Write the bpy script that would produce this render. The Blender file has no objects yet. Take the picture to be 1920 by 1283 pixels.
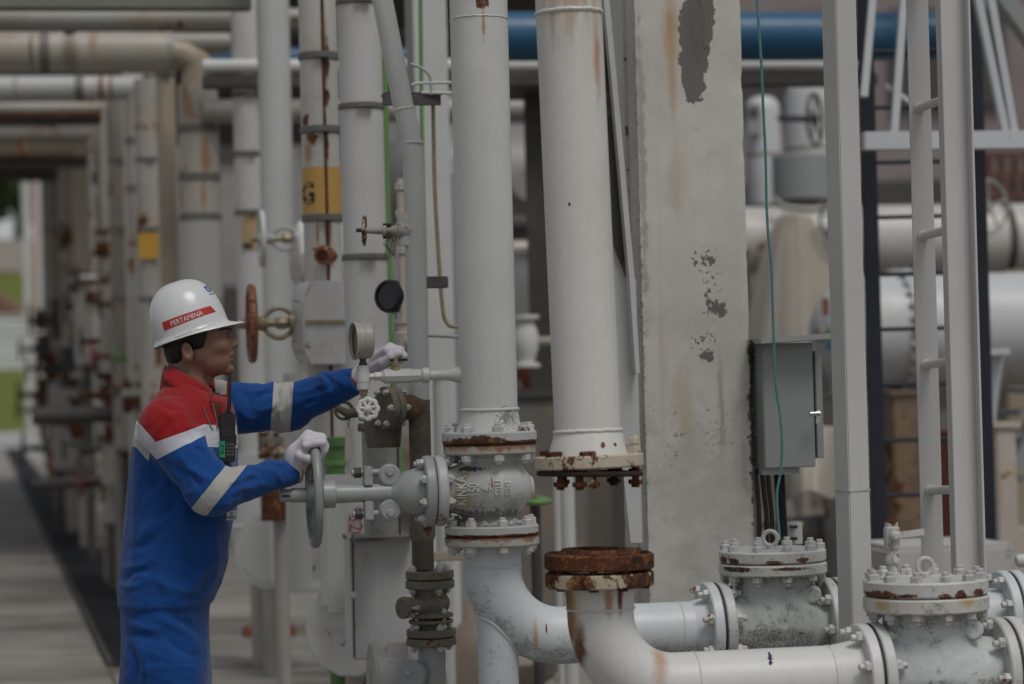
import bpy, bmesh, math, random
import numpy as np
from mathutils import Vector, Matrix, Quaternion
from mathutils.bvhtree import BVHTree
random.seed(7)
SC = bpy.context.scene
COL = SC.collection
# ------------------------------------------------------------------ camera
LENS, W0, H0 = 85.0, 1920.0, 1283.0
F = LENS / 36.0 * W0
CAMZ = 1.42
PITCH, ROLL = math.radians(1.0), math.radians(-1.45)
RC = Matrix.Rotation(math.radians(90) + PITCH, 3, 'X') @ Matrix.Rotation(ROLL, 3, 'Z')
CO = Vector((0, 0, CAMZ))
cam = bpy.data.cameras.new('camera')
cam.lens = LENS; cam.sensor_width = 36; cam.clip_end = 900
cam.dof.use_dof = True; cam.dof.focus_distance = 6.7; cam.dof.aperture_fstop = 2.3
camo = bpy.data.objects.new('camera', cam); COL.objects.link(camo)
camo.matrix_world = Matrix.Translation(CO) @ RC.to_4x4()
SC.camera = camo
# ------------------------------------------------------------------ sky, sun, exposure
SUN_EL, SUN_AZ = math.radians(60), math.radians(150)      # azimuth measured from +Y (away from us) clockwise
wd = bpy.data.worlds.new('World'); SC.world = wd; wd.use_nodes = True
wn = wd.node_tree
sky = wn.nodes.new('ShaderNodeTexSky'); sky.sky_type = 'NISHITA'; sky.sun_disc = False
sky.sun_elevation = SUN_EL; sky.sun_rotation = SUN_AZ; sky.air_density = 1.0; sky.dust_density = 1.2
hs = wn.nodes.new('ShaderNodeHueSaturation'); hs.inputs['Saturation'].default_value = 0.26
wn.links.new(sky.outputs[0], hs.inputs['Color'])
wn.links.new(hs.outputs[0], wn.nodes['Background'].inputs[0])
wn.nodes['Background'].inputs[1].default_value = 0.082
sl = bpy.data.lights.new('sun', 'SUN'); sl.energy = 1.5; sl.angle = math.radians(22); sl.color = (1, .975, .93)
so = bpy.data.objects.new('sun', sl); COL.objects.link(so)
sd = Vector((math.sin(SUN_AZ) * math.cos(SUN_EL), math.cos(SUN_AZ) * math.cos(SUN_EL), math.sin(SUN_EL)))
so.rotation_euler = (-sd).to_track_quat('-Z', 'Y').to_euler()
SC.view_settings.view_transform = 'Standard'; SC.view_settings.look = 'None'
SC.view_settings.gamma = 1; SC.view_settings.exposure = -0.08
SC.cycles.max_bounces = 6; SC.cycles.use_denoising = True

# ------------------------------------------------------------------ helpers
def P(x, y, Y):
    """a point of the place, from where its picture falls and how far away it stands"""
    d = RC @ Vector(((x - W0 / 2) / F, -(y - H0 / 2) / F, -1))
    return CO + d * (Y / d.y)
def U(Y): return Y / F
def pxs(V):
    q = (np.asarray(V) - np.array(CO)) @ np.array(RC)
    return W0 / 2 - F * q[:, 0] / q[:, 2], H0 / 2 + F * q[:, 1] / q[:, 2]
def V3(*a): return Vector(a)
X_, Y_, Z_ = V3(1, 0, 0), V3(0, 1, 0), V3(0, 0, 1)
ORG = {}
def thing(name, label, cat, loc=(0, 0, 0), group=None):
    o = bpy.data.objects.new(name, None); COL.objects.link(o); o.location = loc
    o.empty_display_size = .1
    o['label'] = label; o['category'] = cat
    if group: o['group'] = group
    ORG[o.name] = Vector(loc)
    return o
def tag(o, label=None, cat=None, group=None, kind=None):
    if label: o['label'] = label
    if cat: o['category'] = cat
    if group: o['group'] = group
    if kind: o['kind'] = kind
    return o
def frame(ax):
    ax = Vector(ax).normalized()
    t = Z_ if abs(ax.z) < .9 else X_
    u = t.cross(ax).normalized(); v = ax.cross(u)
    return ax, u, v
def finish(me, sharp=35):
    me.polygons.foreach_set('use_smooth', [True] * len(me.polygons))
    me.set_sharp_from_angle(angle=math.radians(sharp))
def link(name, me, mat, parent):
    o = bpy.data.objects.new(name, me); COL.objects.link(o)
    if mat is not None and not me.materials: me.materials.append(mat)
    if parent is not None:
        o.parent = parent; ORG[o.name] = ORG[parent.name]
    else: ORG[o.name] = V3(0, 0, 0)
    return o
class M:
    def __init__(s): s.v = []; s.f = []
    def add(s, vs, fs):
        b = len(s.v); s.v += [Vector(v) for v in vs]; s.f += [tuple(i + b for i in f) for f in fs]; return s
    def tube(s, pts, r, seg=16, caps=True, closed=False):
        pts = [Vector(p) for p in pts]; n = len(pts)
        rs = r if isinstance(r, (list, tuple)) else [r] * n
        tg = []
        for i in range(n):
            a = pts[i - 1] if (i > 0 or closed) else pts[i]
            b = pts[(i + 1) % n] if (i < n - 1 or closed) else pts[i]
            tg.append((b - a).normalized())
        _, u, w = frame(tg[0]); vs = []
        for i in range(n):
            if i: u = tg[i - 1].rotation_difference(tg[i]) @ u
            u = (u - tg[i] * u.dot(tg[i])).normalized(); w = tg[i].cross(u)
            for k in range(seg):
                a = 2 * math.pi * k / seg
                vs.append(pts[i] + (u * math.cos(a) + w * math.sin(a)) * rs[i])
        fs = []
        for i in range(n if closed else n - 1):
            j = (i + 1) % n
            for k in range(seg):
                l = (k + 1) % seg
                fs.append((i * seg + k, i * seg + l, j * seg + l, j * seg + k))
        if caps and not closed:
            fs.append(tuple(range(seg - 1, -1, -1))); fs.append(tuple((n - 1) * seg + k for k in range(seg)))
        return s.add(vs, fs)
    def lathe(s, o, ax, prof, seg=32, caps=True, wob=0):
        ax, u, v = frame(ax); o = Vector(o); vs = []; fs = []; n = len(prof)
        for (a, r) in prof:
            for k in range(seg):
                t = 2 * math.pi * k / seg
                q = r * (1 + (random.uniform(-wob, wob) if wob else 0))
                vs.append(o + ax * a + (u * math.cos(t) + v * math.sin(t)) * q)
        for i in range(n - 1):
            for k in range(seg):
                l = (k + 1) % seg
                fs.append((i * seg + k, i * seg + l, (i + 1) * seg + l, (i + 1) * seg + k))
        if caps:
            fs.append(tuple(range(seg - 1, -1, -1))); fs.append(tuple((n - 1) * seg + k for k in range(seg)))
        return s.add(vs, fs)
    def cyl(s, a, b, r, r2=None, seg=24):
        a, b = Vector(a), Vector(b)
        return s.lathe(a, b - a, [(0, r), ((b - a).length, r if r2 is None else r2)], seg)
    def disc(s, c, ax, R, t, seg=48, ch=.0025, hole=0):
        """a flange: thick disc from c along ax with eased rims"""
        ch = min(ch, t * .3)
        return s.lathe(c, ax, [(0, R - ch), (ch, R), (t - ch, R), (t, R - ch)], seg)
    def torus(s, c, ax, R, r, n=48, seg=10):
        ax, u, v = frame(ax); c = Vector(c)
        return s.tube([c + (u * math.cos(2 * math.pi * k / n) + v * math.sin(2 * math.pi * k / n)) * R for k in range(n)], r, seg, closed=True)
    def box(s, c, sz, R=None):
        c = Vector(c); vs = []
        for i in (-1, 1):
            for j in (-1, 1):
                for k in (-1, 1):
                    d = V3(i * sz[0] / 2, j * sz[1] / 2, k * sz[2] / 2)
                    vs.append(c + (R @ d if R is not None else d))
        return s.add(vs, [(0, 1, 3, 2), (4, 6, 7, 5), (0, 4, 5, 1), (2, 3, 7, 6), (0, 2, 6, 4), (1, 5, 7, 3)])
    def prism(s, poly, vec):
        n = len(poly); vec = Vector(vec)
        vs = [Vector(p) for p in poly] + [Vector(p) + vec for p in poly]
        fs = [tuple(range(n)), tuple(range(2 * n - 1, n - 1, -1))]
        for k in range(n): fs.append((k, k + n, (k + 1) % n + n, (k + 1) % n))
        return s.add(vs, fs)
    def bar(s, a, b, w, h, up=Z_):
        """a straight bar of rectangular section from a to b"""
        a, b = Vector(a), Vector(b); d = (b - a).normalized()
        sd = d.cross(up)
        if sd.length < 1e-4: sd = d.cross(X_)
        sd.normalize(); u2 = sd.cross(d)
        pr = [a + sd * (i * w / 2) + u2 * (j * h / 2) for i, j in ((-1, -1), (1, -1), (1, 1), (-1, 1))]
        return s.prism(pr, b - a)
    def build(s, name, mat, parent=None, bev=0, sharp=35):
        me = bpy.data.meshes.new(name)
        o0 = ORG[parent.name] if parent is not None else V3(0, 0, 0)
        me.from_pydata([v - o0 for v in s.v], [], s.f)
        bm = bmesh.new(); bm.from_mesh(me); bmesh.ops.recalc_face_normals(bm, faces=bm.faces)
        if bev:
            es = [e for e in bm.edges if len(e.link_faces) == 2 and e.calc_face_angle(0) > .6]
            bmesh.ops.bevel(bm, geom=es, offset=bev, segments=2, affect='EDGES', clamp_overlap=True)
        bm.to_mesh(me); bm.free()
        finish(me, sharp)
        return link(name, me, mat, parent)
def place(name, me, parent, pos, ax=Z_, spin=0, mat=None):
    """one more copy of a shared mesh, its local Z along ax"""
    o = bpy.data.objects.new(name, me); COL.objects.link(o)
    if parent is not None: o.parent = parent
    o0 = ORG[parent.name] if parent is not None else V3(0, 0, 0)
    ORG[o.name] = o0
    q = Z_.rotation_difference(Vector(ax).normalized())
    o.matrix_local = Matrix.Translation(Vector(pos) - o0) @ q.to_matrix().to_4x4() @ Matrix.Rotation(spin, 4, 'Z')
    if mat is not None:
        if not me.materials: me.materials.append(mat)
        o.material_slots[0].link = 'OBJECT'; o.material_slots[0].material = mat
    return o
_bolts = {}
def bolt_mesh(nr, nh, L, stud=.35, rough=0):
    """a stud with a hexagon nut at both ends, centred on the origin along Z, L between the nuts"""
    k = (round(nr, 4), round(nh, 4), round(L, 4), stud)
    if k in _bolts: return _bolts[k]
    m = M()
    for sg in (-1, 1):
        z0 = sg * L / 2
        m.lathe((0, 0, z0), (0, 0, sg), [(0, nr), (nh * .85, nr), (nh, nr * .86)], 6)
        m.lathe((0, 0, z0 + sg * nh), (0, 0, sg), [(-.001, nr * .58), (nr * stud, nr * .58), (nr * stud + .002, nr * .45)], 10)
    m.cyl((0, 0, -L / 2), (0, 0, L / 2), nr * .55, seg=8)
    me = bpy.data.meshes.new('bolt'); me.from_pydata(m.v, [], m.f)
    bm = bmesh.new(); bm.from_mesh(me); bmesh.ops.recalc_face_normals(bm, faces=bm.faces); bm.to_mesh(me); bm.free()
    finish(me, 30); _bolts[k] = me
    return me
def ring_bolts(parent, c, ax, n, bc, nr, nh, L, mat, ph=0, name='bolt', stud=.35, skip=()):
    ax, u, v = frame(ax); me = bolt_mesh(nr, nh, L, stud)
    for k in range(n):
        if k in skip: continue
        a = 2 * math.pi * k / n + ph
        place(name, me, parent, Vector(c) + (u * math.cos(a) + v * math.sin(a)) * bc, ax, random.uniform(0, 1), mat)
# ------------------------------------------------------------------ signed distance modelling
def grid(lo, hi, h):
    ax = [np.arange(a, b + h, h, dtype=np.float32) for a, b in zip(lo, hi)]
    return np.meshgrid(*ax, indexing='ij')
def capsule(G, a, b, r0, r1=None, sy=1.0):
    r1 = r0 if r1 is None else r1
    a = np.array(a, np.float32); d = np.array(b, np.float32) - a
    px, py, pz = G[0] - a[0], G[1] - a[1], G[2] - a[2]
    h = np.clip((px * d[0] + py * d[1] + pz * d[2]) / max(1e-9, float(d @ d)), 0, 1)
    return np.sqrt((px - h * d[0])**2 + ((py - h * d[1]) / sy)**2 + (pz - h * d[2])**2) - (r0 + (r1 - r0) * h)
def ellip(G, c, r, R=None):
    x, y, z = G[0] - c[0], G[1] - c[1], G[2] - c[2]
    if R is not None:
        R = np.array(R.transposed() if hasattr(R, 'transposed') else R)
        x, y, z = R[0, 0] * x + R[0, 1] * y + R[0, 2] * z, R[1, 0] * x + R[1, 1] * y + R[1, 2] * z, R[2, 0] * x + R[2, 1] * y + R[2, 2] * z
    k0 = np.sqrt((x / r[0])**2 + (y / r[1])**2 + (z / r[2])**2)
    k1 = np.sqrt((x / r[0]**2)**2 + (y / r[1]**2)**2 + (z / r[2]**2)**2) + 1e-6
    return k0 * (k0 - 1) / k1
def scyl(G, a, b, r, rnd=0.0):
    a = np.array(a, np.float32); d = np.array(b, np.float32) - a; L = float(np.sqrt(d @ d)); d = d / L
    px, py, pz = G[0] - a[0], G[1] - a[1], G[2] - a[2]
    t = px * d[0] + py * d[1] + pz * d[2]
    rad = np.sqrt(np.maximum(px * px + py * py + pz * pz - t * t, 0))
    qr, qa = rad - r + rnd, np.abs(t - L / 2) - L / 2 + rnd
    return np.minimum(np.maximum(qr, qa), 0) + np.sqrt(np.maximum(qr, 0)**2 + np.maximum(qa, 0)**2) - rnd
def smin(a, b, k):
    h = np.clip(.5 + .5 * (b - a) / k, 0, 1)
    return b + (a - b) * h - k * h * (1 - h)
def smax(a, b, k): return -smin(-a, -b, k)
_tab = np.random.RandomState(3).rand(32, 32, 32).astype(np.float32)
def vnoise(x, y, z):
    xi, yi, zi = np.floor(x).astype(int), np.floor(y).astype(int), np.floor(z).astype(int)
    fx, fy, fz = x - xi, y - yi, z - zi
    fx, fy, fz = [f * f * (3 - 2 * f) for f in (fx, fy, fz)]
    r = 0
    for i in (0, 1):
        for j in (0, 1):
            for k in (0, 1):
                r = r + _tab[(xi + i) & 31, (yi + j) & 31, (zi + k) & 31] * (fx if i else 1 - fx) * (fy if j else 1 - fy) * (fz if k else 1 - fz)
    return r
def nets(D, G):
    """surface nets: the zero surface of D as quads"""
    nx, ny, nz = D.shape
    h = np.array([G[0][1, 0, 0] - G[0][0, 0, 0], G[1][0, 1, 0] - G[1][0, 0, 0], G[2][0, 0, 1] - G[2][0, 0, 0]])
    o = np.array([G[0][0, 0, 0], G[1][0, 0, 0], G[2][0, 0, 0]])
    cr = [(i, j, k) for i in (0, 1) for j in (0, 1) for k in (0, 1)]
    cs = [D[i:nx - 1 + i, j:ny - 1 + j, k:nz - 1 + k] for i, j, k in cr]
    S = sum((c < 0).astype(np.int8) for c in cs); act = (S > 0) & (S < 8)
    idx = -np.ones(act.shape, np.int64); I = np.argwhere(act); idx[act] = np.arange(len(I))
    cc = np.stack([c[act] for c in cs], 1); crn = np.array(cr, float)
    acc = np.zeros((len(I), 3)); cnt = np.zeros(len(I))
    for a in range(8):
        for b in range(a + 1, 8):
            if abs(crn[a] - crn[b]).sum() != 1: continue
            da, db = cc[:, a], cc[:, b]; m = (da < 0) != (db < 0)
            t = np.where(m, da / np.where(m, da - db, 1), 0)
            acc += (crn[a] + (crn[b] - crn[a]) * t[:, None]) * m[:, None]; cnt += m
    Vt = (I + acc / cnt[:, None]) * h + o
    s = D < 0; fs = []
    for ax in range(3):
        st = np.moveaxis(s, ax, 0); it = np.moveaxis(idx, ax, 0)
        a, b = st[:-1, 1:-1, 1:-1], st[1:, 1:-1, 1:-1]
        for flip, m in ((0, a & ~b), (1, ~a & b)):
            e = np.argwhere(m)
            if not len(e): continue
            i, j, k = e[:, 0], e[:, 1], e[:, 2]
            q = np.stack([it[i, j, k], it[i, j + 1, k], it[i, j + 1, k + 1], it[i, j, k + 1]], 1)
            fs.append(q[:, ::-1] if flip ^ (ax == 1) else q)
    return Vt, np.concatenate(fs)
def sdf_obj(name, D, G, mat, parent=None, sharp=180, attrs=None):
    Vt, Q = nets(D, G)
    o0 = np.array(ORG[parent.name]) if parent is not None else np.zeros(3)
    me = bpy.data.meshes.new(name); me.from_pydata((Vt - o0).tolist(), [], Q.tolist())
    me.polygons.foreach_set('use_smooth', [True] * len(me.polygons))
    if attrs:
        for k, fn in attrs.items():
            at = me.attributes.new(k, 'FLOAT', 'POINT'); at.data.foreach_set('value', np.asarray(fn(Vt), np.float32))
    return link(name, me, mat, parent)
def bvh(o):
    me = o.data; o0 = ORG[o.name]
    return BVHTree.FromPolygons([v.co + o0 for v in me.vertices], [tuple(p.vertices) for p in me.polygons])
def text_mesh(s, size, ext, bold=0):
    cu = bpy.data.curves.new('lettering', 'FONT'); cu.body = s; cu.size = size; cu.extrude = ext; cu.offset = bold
    cu.align_x = 'CENTER'; cu.align_y = 'CENTER'; cu.resolution_u = 4
    ob = bpy.data.objects.new('lettering', cu); COL.objects.link(ob)
    dg = bpy.context.evaluated_depsgraph_get(); me = bpy.data.meshes.new_from_object(ob.evaluated_get(dg))
    bpy.data.objects.remove(ob); bpy.data.curves.remove(cu)
    r = ([v.co.copy() for v in me.vertices], [tuple(p.vertices) for p in me.polygons]); bpy.data.meshes.remove(me)
    return r
def wrap_text(tree, s, size, c, right, up, ray, ext, mat, parent, name='lettering', off=.0, sx=1.0, bold=0):
    """letters laid on a curved surface along the direction ray"""
    vs, fs = text_mesh(s, size, ext, bold); m = M(); out = []
    right, up, ray = Vector(right).normalized(), Vector(up).normalized(), Vector(ray).normalized(); c = Vector(c)
    for v in vs:
        b = c + right * (v.x * sx) + up * v.y
        hit = tree.ray_cast(b - ray * .6, ray)[0]
        b = hit if hit is not None else (tree.find_nearest(b)[0] or b)
        out.append(b - ray * (v.z + off))
    m.add(out, fs)
    return m.build(name, mat, parent, sharp=30)
def wrap_quad(tree, corners, ray, off, mat, parent, name, nu=16, nv=6):
    ray = Vector(ray).normalized(); m = M(); vs = []
    a, b, c, d = [Vector(q) for q in corners]
    for i in range(nu + 1):
        for j in range(nv + 1):
            s, t = i / nu, j / nv
            q = (a * (1 - s) + b * s) * (1 - t) + (d * (1 - s) + c * s) * t
            hit = tree.ray_cast(q - ray * .6, ray)[0]
            if hit is None: hit, nn = tree.find_nearest(q)[:2]; vs.append(hit + nn * off)
            else: vs.append(hit - ray * off)
    m.add(vs, [(i * (nv + 1) + j, (i + 1) * (nv + 1) + j, (i + 1) * (nv + 1) + j + 1, i * (nv + 1) + j + 1) for i in range(nu) for j in range(nv)])
    return m.build(name, mat, parent)
# ------------------------------------------------------------------ materials
class NT:
    def __init__(s, name):
        s.m = bpy.data.materials.new(name); s.m.use_nodes = True; s.t = s.m.node_tree
        s.b = s.t.nodes['Principled BSDF']; s.pos = s.n('ShaderNodeNewGeometry').outputs['Position']
    def n(s, ty, **kw):
        nd = s.t.nodes.new(ty)
        for k, v in kw.items(): setattr(nd, k, v)
        return nd
    def set(s, sock, v):
        if hasattr(v, 'is_output'): s.t.links.new(v, sock)
        else:
            if sock.type == 'RGBA' and not isinstance(v, (int, float)) and len(v) == 3: v = (*v, 1)
            sock.default_value = v
    def ma(s, op, a, b=0.0, clamp=False):
        nd = s.n('ShaderNodeMath', operation=op, use_clamp=clamp); s.set(nd.inputs[0], a); s.set(nd.inputs[1], b); return nd.outputs[0]
    def vm(s, op, a, b=(0, 0, 0)):
        nd = s.n('ShaderNodeVectorMath', operation=op); s.set(nd.inputs[0], a); s.set(nd.inputs[1], b)
        return nd.outputs['Value'] if op in ('LENGTH', 'DOT_PRODUCT', 'DISTANCE') else nd.outputs[0]
    def mix(s, f, a, b, mode='MIX'):
        nd = s.n('ShaderNodeMix', data_type='RGBA', blend_type=mode); s.set(nd.inputs[0], f); s.set(nd.inputs[6], a); s.set(nd.inputs[7], b); return nd.outputs[2]
    def noise(s, scale, detail=4, rough=.6, vec=None, sc=None):
        v = vec if vec is not None else s.pos
        if sc is not None: v = s.vm('MULTIPLY', v, sc)
        nd = s.n('ShaderNodeTexNoise'); s.set(nd.inputs['Vector'], v); nd.inputs['Scale'].default_value = scale
        nd.inputs['Detail'].default_value = detail; nd.inputs['Roughness'].default_value = rough
        return nd.outputs[0]
    def step(s, v, lo, hi, a=0.0, b=1.0):
        nd = s.n('ShaderNodeMapRange', interpolation_type='SMOOTHSTEP'); s.set(nd.inputs[0], v)
        s.set(nd.inputs[1], lo); s.set(nd.inputs[2], hi); nd.inputs[3].default_value = a; nd.inputs[4].default_value = b
        return nd.outputs[0]
    def bump(s, h, strength=.3, dist=.002):
        nd = s.n('ShaderNodeBump'); s.set(nd.inputs['Height'], h); nd.inputs['Strength'].default_value = strength; nd.inputs['Distance'].default_value = dist
        return nd.outputs[0]
    def done(s, col, rough=.5, normal=None, metallic=0.0, spec=.5):
        s.set(s.b.inputs['Base Color'], col); s.set(s.b.inputs['Roughness'], rough); s.set(s.b.inputs['Metallic'], metallic)
        s.b.inputs['Specular IOR Level'].default_value = spec
        if normal is not None: s.t.links.new(normal, s.b.inputs['Normal'])
        return s.m
RUST_D, RUST_M, RUST_O = (.030, .014, .010), (.095, .034, .016), (.32, .135, .045)
MOSS = (.035, .034, .022); OCHRE = (.40, .25, .11)
def rustcol(t):
    a = t.noise(22, 5, .7); c = t.mix(t.step(a, .36, .56), RUST_D, RUST_M)
    return t.mix(t.step(t.noise(55, 4, .7), .5, .72), c, RUST_O)
def paint(name, base, rough=.42, dirt=.35, streak=.25, streakcol=OCHRE, rust=0.0, rscale=9.0, speck=.35, mould=0.0, mscale=14.0, stains=(), bump=.25, drip=0.0):
    """weathered paint: uneven dirt, run marks, specks, rust breaking through, mould; stains are local marks"""
    t = NT(name)
    big = t.noise(2.3, 5, .62); c = t.mix(t.ma('MULTIPLY', t.step(big, .35, .75), dirt), base, tuple(q * k for q, k in zip(base, (.72, .705, .665))))
    fine = t.noise(38, 6, .72); c = t.mix(t.ma('MULTIPLY', t.step(fine, .5, .8), dirt * .55), c, tuple(q * .62 for q in base))
    if streak:
        sv = t.noise(1.0, 4, .6, sc=(34, 34, 1.5)); sb = t.noise(1.6, 2)
        k = t.ma('MULTIPLY', t.ma('MULTIPLY', t.step(sv, .54, .74), t.step(sb, .4, .7)), streak)
        c = t.mix(k, c, tuple(.45 * q + .55 * w for q, w in zip(base, streakcol)))
    bs = t.step(t.noise(1.0, 5, .65, sc=(70, 70, 1.1)), .50, .78); c = t.mix(t.ma('MULTIPLY', bs, dirt * .55), c, tuple(q * w for q, w in zip(base, (.74, .73, .69))))
    if speck:
        sp = t.step(t.noise(120, 2, .5), .735, .775); sz = t.step(t.noise(5, 3), .42, .68)
        c = t.mix(t.ma('MULTIPLY', t.ma('MULTIPLY', sp, sz), speck), c, (.035, .03, .026))
    hgt = t.ma('ADD', t.ma('MULTIPLY', t.noise(260, 3), .35), t.ma('MULTIPLY', t.noise(30, 5), .65))
    rgh = t.ma('ADD', t.ma('MULTIPLY', fine, .3), rough - .12)
    if mould:
        nz = t.n('ShaderNodeNewGeometry').outputs['Normal']; sx = t.n('ShaderNodeSeparateXYZ'); t.set(sx.inputs[0], nz)
        und = t.ma('MULTIPLY', sx.outputs[2], -.22)
        mk = t.step(t.ma('ADD', t.noise(mscale, 7, .75), und), .60 - .12 * mould, .70 - .10 * mould)
        mk = t.ma('MULTIPLY', mk, t.step(t.noise(150, 4, .8), .40, .60)); mk = t.ma('MULTIPLY', mk, min(.85, .5 + .3 * mould))
        c = t.mix(mk, c, (.07, .069, .055)); rgh = t.mix(mk, rgh, (.9, .9, .9))
    if rust:
        rn = t.ma('ADD', t.ma('MULTIPLY', t.noise(rscale, 7, .68), .8), t.ma('MULTIPLY', t.noise(rscale * 5, 5, .7), .2))
        lo = .66 - .30 * rust
        halo = t.step(rn, lo - .10, lo + .02); c = t.mix(t.ma('MULTIPLY', halo, .6), c, tuple(.5 * q + .5 * w for q, w in zip(base, OCHRE)))
        rk = t.step(rn, lo, lo + .025); c = t.mix(rk, c, rustcol(t)); rgh = t.mix(rk, rgh, (.92, .92, .92))
        hgt = t.ma('ADD', hgt, t.ma('MULTIPLY', rk, t.ma('SUBTRACT', t.noise(90, 4, .7), .9)))
    for sd_ in stains:
        cc, rr = Vector(sd_['c']), Vector(sd_['r']); a = sd_.get('a', .5); n = sd_.get('n', 14.0)
        v = t.vm('DIVIDE', t.vm('SUBTRACT', t.pos, tuple(cc)), tuple(rr))
        ln = t.vm('LENGTH', v)
        nn = t.ma('MULTIPLY', t.ma('SUBTRACT', t.noise(n, 5, .65, sc=sd_.get('sc')), .5), a * 3)
        d = t.ma('SUBTRACT', t.ma('SUBTRACT', 1.0 - sd_.get('b', 0.0), ln), nn)
        k = t.ma('MULTIPLY', t.step(d, 0.0, sd_.get('soft', .35)), sd_.get('k', 1.0))
        col = sd_['col']; col = rustcol(t) if col == 'rust' else col
        c = t.mix(k, c, col)
        if sd_.get('peel'): hgt = t.ma('SUBTRACT', hgt, t.ma('MULTIPLY', k, sd_['peel']))
        rgh = t.mix(k, rgh, (sd_.get('rough', .75),) * 3)
    return t.done(c, rgh, t.bump(hgt, bump, .0015))
def rusty(name, light=.25, paintc=None):
    t = NT(name); c = rustcol(t)
    c = t.mix(t.ma('MULTIPLY', t.step(t.noise(7, 5), .4, .75), .6), c, RUST_D)
    if light: c = t.mix(t.ma('MULTIPLY', t.step(t.noise(16, 6, .7), .60 - light * .25, .66 - light * .2), min(1, light * 2)), c, RUST_O)
    if paintc is not None: c = t.mix(t.step(t.noise(12, 6, .7), .53, .57), c, paintc)
    return t.done(c, .88, t.bump(t.noise(70, 6, .75), .7, .003), spec=.25)
def plain(name, col, rough=.5, metallic=0.0, var=.25, scale=20, bump=.0, spec=.5):
    t = NT(name); c = t.mix(t.ma('MULTIPLY', t.step(t.noise(scale, 5), .35, .7), var), col, tuple(q * .5 for q in col))
    return t.done(c, rough, t.bump(t.noise(scale * 8, 4), bump, .002) if bump else None, metallic, spec)
WHITE, WARM, GREYW, SHADE = (.61, .615, .60), (.56, .55, .51), (.46, .48, .49), (.36, .37, .37)
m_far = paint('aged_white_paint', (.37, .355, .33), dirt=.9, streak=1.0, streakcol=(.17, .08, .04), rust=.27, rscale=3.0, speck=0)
m_clean = paint('white_paint', WHITE, dirt=.3, streak=.15, speck=.3)
m_bolt = paint('painted_bolt', (.54, .55, .545), rust=.24, rscale=22, speck=0, dirt=.6)
m_bolt2 = paint('grimy_bolt', (.50, .51, .50), rust=.20, rscale=24, mould=.4, speck=0, dirt=.7)
m_boltr = rusty('rusted_bolt', .05)
m_rust = rusty('rusted_iron', .08)
m_rustl = rusty('flaking_rust', .3, (.42, .36, .26))
m_gask = plain('dark_gasket', (.018, .016, .03), .7)
m_bead = paint('weld_paint', WHITE, dirt=.5, speck=.2, bump=.5)
m_valveg = paint('grey_valve_paint', (.34, .355, .355), rough=.36, dirt=.5, streak=.1, speck=.4, rust=.10, rscale=16)
m_band = plain('band_steel', (.17, .16, .145), .6, .2)
m_ins = paint('insulation_jacket', (.57, .565, .55), dirt=.45, streak=.5, rust=.12, rscale=6, speck=.2)
m_insr = paint('rusting_jacket', (.50, .49, .455), dirt=.6, streak=1.0, streakcol=(.25, .11, .04), rust=.30, rscale=6, speck=.3)
m_tan = paint('tan_jacket', (.40, .34, .26), dirt=.8, streak=.9, streakcol=(.25, .12, .05), rust=.18, rscale=4)
m_moss = paint('mossy_pipe', (.115, .098, .074), rough=.8, dirt=.9, streak=.8, streakcol=(.05, .06, .02), rust=.2, mould=.8, bump=.6)
m_mossg = paint('mossy_fitting', (.165, .158, .128), rough=.75, dirt=.9, streak=.5, rust=.3, rscale=20, mould=.9, bump=.6)
m_green = paint('green_paint', (.13, .26, .08), dirt=.4, streak=0, speck=.1)
m_greend = paint('green_valve_paint', (.09, .20, .06), dirt=.5, streak=0)
m_blue = paint('blue_pipe_paint', (.020, .10, .20), rough=.4, dirt=.3, streak=.2, speck=0)
m_navy = plain('navy_ladder_paint', (.010, .012, .024), .5, var=.5)
m_black = plain('black_plastic', (.012, .012, .013), .4, var=.3)
m_dark = plain('dark_steel', (.075, .07, .066), .7, var=.5)
m_chrome = plain('bright_steel', (.6, .6, .6), .25, 1.0)
m_box = paint('grey_enclosure', (.29, .30, .30), rough=.45, dirt=.25, streak=.2, speck=.1)
m_yellow = paint('yellow_band_paint', (.55, .33, .09), dirt=.5, streak=1.0, streakcol=(.22, .10, .03), rust=.1)
m_tantag = plain('tan_label', (.50, .34, .18), .6, scale=30)
m_letter = plain('black_letters', (.012, .016, .015), .6)
m_letr = plain('red_letters', (.30, .05, .04), .6)
m_red = paint('red_wheel_paint', (.19, .042, .027), dirt=.8, streak=.2, rust=.42, rscale=14, bump=.5)
m_rustpost = paint('rust_streaked_white', (.50, .45, .40), streak=1.0, streakcol=(.40, .14, .05), rust=.25, rscale=4)
m_redpost = plain('red_oxide', (.23, .07, .045), .7, scale=8)
m_brass = plain('dull_brass', (.33, .27, .17), .5, .3, var=.6, scale=60)
# ------------------------------------------------------------------ generic makers
def vert(xr, yr, Y, y0, y1=None):
    """top and bottom of an upright that passes the point (xr,yr)"""
    p = P(xr, yr, Y); zt = P(xr, y0, Y).z; zb = 0.0 if y1 is None else P(xr, y1, Y).z
    return V3(p.x, p.y, zt), V3(p.x, p.y, zb)
def bead(parent, c, ax, r, t=.006, mat=None):
    m = M(); ax, u, v = frame(ax); n = 72
    m.tube([Vector(c) + (u * math.cos(2 * math.pi * k / n) + v * math.sin(2 * math.pi * k / n)) * (r + random.uniform(-.0006, .0006)) + ax * random.uniform(-.001, .001) for k in range(n)], t, 8, closed=True)
    return m.build('weld_bead', mat or m_bead, parent)
def flange(parent, c, ax, R, t, mat, name='flange'):
    return M().disc(c, ax, R, t, 56, .004).build(name, mat, parent)
def arc(c, a0, u, v, R, t0, t1, n):
    return [Vector(c) + (u * math.cos(t0 + (t1 - t0) * k / n) + v * math.sin(t0 + (t1 - t0) * k / n)) * R for k in range(n + 1)]
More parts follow.
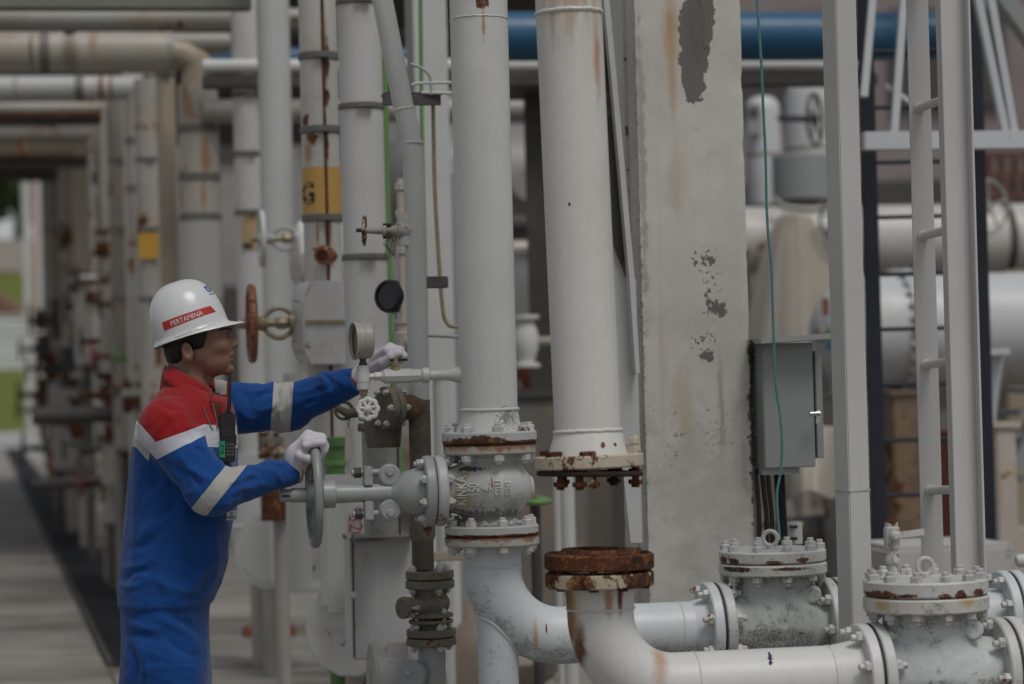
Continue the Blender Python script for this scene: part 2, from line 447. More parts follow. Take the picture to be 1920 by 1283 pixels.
def elbow_pts(p_in, d_in, d_out, R, n=14):
    """path that turns from direction d_in to d_out (square to each other) starting at p_in"""
    c = Vector(p_in) + Vector(d_out) * R
    return [c - Vector(d_out) * R * math.cos(a) + Vector(d_in) * R * math.sin(a) for a in [math.pi / 2 * k / n for k in range(n + 1)]]
def handwheel(parent, c, ax, R, r, mat, spokes=5, name='handwheel', ph=.3, hub=.22, scal=0):
    ax, u, v = frame(ax); c = Vector(c); m = M()
    if scal:
        n = 96
        m.tube([c + (u * math.cos(2 * math.pi * k / n) + v * math.sin(2 * math.pi * k / n)) * R * (1 + .07 * math.cos(scal * 2 * math.pi * k / n)) for k in range(n)], r, 10, closed=True)
    else: m.torus(c, ax, R, r, 64, 12)
    for k in range(spokes):
        a = 2 * math.pi * k / spokes + ph; d = u * math.cos(a) + v * math.sin(a)
        m.tube([c + d * R * hub * .8, c + d * R * .6 + ax * r * .5, c + d * R], [r * .8, r * .65, r * .75], 8)
    m.lathe(c - ax * r * 1.6, ax, [(0, R * hub * .9), (r * .5, R * hub), (r * 2.7, R * hub), (r * 3.2, R * hub * .9)], 20)
    return m.build(name, mat, parent)
YAW = math.radians(10)
UX, UY = V3(math.cos(YAW), math.sin(YAW), 0), V3(-math.sin(YAW), math.cos(YAW), 0)      # the plant's own axes
RY = Matrix.Rotation(YAW, 3, 'Z')
def gpt(x, y):
    d = RC @ Vector(((x - W0 / 2) / F, -(y - H0 / 2) / F, -1)); return CO + d * (-CO.z / d.z)
def along(p, d, x):
    """the point of the line p + t d whose picture falls at column x"""
    p, d = Vector(p), Vector(d); n = RC @ Vector((1, 0, (x - W0 / 2) / F))      # plane of that column
    return p + d * (-(p - CO).dot(n) / d.dot(n))
# ================================================================== SETTING
def st(o): o['kind'] = 'structure'; return o
t = NT('dirt'); c = t.mix(t.step(t.noise(.8, 6, .7), .35, .7), (.13, .102, .08), (.23, .19, .155)); c = t.mix(t.step(t.noise(9, 5, .8), .5, .8), c, (.075, .06, .048))
m_dirt = t.done(c, .95, t.bump(t.noise(14, 6, .8), .8, .03), spec=.2)
t = NT('worn_concrete')
c = t.mix(t.step(t.noise(.55, 6, .65, sc=(.6, 2.0, 1)), .35, .68), (.35, .33, .30), (.21, .195, .17))
c = t.mix(t.ma('MULTIPLY', t.step(t.noise(2.2, 6, .75, sc=(.35, 1.6, 1)), .47, .64), .75), c, (.11, .095, .078))
c = t.mix(t.ma('MULTIPLY', t.step(t.noise(1.3, 4), .62, .75), .45), c, (.20, .12, .07))
m_conc = t.done(c, t.step(t.noise(.7, 4), .3, .7, .45, .85), t.bump(t.noise(45, 6, .8), .5, .006), spec=.4)
t = NT('grass_field'); c = t.mix(t.noise(1.5, 5, .7), (.09, .13, .025), (.19, .20, .06)); m_grass = t.done(c, .9, t.bump(t.noise(9, 6), .8, .05), spec=.1)
t = NT('asphalt_road'); m_road = t.done(t.mix(t.noise(.5, 5), (.38, .38, .37), (.48, .48, .47)), .8)
st(M().box((0, 150, -.05), (700, 700, .1)).build('ground', m_dirt))
# pavement: slabs cast in rows along the corridor
pv = st(thing('pavement', 'stained concrete pavement', 'pavement')); del pv['label'], pv['category']
slabs = {}
y = 8.6
GX0, GX1 = -2.19, -1.80       # the drain runs between these
A = gpt(196, 1229); B = gpt(8, 841)
gd = (V3(B.x, B.y, 0) - V3(A.x, A.y, 0)).normalized()          # direction of the drain and of the corridor
gs = V3(gd.y, -gd.x, 0)                                          # to its right
G0 = V3(A.x, A.y, 0)
def cor(l, s, z=0): return G0 + gs * s + gd * l + V3(0, 0, z)   # corridor coordinates: along, to the right
Rg = Matrix(((gs.x, gd.x, 0), (gs.y, gd.y, 0), (0, 0, 1)))
def cslab(s0, s1, l0, l1):
    k = (round(s1 - s0, 3), round(l1 - l0, 3))
    if k not in slabs:
        mm = M().box((0, 0, 0), (k[0] - .012, k[1] - .012, .1)); me = bpy.data.meshes.new('slab'); me.from_pydata(mm.v, [], mm.f)
        bm = bmesh.new(); bm.from_mesh(me); bmesh.ops.recalc_face_normals(bm, faces=bm.faces)
        bmesh.ops.bevel(bm, geom=[e for e in bm.edges], offset=.008, segments=1, affect='EDGES'); bm.to_mesh(me); bm.free(); slabs[k] = me
    q = cor((l0 + l1) / 2, (s0 + s1) / 2); o = place('slab', slabs[k], pv, (q.x, q.y, -.034 + random.uniform(-.003, .003)), mat=m_conc)
    o.matrix_local = Matrix.Translation((q.x, q.y, -.034 + random.uniform(-.003, .003))) @ Rg.to_4x4()
l = -10.6
while l < 60:
    for s0, s1 in ((-6.6, -4.6), (-4.6, -2.6), (-2.6, -.02), (.42, 2.0), (2.0, 3.6)): cslab(s0, s1, l, l + 1.6)
    if l + 1.6 <= 0: cslab(-.02, .42, l, l + 1.6)
    l += 1.6
gr = thing('drain_grate', 'dark drain channel cover running down the pavement beside the pipe rack', 'drain grate', cor(0, 0))
fr = M(); q = math.pi
for s in (0.0, .39): fr.bar(cor(-.6, s, .012), cor(60, s, .012), .03, .03)
fr.build('grate_frame', m_dark, gr)
M().bar(cor(-.6, .195, -.012), cor(60, .195, -.012), .36, .02).build('channel', m_black, gr)
bm_ = M()
for k in range(400): bm_.bar(cor(-.58 + k * .15, .016, .012), cor(-.58 + k * .15, .374, .012), .05, .012)
o = bm_.build('grate_bar', plain('grate_iron', (.022, .023, .028), .6), gr); o['kind'] = 'stuff'
kb = thing('concrete_kerb', 'low pale concrete kerb across the pavement under the far pipes', 'kerb', cor(11, 1))
kb2 = M().bar(cor(11, .5, .05), cor(11, 3.4, .05), .25, .16).build('kerb_block', paint('kerb_concrete', (.42, .41, .38), streak=0), kb, bev=.01)
# far left: road, grass bank, fence, pole, trees, wall
st(M().box((-14, 80, .02), (60, 28, .04)).build('road', m_road))
st(M().prism([(-70, 95, -.1), (-70, 112, 2.7), (-70, 150, 2.9), (-70, 150, -.2)], (50.5, 0, 0)).build('grass_bank', m_grass))
hb = M()
hv = []; n = 24
for i in range(n + 1):
    for j in range(9):
        x = -96 + i * 2.9; yy = 148 + j * 6
        hv.append((x, yy, 2.6 + (j / 8) ** .9 * 9.6 + random.uniform(-.2, .2)))
hb.add(hv, [(i * 9 + j, (i + 1) * 9 + j, (i + 1) * 9 + j + 1, i * 9 + j + 1) for i in range(n) for j in range(8)])
st(hb.build('hill', m_grass))
w = thing('boundary_wall', 'pale pinkish boundary wall on the grass bank far at the left', 'wall', P(-10, 500, 185))
a, b = P(-330, 478, 190), P(130, 474, 190)
M().bar(a - Z_ * .2, b - Z_ * .2, .4, 2.6).build('wall_panel', paint('wall_render', (.42, .37, .34), streak=.4), w)
rl = thing('white_railing', 'white metal railing on top of the grass bank far at the left', 'railing', V3(P(20, 690, 113).x, 113, 2.7))
for k in range(9):
    x = -66 + k * 19; q = P(x, 606, 113); M().cyl(q, (q.x, 113, 2.6), .12, seg=10).build('post', m_clean, rl)
for yy in (607, 622, 640, 665): M().cyl(P(-75, yy + 1, 113), P(95, yy - 2, 113), .15 if yy < 630 else .1, seg=10).build('rail', m_clean, rl)
m_sign = paint('white_board', (.66, .68, .70), dirt=.2)
sg = thing('white_cabinet', 'long low white equipment cabinet behind the far railing', 'cabinet', V3(P(15, 690, 119).x, 119, 2.7))
q = P(15, 655, 119); M().box((q.x, q.y, 4.0), (4.6, 1.4, 2.6)).build('cabinet_body', m_sign, sg, bev=.04)
M().box((q.x, q.y, 5.36), (4.9, 1.7, .14)).build('cabinet_lid', m_clean, sg, bev=.02)
for k, x in enumerate((51, 72)):
    pt = thing('marker_pole', ['white square post at the corridor end by the grass', 'white post with orange stripe beside the plain one'][k], 'post', V3(P(x, 600, 56).x, 56, 0))
    tp, bt = vert(x, 500, 56 + k, 330)
    M().cyl(tp, V3(bt.x, bt.y, 0), .10 + .02 * k, seg=14).build('post_shaft', m_clean, pt)
    if k: M().bar(tp + V3(-.05, -.115, 0), V3(bt.x - .05, bt.y - .115, .6), .05, .02, up=Y_).build('stripe', plain('orange_stripe', (.5, .14, .06), .6), pt)
rf = thing('brown_roof_shed', 'small brown pitched roof shed at the left edge behind the railing', 'shed', V3(P(-10, 600, 126).x, 126, 2.7))
a = P(-30, 590, 126); M().box((a.x, 126, 4.2), (3.4, 2.4, 3.2)).build('shed_wall', m_dark, rf)
M().prism([V3(a.x - 2.2, 124.5, 5.8), V3(a.x + 2.6, 124.5, 5.5), V3(a.x, 124.5, 7.4)], (0, 3, 0)).build('roof', plain('roof_sheet', (.20, .11, .07), .7), rf)
m_leaf = [None, None]
for k, (a, b) in enumerate((((.022, .05, .014), (.06, .10, .03)), ((.03, .05, .02), (.075, .10, .04)))):
    t = NT('leaf'); m_leaf[k] = t.done(t.mix(t.noise(.9, 3), a, b), .7, spec=.3)
m_bark = plain('bark', (.09, .07, .05), .9)
def tree(label, x, Y, h, R, k):
    b = P(x, 600, Y); z0 = 11.0
    tr = thing('tree', label, 'tree', (b.x, Y, z0), group='trees beyond the plant')
    m = M().tube([(b.x, Y, z0), (b.x + .2, Y, z0 + h * .35), (b.x - .1, Y + .2, z0 + h * .7)], [R * .09, R * .07, R * .03], 8)
    for q in range(5):
        an = q * 1.3; m.tube([(b.x + .1, Y, z0 + h * (.3 + q * .06)), (b.x + R * .55 * math.cos(an), Y + R * .5 * math.sin(an), z0 + h * (.55 + q * .05))], [R * .04, R * .012], 6)
    m.build('trunk', m_bark, tr)
    f = M(); rng = random.Random(int(x + Y))
    cl = [(rng.gauss(0, .42), rng.gauss(0, .42), rng.uniform(-.5, .75)) for _ in range(26)]
    for _ in range(1500):
        q = rng.choice(cl); s = R * .085 * rng.uniform(.6, 1.4)
        p = V3(b.x + R * (q[0] + rng.gauss(0, .16)), Y + R * (q[1] + rng.gauss(0, .16)), z0 + h * .62 + h * .38 * (q[2] + rng.gauss(0, .12)))
        d1 = V3(rng.gauss(0, 1), rng.gauss(0, 1), rng.gauss(0, 1)).normalized() * s; d2 = d1.orthogonal().normalized() * s * .6
        f.add([p - d1, p + d2, p + d1, p - d2], [(0, 1, 2, 3)])
    f.build('crown', m_leaf[k], tr)
tree('dark leafy tree on the grass bank at the left edge', -20, 200, 15, 7, 0)
tree('dark leafy tree behind the white posts at the left', 38, 214, 17, 8, 0)
tree('paler tree seen between the far overhead pipes', 130, 205, 18, 7, 1)
# plant buildings behind everything
bd = thing('plant_building', 'long dull pinkish brown plant building far behind the pipework', 'building', (10, 42, 0))
m_pink = paint('pink_cladding', (.27, .225, .22), streak=.6, dirt=.7)
M().box((13.5, 46, 5.5), (26, 8, 11)).build('wall', m_pink, bd)
for k in range(9):
    M().box((1.9 + k * 2.9, 41.96, 2.2), (2.0, .2, 3.4)).build('window', m_dark, bd)
    M().box((1.9 + k * 2.9, 41.96, 6.9), (2.0, .2, 1.7)).build('window', m_dark, bd)
M().box((13.5, 41.7, 4.5), (26, .5, .5)).build('beam', m_dark, bd)
bd2 = thing('storage_building', 'grey sheeted building far behind the insulated pipes', 'building', (-5, 66, 0))
M().box((-4.6, 70, 6.5), (13.6, 8, 13)).build('wall', paint('grey_sheeting', (.30, .30, .29), streak=.7, dirt=.7), bd2)
for k in range(5):
    M().box((-10.2 + k * 2.8, 65.95, 3.0), (1.7, .2, 2.6)).build('window', m_dark, bd2); M().box((-10.2 + k * 2.8, 65.95, 8.5), (1.9, .2, 1.5)).build('window', m_dark, bd2)
rbw = thing('retaining_wall', 'low dark stained concrete wall behind the yard', 'wall', (6, 27, 0))
M().box((7, 27, .5), (15, .4, 1.0)).build('wall_block', paint('stained_wall', (.17, .145, .125), streak=.6, streakcol=(.2, .09, .04)), rbw, bev=.02)
# ================================================================== helpers for pipes of the background
def hpipe(name, label, x0, x1, y, Y, rp, mat, cat='pipe', group=None, bands=(), bandmat=None, ends=True):
    """a level pipe across the view"""
    c = P((max(x0, 0) + min(x1, 1920)) / 2, y, Y); a, b = along(c, UX, x0), along(c, UX, x1)
    o = thing(name, label, cat, a.lerp(b, .5), group)
    M().cyl(a, b, rp * U(Y), seg=32).build('pipe', mat, o)
    for bx in bands:
        q = along(a, UX, bx); M().lathe(q - UX * .02, UX, [(0, rp * U(Y) + .004), (.04, rp * U(Y) + .004)], 32).build('band', bandmat or m_band, o)
    return o, a, b
def vpipe(name, label, xr, yr, Y, y0, y1, rp, mat, cat='pipe', group=None, bands=(), bandmat=None, bw=.03, seg=32):
    tp, bt = vert(xr, yr, Y, y0, y1)
    o = thing(name, label, cat, bt, group); r = rp * U(Y)
    M().cyl(tp, bt, r, seg=seg).build('pipe', mat, o)
    for by in bands:
        z = P(xr, by, Y).z
        M().lathe((tp.x, tp.y, z - bw / 2), Z_, [(0, r + .002), (.004, r + .006), (bw - .004, r + .006), (bw, r + .002)], 32).build('band', bandmat or m_band, o)
        M().box((tp.x + r * .25, tp.y - r - .01, z), (.05, .02, bw * .7)).build('band_clip', m_band, o)
    return o, tp, bt
# ------------------------------------------------ pipe rack at the left, far
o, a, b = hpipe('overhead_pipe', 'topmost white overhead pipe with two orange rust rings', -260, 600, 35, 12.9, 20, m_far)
for x in (243, 265): 
    q = along(a, UX, x); M().lathe(q - UX * .012, UX, [(0, 20.3 * U(12.9)), (.028, 20.3 * U(12.9))], 32).build('rust_ring', m_tan, o)
def rackpipe(label, x0, xt, y, Y, rp, ybot, mat, matv=None, bands=(), vb=(), hasflange=(), lab=None, mitre=0, tee=0, grp='overhead pipes that turn down into the rack'):
    """a pipe that comes from the left overhead and turns down"""
    a = P(x0, y, Y); c = P(xt, y + 100, Y); r = rp * U(Y); R = r * 1.7
    z = P((max(x0, 0) + xt) / 2, y, Y).z
    o = thing('overhead_pipe', label, 'pipe', (c.x, c.y, 0), grp)
    h0 = V3(c.x, c.y, z); pts = [along(h0, UX, x0)] + elbow_pts(h0 - UX * R, UX, -Z_, R, 10)
    if mitre:
        M().cyl(pts[0], along(h0, UX, mitre), r, seg=32).build('pipe', mat, o); M().cyl(along(h0, UX, mitre) - UX * .02 + Z_ * r * .45, along(h0, UX, 432) + Z_ * r * .45, r * .52, seg=24).build('side_pipe', m_far, o)
        M().disc(along(h0, UX, mitre) - UX * .012, UX, r * 1.025, .03, 40).build('end_ring', m_far, o)
        M().tube([along(h0, UX, mitre) - UX * .03, along(h0, UX, (mitre + xt) / 2) - Z_ * r * .15, h0 - Z_ * r * .5, h0 - Z_ * R], r * .80, 28).build('elbow', m_tan, o)
    elif tee: M().cyl(pts[0], along(h0, UX, tee), r, seg=28).build('pipe', mat, o); M().disc(along(h0, UX, tee), UX, r * 1.12, .05, 24).build('end_flange', m_rust, o); M().cyl(h0 - Z_ * R, h0, r * .96, seg=28).build('drop', matv or mat, o)
    else: M().tube(pts, r, 28).build('pipe', mat, o)
    zb = 0 if ybot is None else P(xt, ybot, Y).z
    M().cyl((c.x, c.y, z - R + .002), (c.x, c.y, zb), r * .995, seg=28).build('riser', matv or mat, o)
    for bx in bands:
        M().lathe(along(h0, UX, bx), UX, [(0, r + .006), (.05, r + .006)], 28).build('band', m_band, o)
    for by in vb:
        zz = P(xt, by, Y).z; M().lathe((c.x, c.y, zz), Z_, [(0, r + .006), (.04, r + .006)], 28).build('band', m_band, o)
    for fy in hasflange:
        zz = P(xt, fy, Y).z
        M().disc((c.x, c.y, zz), Z_, r * 1.75, .05, 28).build('flange', m_rust, o); M().disc((c.x, c.y, zz + .058), Z_, r * 1.75, .05, 28).build('flange', m_far, o)
        ring_bolts(o, (c.x, c.y, zz + .054), Z_, 6, r * 1.45, .028, .03, .12, m_boltr)
    return o, c, r
def ost(x, y, Y, rx, rz, col='rust', **k):
    q = P(x, y, Y); return dict(c=(q.x, q.y, q.z), r=(rx * U(Y), .6, rz * U(Y)), col=col, **k)
m_o2 = paint('stained_jacket', (.46, .435, .385), dirt=.8, streak=1.0, streakcol=(.25, .12, .05), rust=.18, rscale=4, stains=[
    ost(145, 105, 13.3, 26, 60, (.10, .055, .035), a=.3, n=5, soft=.9, k=.85), ost(140, 68, 13.3, 14, 12, (.02, .017, .015), a=.4, n=8, soft=.5), ost(40, 85, 13.3, 40, 30, (.30, .17, .09), a=.5, n=5, soft=.9, k=.7), ost(185, 90, 13.3, 12, 50, (.30, .16, .08), a=.4, n=6, soft=.9, k=.7), ost(75, 105, 13.3, 7, 60, (.16, .08, .04), a=.2, n=6, soft=.7),
    ost(352, 180, 13.3, 7, 80, (.27, .12, .05), a=.3, n=8, soft=.8, k=.9), ost(362, 210, 13.3, 6, 50, (.30, .12, .05), a=.3, n=8, soft=.8, k=.9), ost(390, 290, 13.3, 13, 60, (.33, .17, .07), a=.4, n=8, soft=.8, k=.9), ost(342, 370, 13.3, 5, 50, (.30, .15, .06), a=.3, n=8, soft=.8), ost(386, 370, 13.3, 6, 50, (.33, .16, .07), a=.3, n=8, soft=.8), ost(340, 140, 13.3, 40, 16, (.06, .045, .035), a=.5, n=8, soft=.9, k=.8)])
m_o3 = paint('banded_white', (.47, .475, .475), dirt=.7, streak=.6, rust=.1, rscale=3, stains=[
    ost(160, 168, 15.6, 5, 60, (.28, .14, .06), a=.2, n=6, soft=.7), ost(194, 168, 15.6, 8, 60, (.20, .08, .035), a=.2, n=6, soft=.7), ost(212, 168, 15.6, 5, 60, (.26, .11, .04), a=.2, n=6, soft=.7), ost(40, 168, 15.6, 6, 60, (.25, .2, .17), a=.2, n=6, soft=.7, k=.6)])
o, c, r = rackpipe('thick tan stained insulated pipe that turns down beside the grey beam', -300, 371, 103, 13.3, 38, 1010, m_o2, m_o2, bands=(75,), vb=(250, 340, 415), mitre=318)
q = P(371, 420, 13.3); M().lathe((c.x, c.y, P(371, 560, 13.3).z), Z_, [(0, r * 1.05), (P(371, 416, 13.3).z - P(371, 560, 13.3).z, r * 1.05)], 18).build('jacket', paint('ribbed_jacket', (.42, .41, .38), streak=.6), o)
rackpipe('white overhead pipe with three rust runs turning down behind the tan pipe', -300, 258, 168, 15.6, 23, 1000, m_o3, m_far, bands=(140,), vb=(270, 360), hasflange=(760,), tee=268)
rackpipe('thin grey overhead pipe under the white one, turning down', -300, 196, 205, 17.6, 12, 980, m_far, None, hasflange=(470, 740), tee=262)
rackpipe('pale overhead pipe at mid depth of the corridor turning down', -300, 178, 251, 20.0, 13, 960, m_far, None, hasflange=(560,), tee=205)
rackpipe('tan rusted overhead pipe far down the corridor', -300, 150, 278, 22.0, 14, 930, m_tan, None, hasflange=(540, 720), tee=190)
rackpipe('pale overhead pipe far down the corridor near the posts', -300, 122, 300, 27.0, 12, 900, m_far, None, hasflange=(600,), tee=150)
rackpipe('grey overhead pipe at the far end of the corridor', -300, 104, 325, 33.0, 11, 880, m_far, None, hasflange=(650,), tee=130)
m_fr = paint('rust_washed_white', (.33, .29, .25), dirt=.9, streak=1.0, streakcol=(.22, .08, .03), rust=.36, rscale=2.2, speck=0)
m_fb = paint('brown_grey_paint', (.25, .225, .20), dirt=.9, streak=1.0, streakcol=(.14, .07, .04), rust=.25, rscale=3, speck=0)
for k, (x, Y, y0, y1, rp, mt, lb) in enumerate((
        (318, 13.7, 128, None, 18, m_tan, 'slim tan upright pipe left of the ribbed jacket pipe'),
        (284, 15.0, 150, None, 25, m_far, 'grey upright pipe with a yellow square label behind the helmet'),
        (230, 17.0, 180, None, 24, m_fb, 'grey upright pipe beside the rust stained one'),
        (205, 18.4, 190, None, 22, m_fr, 'upright pipe with a broad rust run below its collar'),
        (164, 22.5, 210, None, 25, m_far, 'grey upright pipe in the dim part of the rack'),
        (134, 25.0, 220, None, 21, m_fr, 'second grey upright pipe in the dim part of the rack'),
        (112, 30.0, 240, None, 19, m_fb, 'grey upright pipe near the corridor end'),
        (94, 36.0, 260, None, 15, m_far, 'last grey upright pipe before the white posts'))):
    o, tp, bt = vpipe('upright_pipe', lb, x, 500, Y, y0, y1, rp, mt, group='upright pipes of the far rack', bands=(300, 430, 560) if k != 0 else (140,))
    r = rp * U(Y)
    if k == 1: M().box((tp.x, tp.y - r - .012, P(x, 463, Y).z), (36 * U(Y), .01, 48 * U(Y))).build('label_plate', plain('yellow_plate', (.50, .28, .03), .6), o)
    if k == 3: M().lathe((tp.x, tp.y, P(x, 345, Y).z), Z_, [(0, r * 1.3), (.09, r * 1.3)], 20).build('collar', m_dark, o)
bmd = thing('rack_beam', 'dark greenish steel beam along the top left of the picture', 'beam', P(200, 5, 11.8)); c0 = P(200, 0, 11.8); M().bar(along(c0, UX, -200), along(c0, UX, 470), .12, .10).build('beam_web', plain('dull_green_steel', (.19, .20, .17), .8), bmd, bev=.006)
for k, (y, Y, h, xe, lb) in enumerate(((226, 17.0, 13, 190, 'nearest dark crossbeam under the overhead pipes'), (308, 21.0, 15, 165, 'middle dark crossbeam under the overhead pipes'), (332, 27.0, 16, 140, 'farthest dark crossbeam under the overhead pipes'))):
    q = thing('rack_beam', lb, 'beam', P(60, y, Y), 'crossbeams of the pipe rack'); c0 = P(xe * .5, y, Y); M().bar(along(c0, UX, -300), along(c0, UX, xe), .12, h * U(Y)).build('beam_web', m_dark, q, bev=.006)
    c0 = P(xe * .5, y - h * .6, Y); M().bar(along(c0, UX, -300), along(c0, UX, xe), .2, .03).build('flange_plate', m_rust, q)
for k, (x, Y, lb) in enumerate(((268, 16.4, 'grey steel column of the rack behind the helmet'), (186, 23.5, 'dim steel column of the rack midway down the corridor'), (128, 33.5, 'dim steel column of the rack near its far end'))):
    q = thing('rack_column', lb, 'column', V3(P(x, 500, Y).x, Y, 0), 'steel columns of the pipe rack'); X0 = P(x, 500, Y).x
    for dy in (-.09, .09): M().box((X0, Y + dy, 1.9), (.2, .014, 3.8)).build('flange_plate', m_far, q)
    M().box((X0, Y, 1.9), (.012, .165, 3.8)).build('web', m_far, q)
# unseen deck plates, added above the picture to shade the corridor
dk = thing('shade_deck', 'added unseen deck above the picture that shades the rack at the left', 'deck', cor(12, 1, 5.5))
for k in range(5):
    l0 = 5.6 + k * 4.2
    M().box(cor(l0 + 2.05, .6, 5.5 + .02 * (k % 2)), (9.6, 4.1, .06), Rg).build('shade_plate', m_dark, dk)
# far valves in the rack
def farvalve(label, x, y, Y, s, mat, wm, side=-1, grp='blurred valves in the far rack'):
    c = P(x, y, Y); o = thing('gate_valve', label, 'valve', c, grp)
    M().lathe(c - Z_ * s, Z_, [(0, s * .55), (s * .15, s * .55), (s * .2, s * .32), (s * .7, s * .5), (s * 1.3, s * .5), (s * 1.8, s * .32), (s * 1.85, s * .55), (s * 2, s * .55)], 20).build('body', mat, o)
    M().cyl(c, c + V3(side * s * 1.5, -.3 * s, 0), s * .22, s * .12, 12).build('bonnet', mat, o)
    handwheel(o, c + V3(side * s * 1.5, -.3 * s, 0), (side, -.2, 0), s * .75, s * .08, wm, 4)
    return o
for x, y, Y, s, mt, wm, lb in ((200, 520, 19, .15, m_clean, m_dark, 'pale valve at the left of a pair behind the helmet'), (245, 530, 18, .14, m_clean, m_dark, 'pale valve at the right of a pair behind the helmet'),
        (228, 668, 17.2, .13, plain('red_valve', (.22, .02, .025), .5), plain('red_wheel', (.26, .02, .025), .5), 'dark red valve in the far rack left of the man'), (258, 672, 16.6, .11, m_green, m_green, 'green valve beside the dark red one'),
        (110, 600, 26, .2, m_dark, m_dark, 'dark valve in the far rack near the railing'), (85, 740, 28, .2, m_rust, m_dark, 'low rusted valve in the far rack'), (130, 690, 24, .2, m_dark, m_rust, 'dark valve below the middle of the far rack'),
        (150, 790, 22, .22, m_rust, m_dark, 'low dark valve above the pavement edge'), (100, 840, 25, .2, m_dark, m_dark, 'lowest dark valve beside the drain'), (215, 740, 17.5, .16, m_rust, m_dark, 'rust stained valve behind the red shoulder'),
        (165, 880, 20, .2, m_dark, m_rust, 'dark valve close to the pavement behind the coverall'), (205, 905, 18, .14, m_rust, m_redpost, 'rust red valve foot behind the coverall')):
    farvalve(lb, x, y, Y, s, mt, wm)
for k, (x, y, Y, wpx, hpx, lb) in enumerate(((190, 610, 20.5, 90, 150, 'large grey insulated box in the far rack'), (260, 790, 16.8, 80, 110, 'grey panel box behind the red shoulder'), (130, 800, 25, 70, 170, 'tall grey cabinet in the far rack by the drain'), (225, 870, 17.6, 60, 90, 'low grey box behind the blue back'))):
    c = P(x, y, Y); o = thing('insulated_box', lb, 'box', V3(c.x, c.y, 0), 'insulated boxes of the far rack')
    M().box(c, (wpx * U(Y), .35, hpx * U(Y))).build('jacket', m_far, o, bev=.03)
    M().box((c.x, c.y, c.z + hpx * U(Y) / 2 + .012), (wpx * U(Y) + .05, .4, .02)).build('lid', m_band, o)
    for s in (-1, 1): M().cyl((c.x + s * wpx * U(Y) * .3, c.y, c.z - hpx * U(Y) / 2), (c.x + s * wpx * U(Y) * .3, c.y, 0), .04, seg=10).build('leg', m_dark, o)
o, a, b = hpipe('low_pipe', 'grey level pipe low in the far rack behind the man', 60, 470, 775, 17, 16, m_dark)
o, a, b = hpipe('low_pipe', 'dark level pipe near the pavement behind the man', 60, 260, 905, 18.2, 10, m_dark)

rng = random.Random(21)
RLAB = ['{c} blurred valve {w} in the far rack']
spots = [(285, 560, 15.2, .15), (262, 600, 15.8, .13), (180, 575, 20.6, .17), (150, 640, 22.4, .17), (195, 690, 19.2, .15), (290, 700, 15.0, .12), (120, 760, 26, .17), (175, 830, 20.2, .16), (235, 820, 16.8, .12), (95, 690, 29, .18), (145, 560, 23.6, .16), (75, 600, 36, .16), (80, 655, 33, .2), (72, 770, 36, .2), (100, 560, 31, .18), (240, 570, 17.4, .13), (205, 640, 18.6, .14), (300, 780, 14.8, .11)]
side = ['left of the helmet', 'just behind the helmet', 'by the dim cabinet', 'by the middle of the corridor', 'behind the red collar', 'close behind the neck', 'low by the drain', 'low behind the elbow of the coverall', 'behind the white shoulder stripe', 'high near the corridor end', 'above the middle of the rack', 'beside the last white post', 'farthest along the drain', 'lowest at the corridor end', 'below the far crossbeam', 'left of the pale valve pair', 'under the pale valve pair', 'behind the coverall back']
for (x, y, Y, s), w in zip(spots, side):
    k = rng.randrange(4); mt = (m_dark, m_rust, m_far, m_rust)[k]; cn = ('dark', 'rust brown', 'grey', 'rusty')[k]
    farvalve(cn + ' blurred valve ' + w, x, y, Y, s, mt, (m_dark, m_rust, m_dark)[rng.randrange(3)], side=rng.choice((-1, 1)), grp='blurred valves in the far rack')
    if rng.random() < .6: hpipe('low_pipe', cn + ' stub pipe joined to the valve ' + w, x - 18, x + 30 + rng.random() * 30, y + rng.uniform(-6, 6), Y + .25, .05 * F / Y, (m_far, m_rust, m_dark)[rng.randrange(3)], group='stub pipes of the far rack')
for k, (x, y0, y1, Y, rp, lb) in enumerate(((205, 330, 445, 17.9, 17, 'rust soaked pipe length hanging above the pale valve pair'), (40, 262, 292, 18.8, 9, 'rust stained hanger under the tan overhead pipe'), (225, 425, 520, 17.2, 9, 'narrow rust brown pipe length over the pale valve pair'), (300, 600, 690, 14.6, 9, 'rust brown spool just behind the helmet'))):
    vpipe('rusted_spool', lb, x, (y0 + y1) / 2, Y, y0, y1, rp, rusty('rust_soaked', .35) if k == 0 else m_rustl, group='rusted spools of the far rack')
# ================================================================== middle distance, left of the big risers
# --- pipes right of the man, going away
def insulated(label, xr, yr, Y, y0, y1, rp, mat, bands, **k): return vpipe('insulated_pipe', label, xr, yr, Y, y0, y1, rp, mat, bands=bands, group='insulated upright pipes', **k)
o, tp, bt = insulated('pale insulated pipe with dark bands and a tan label left of the plain white pipe', 467, 300, 12.4, -300, 1000, 28, m_ins, (180, 290, 400))
r = 28 * U(12.4)
lm = M(); n = 10
for i in range(n + 1):
    an = math.radians(-118 + 80 * i / n)
    for zz in (P(467, 406, 12.4).z, P(467, 470, 12.4).z): lm.v.append(V3(tp.x + math.cos(an) * (r + .004), tp.y + math.sin(an) * (r + .004), zz))
lm.f = [(2 * i, 2 * i + 1, 2 * i + 3, 2 * i + 2) for i in range(n)]
lm.build('label_plate', m_tantag, o); M().box((tp.x - .01, tp.y - r - .008, P(467, 462, 12.4).z), (.05, .006, .02)).build('mark', m_letter, o)
m_pale = paint('pale_white_paint', (.52, .525, .51), dirt=.45, streak=.2, speck=.2)
o, tp, bt = vpipe('upright_pipe', 'smooth plain white pipe between the two insulated pipes behind the man', 518, 300, 11.6, -320, 1090, 31, m_pale)
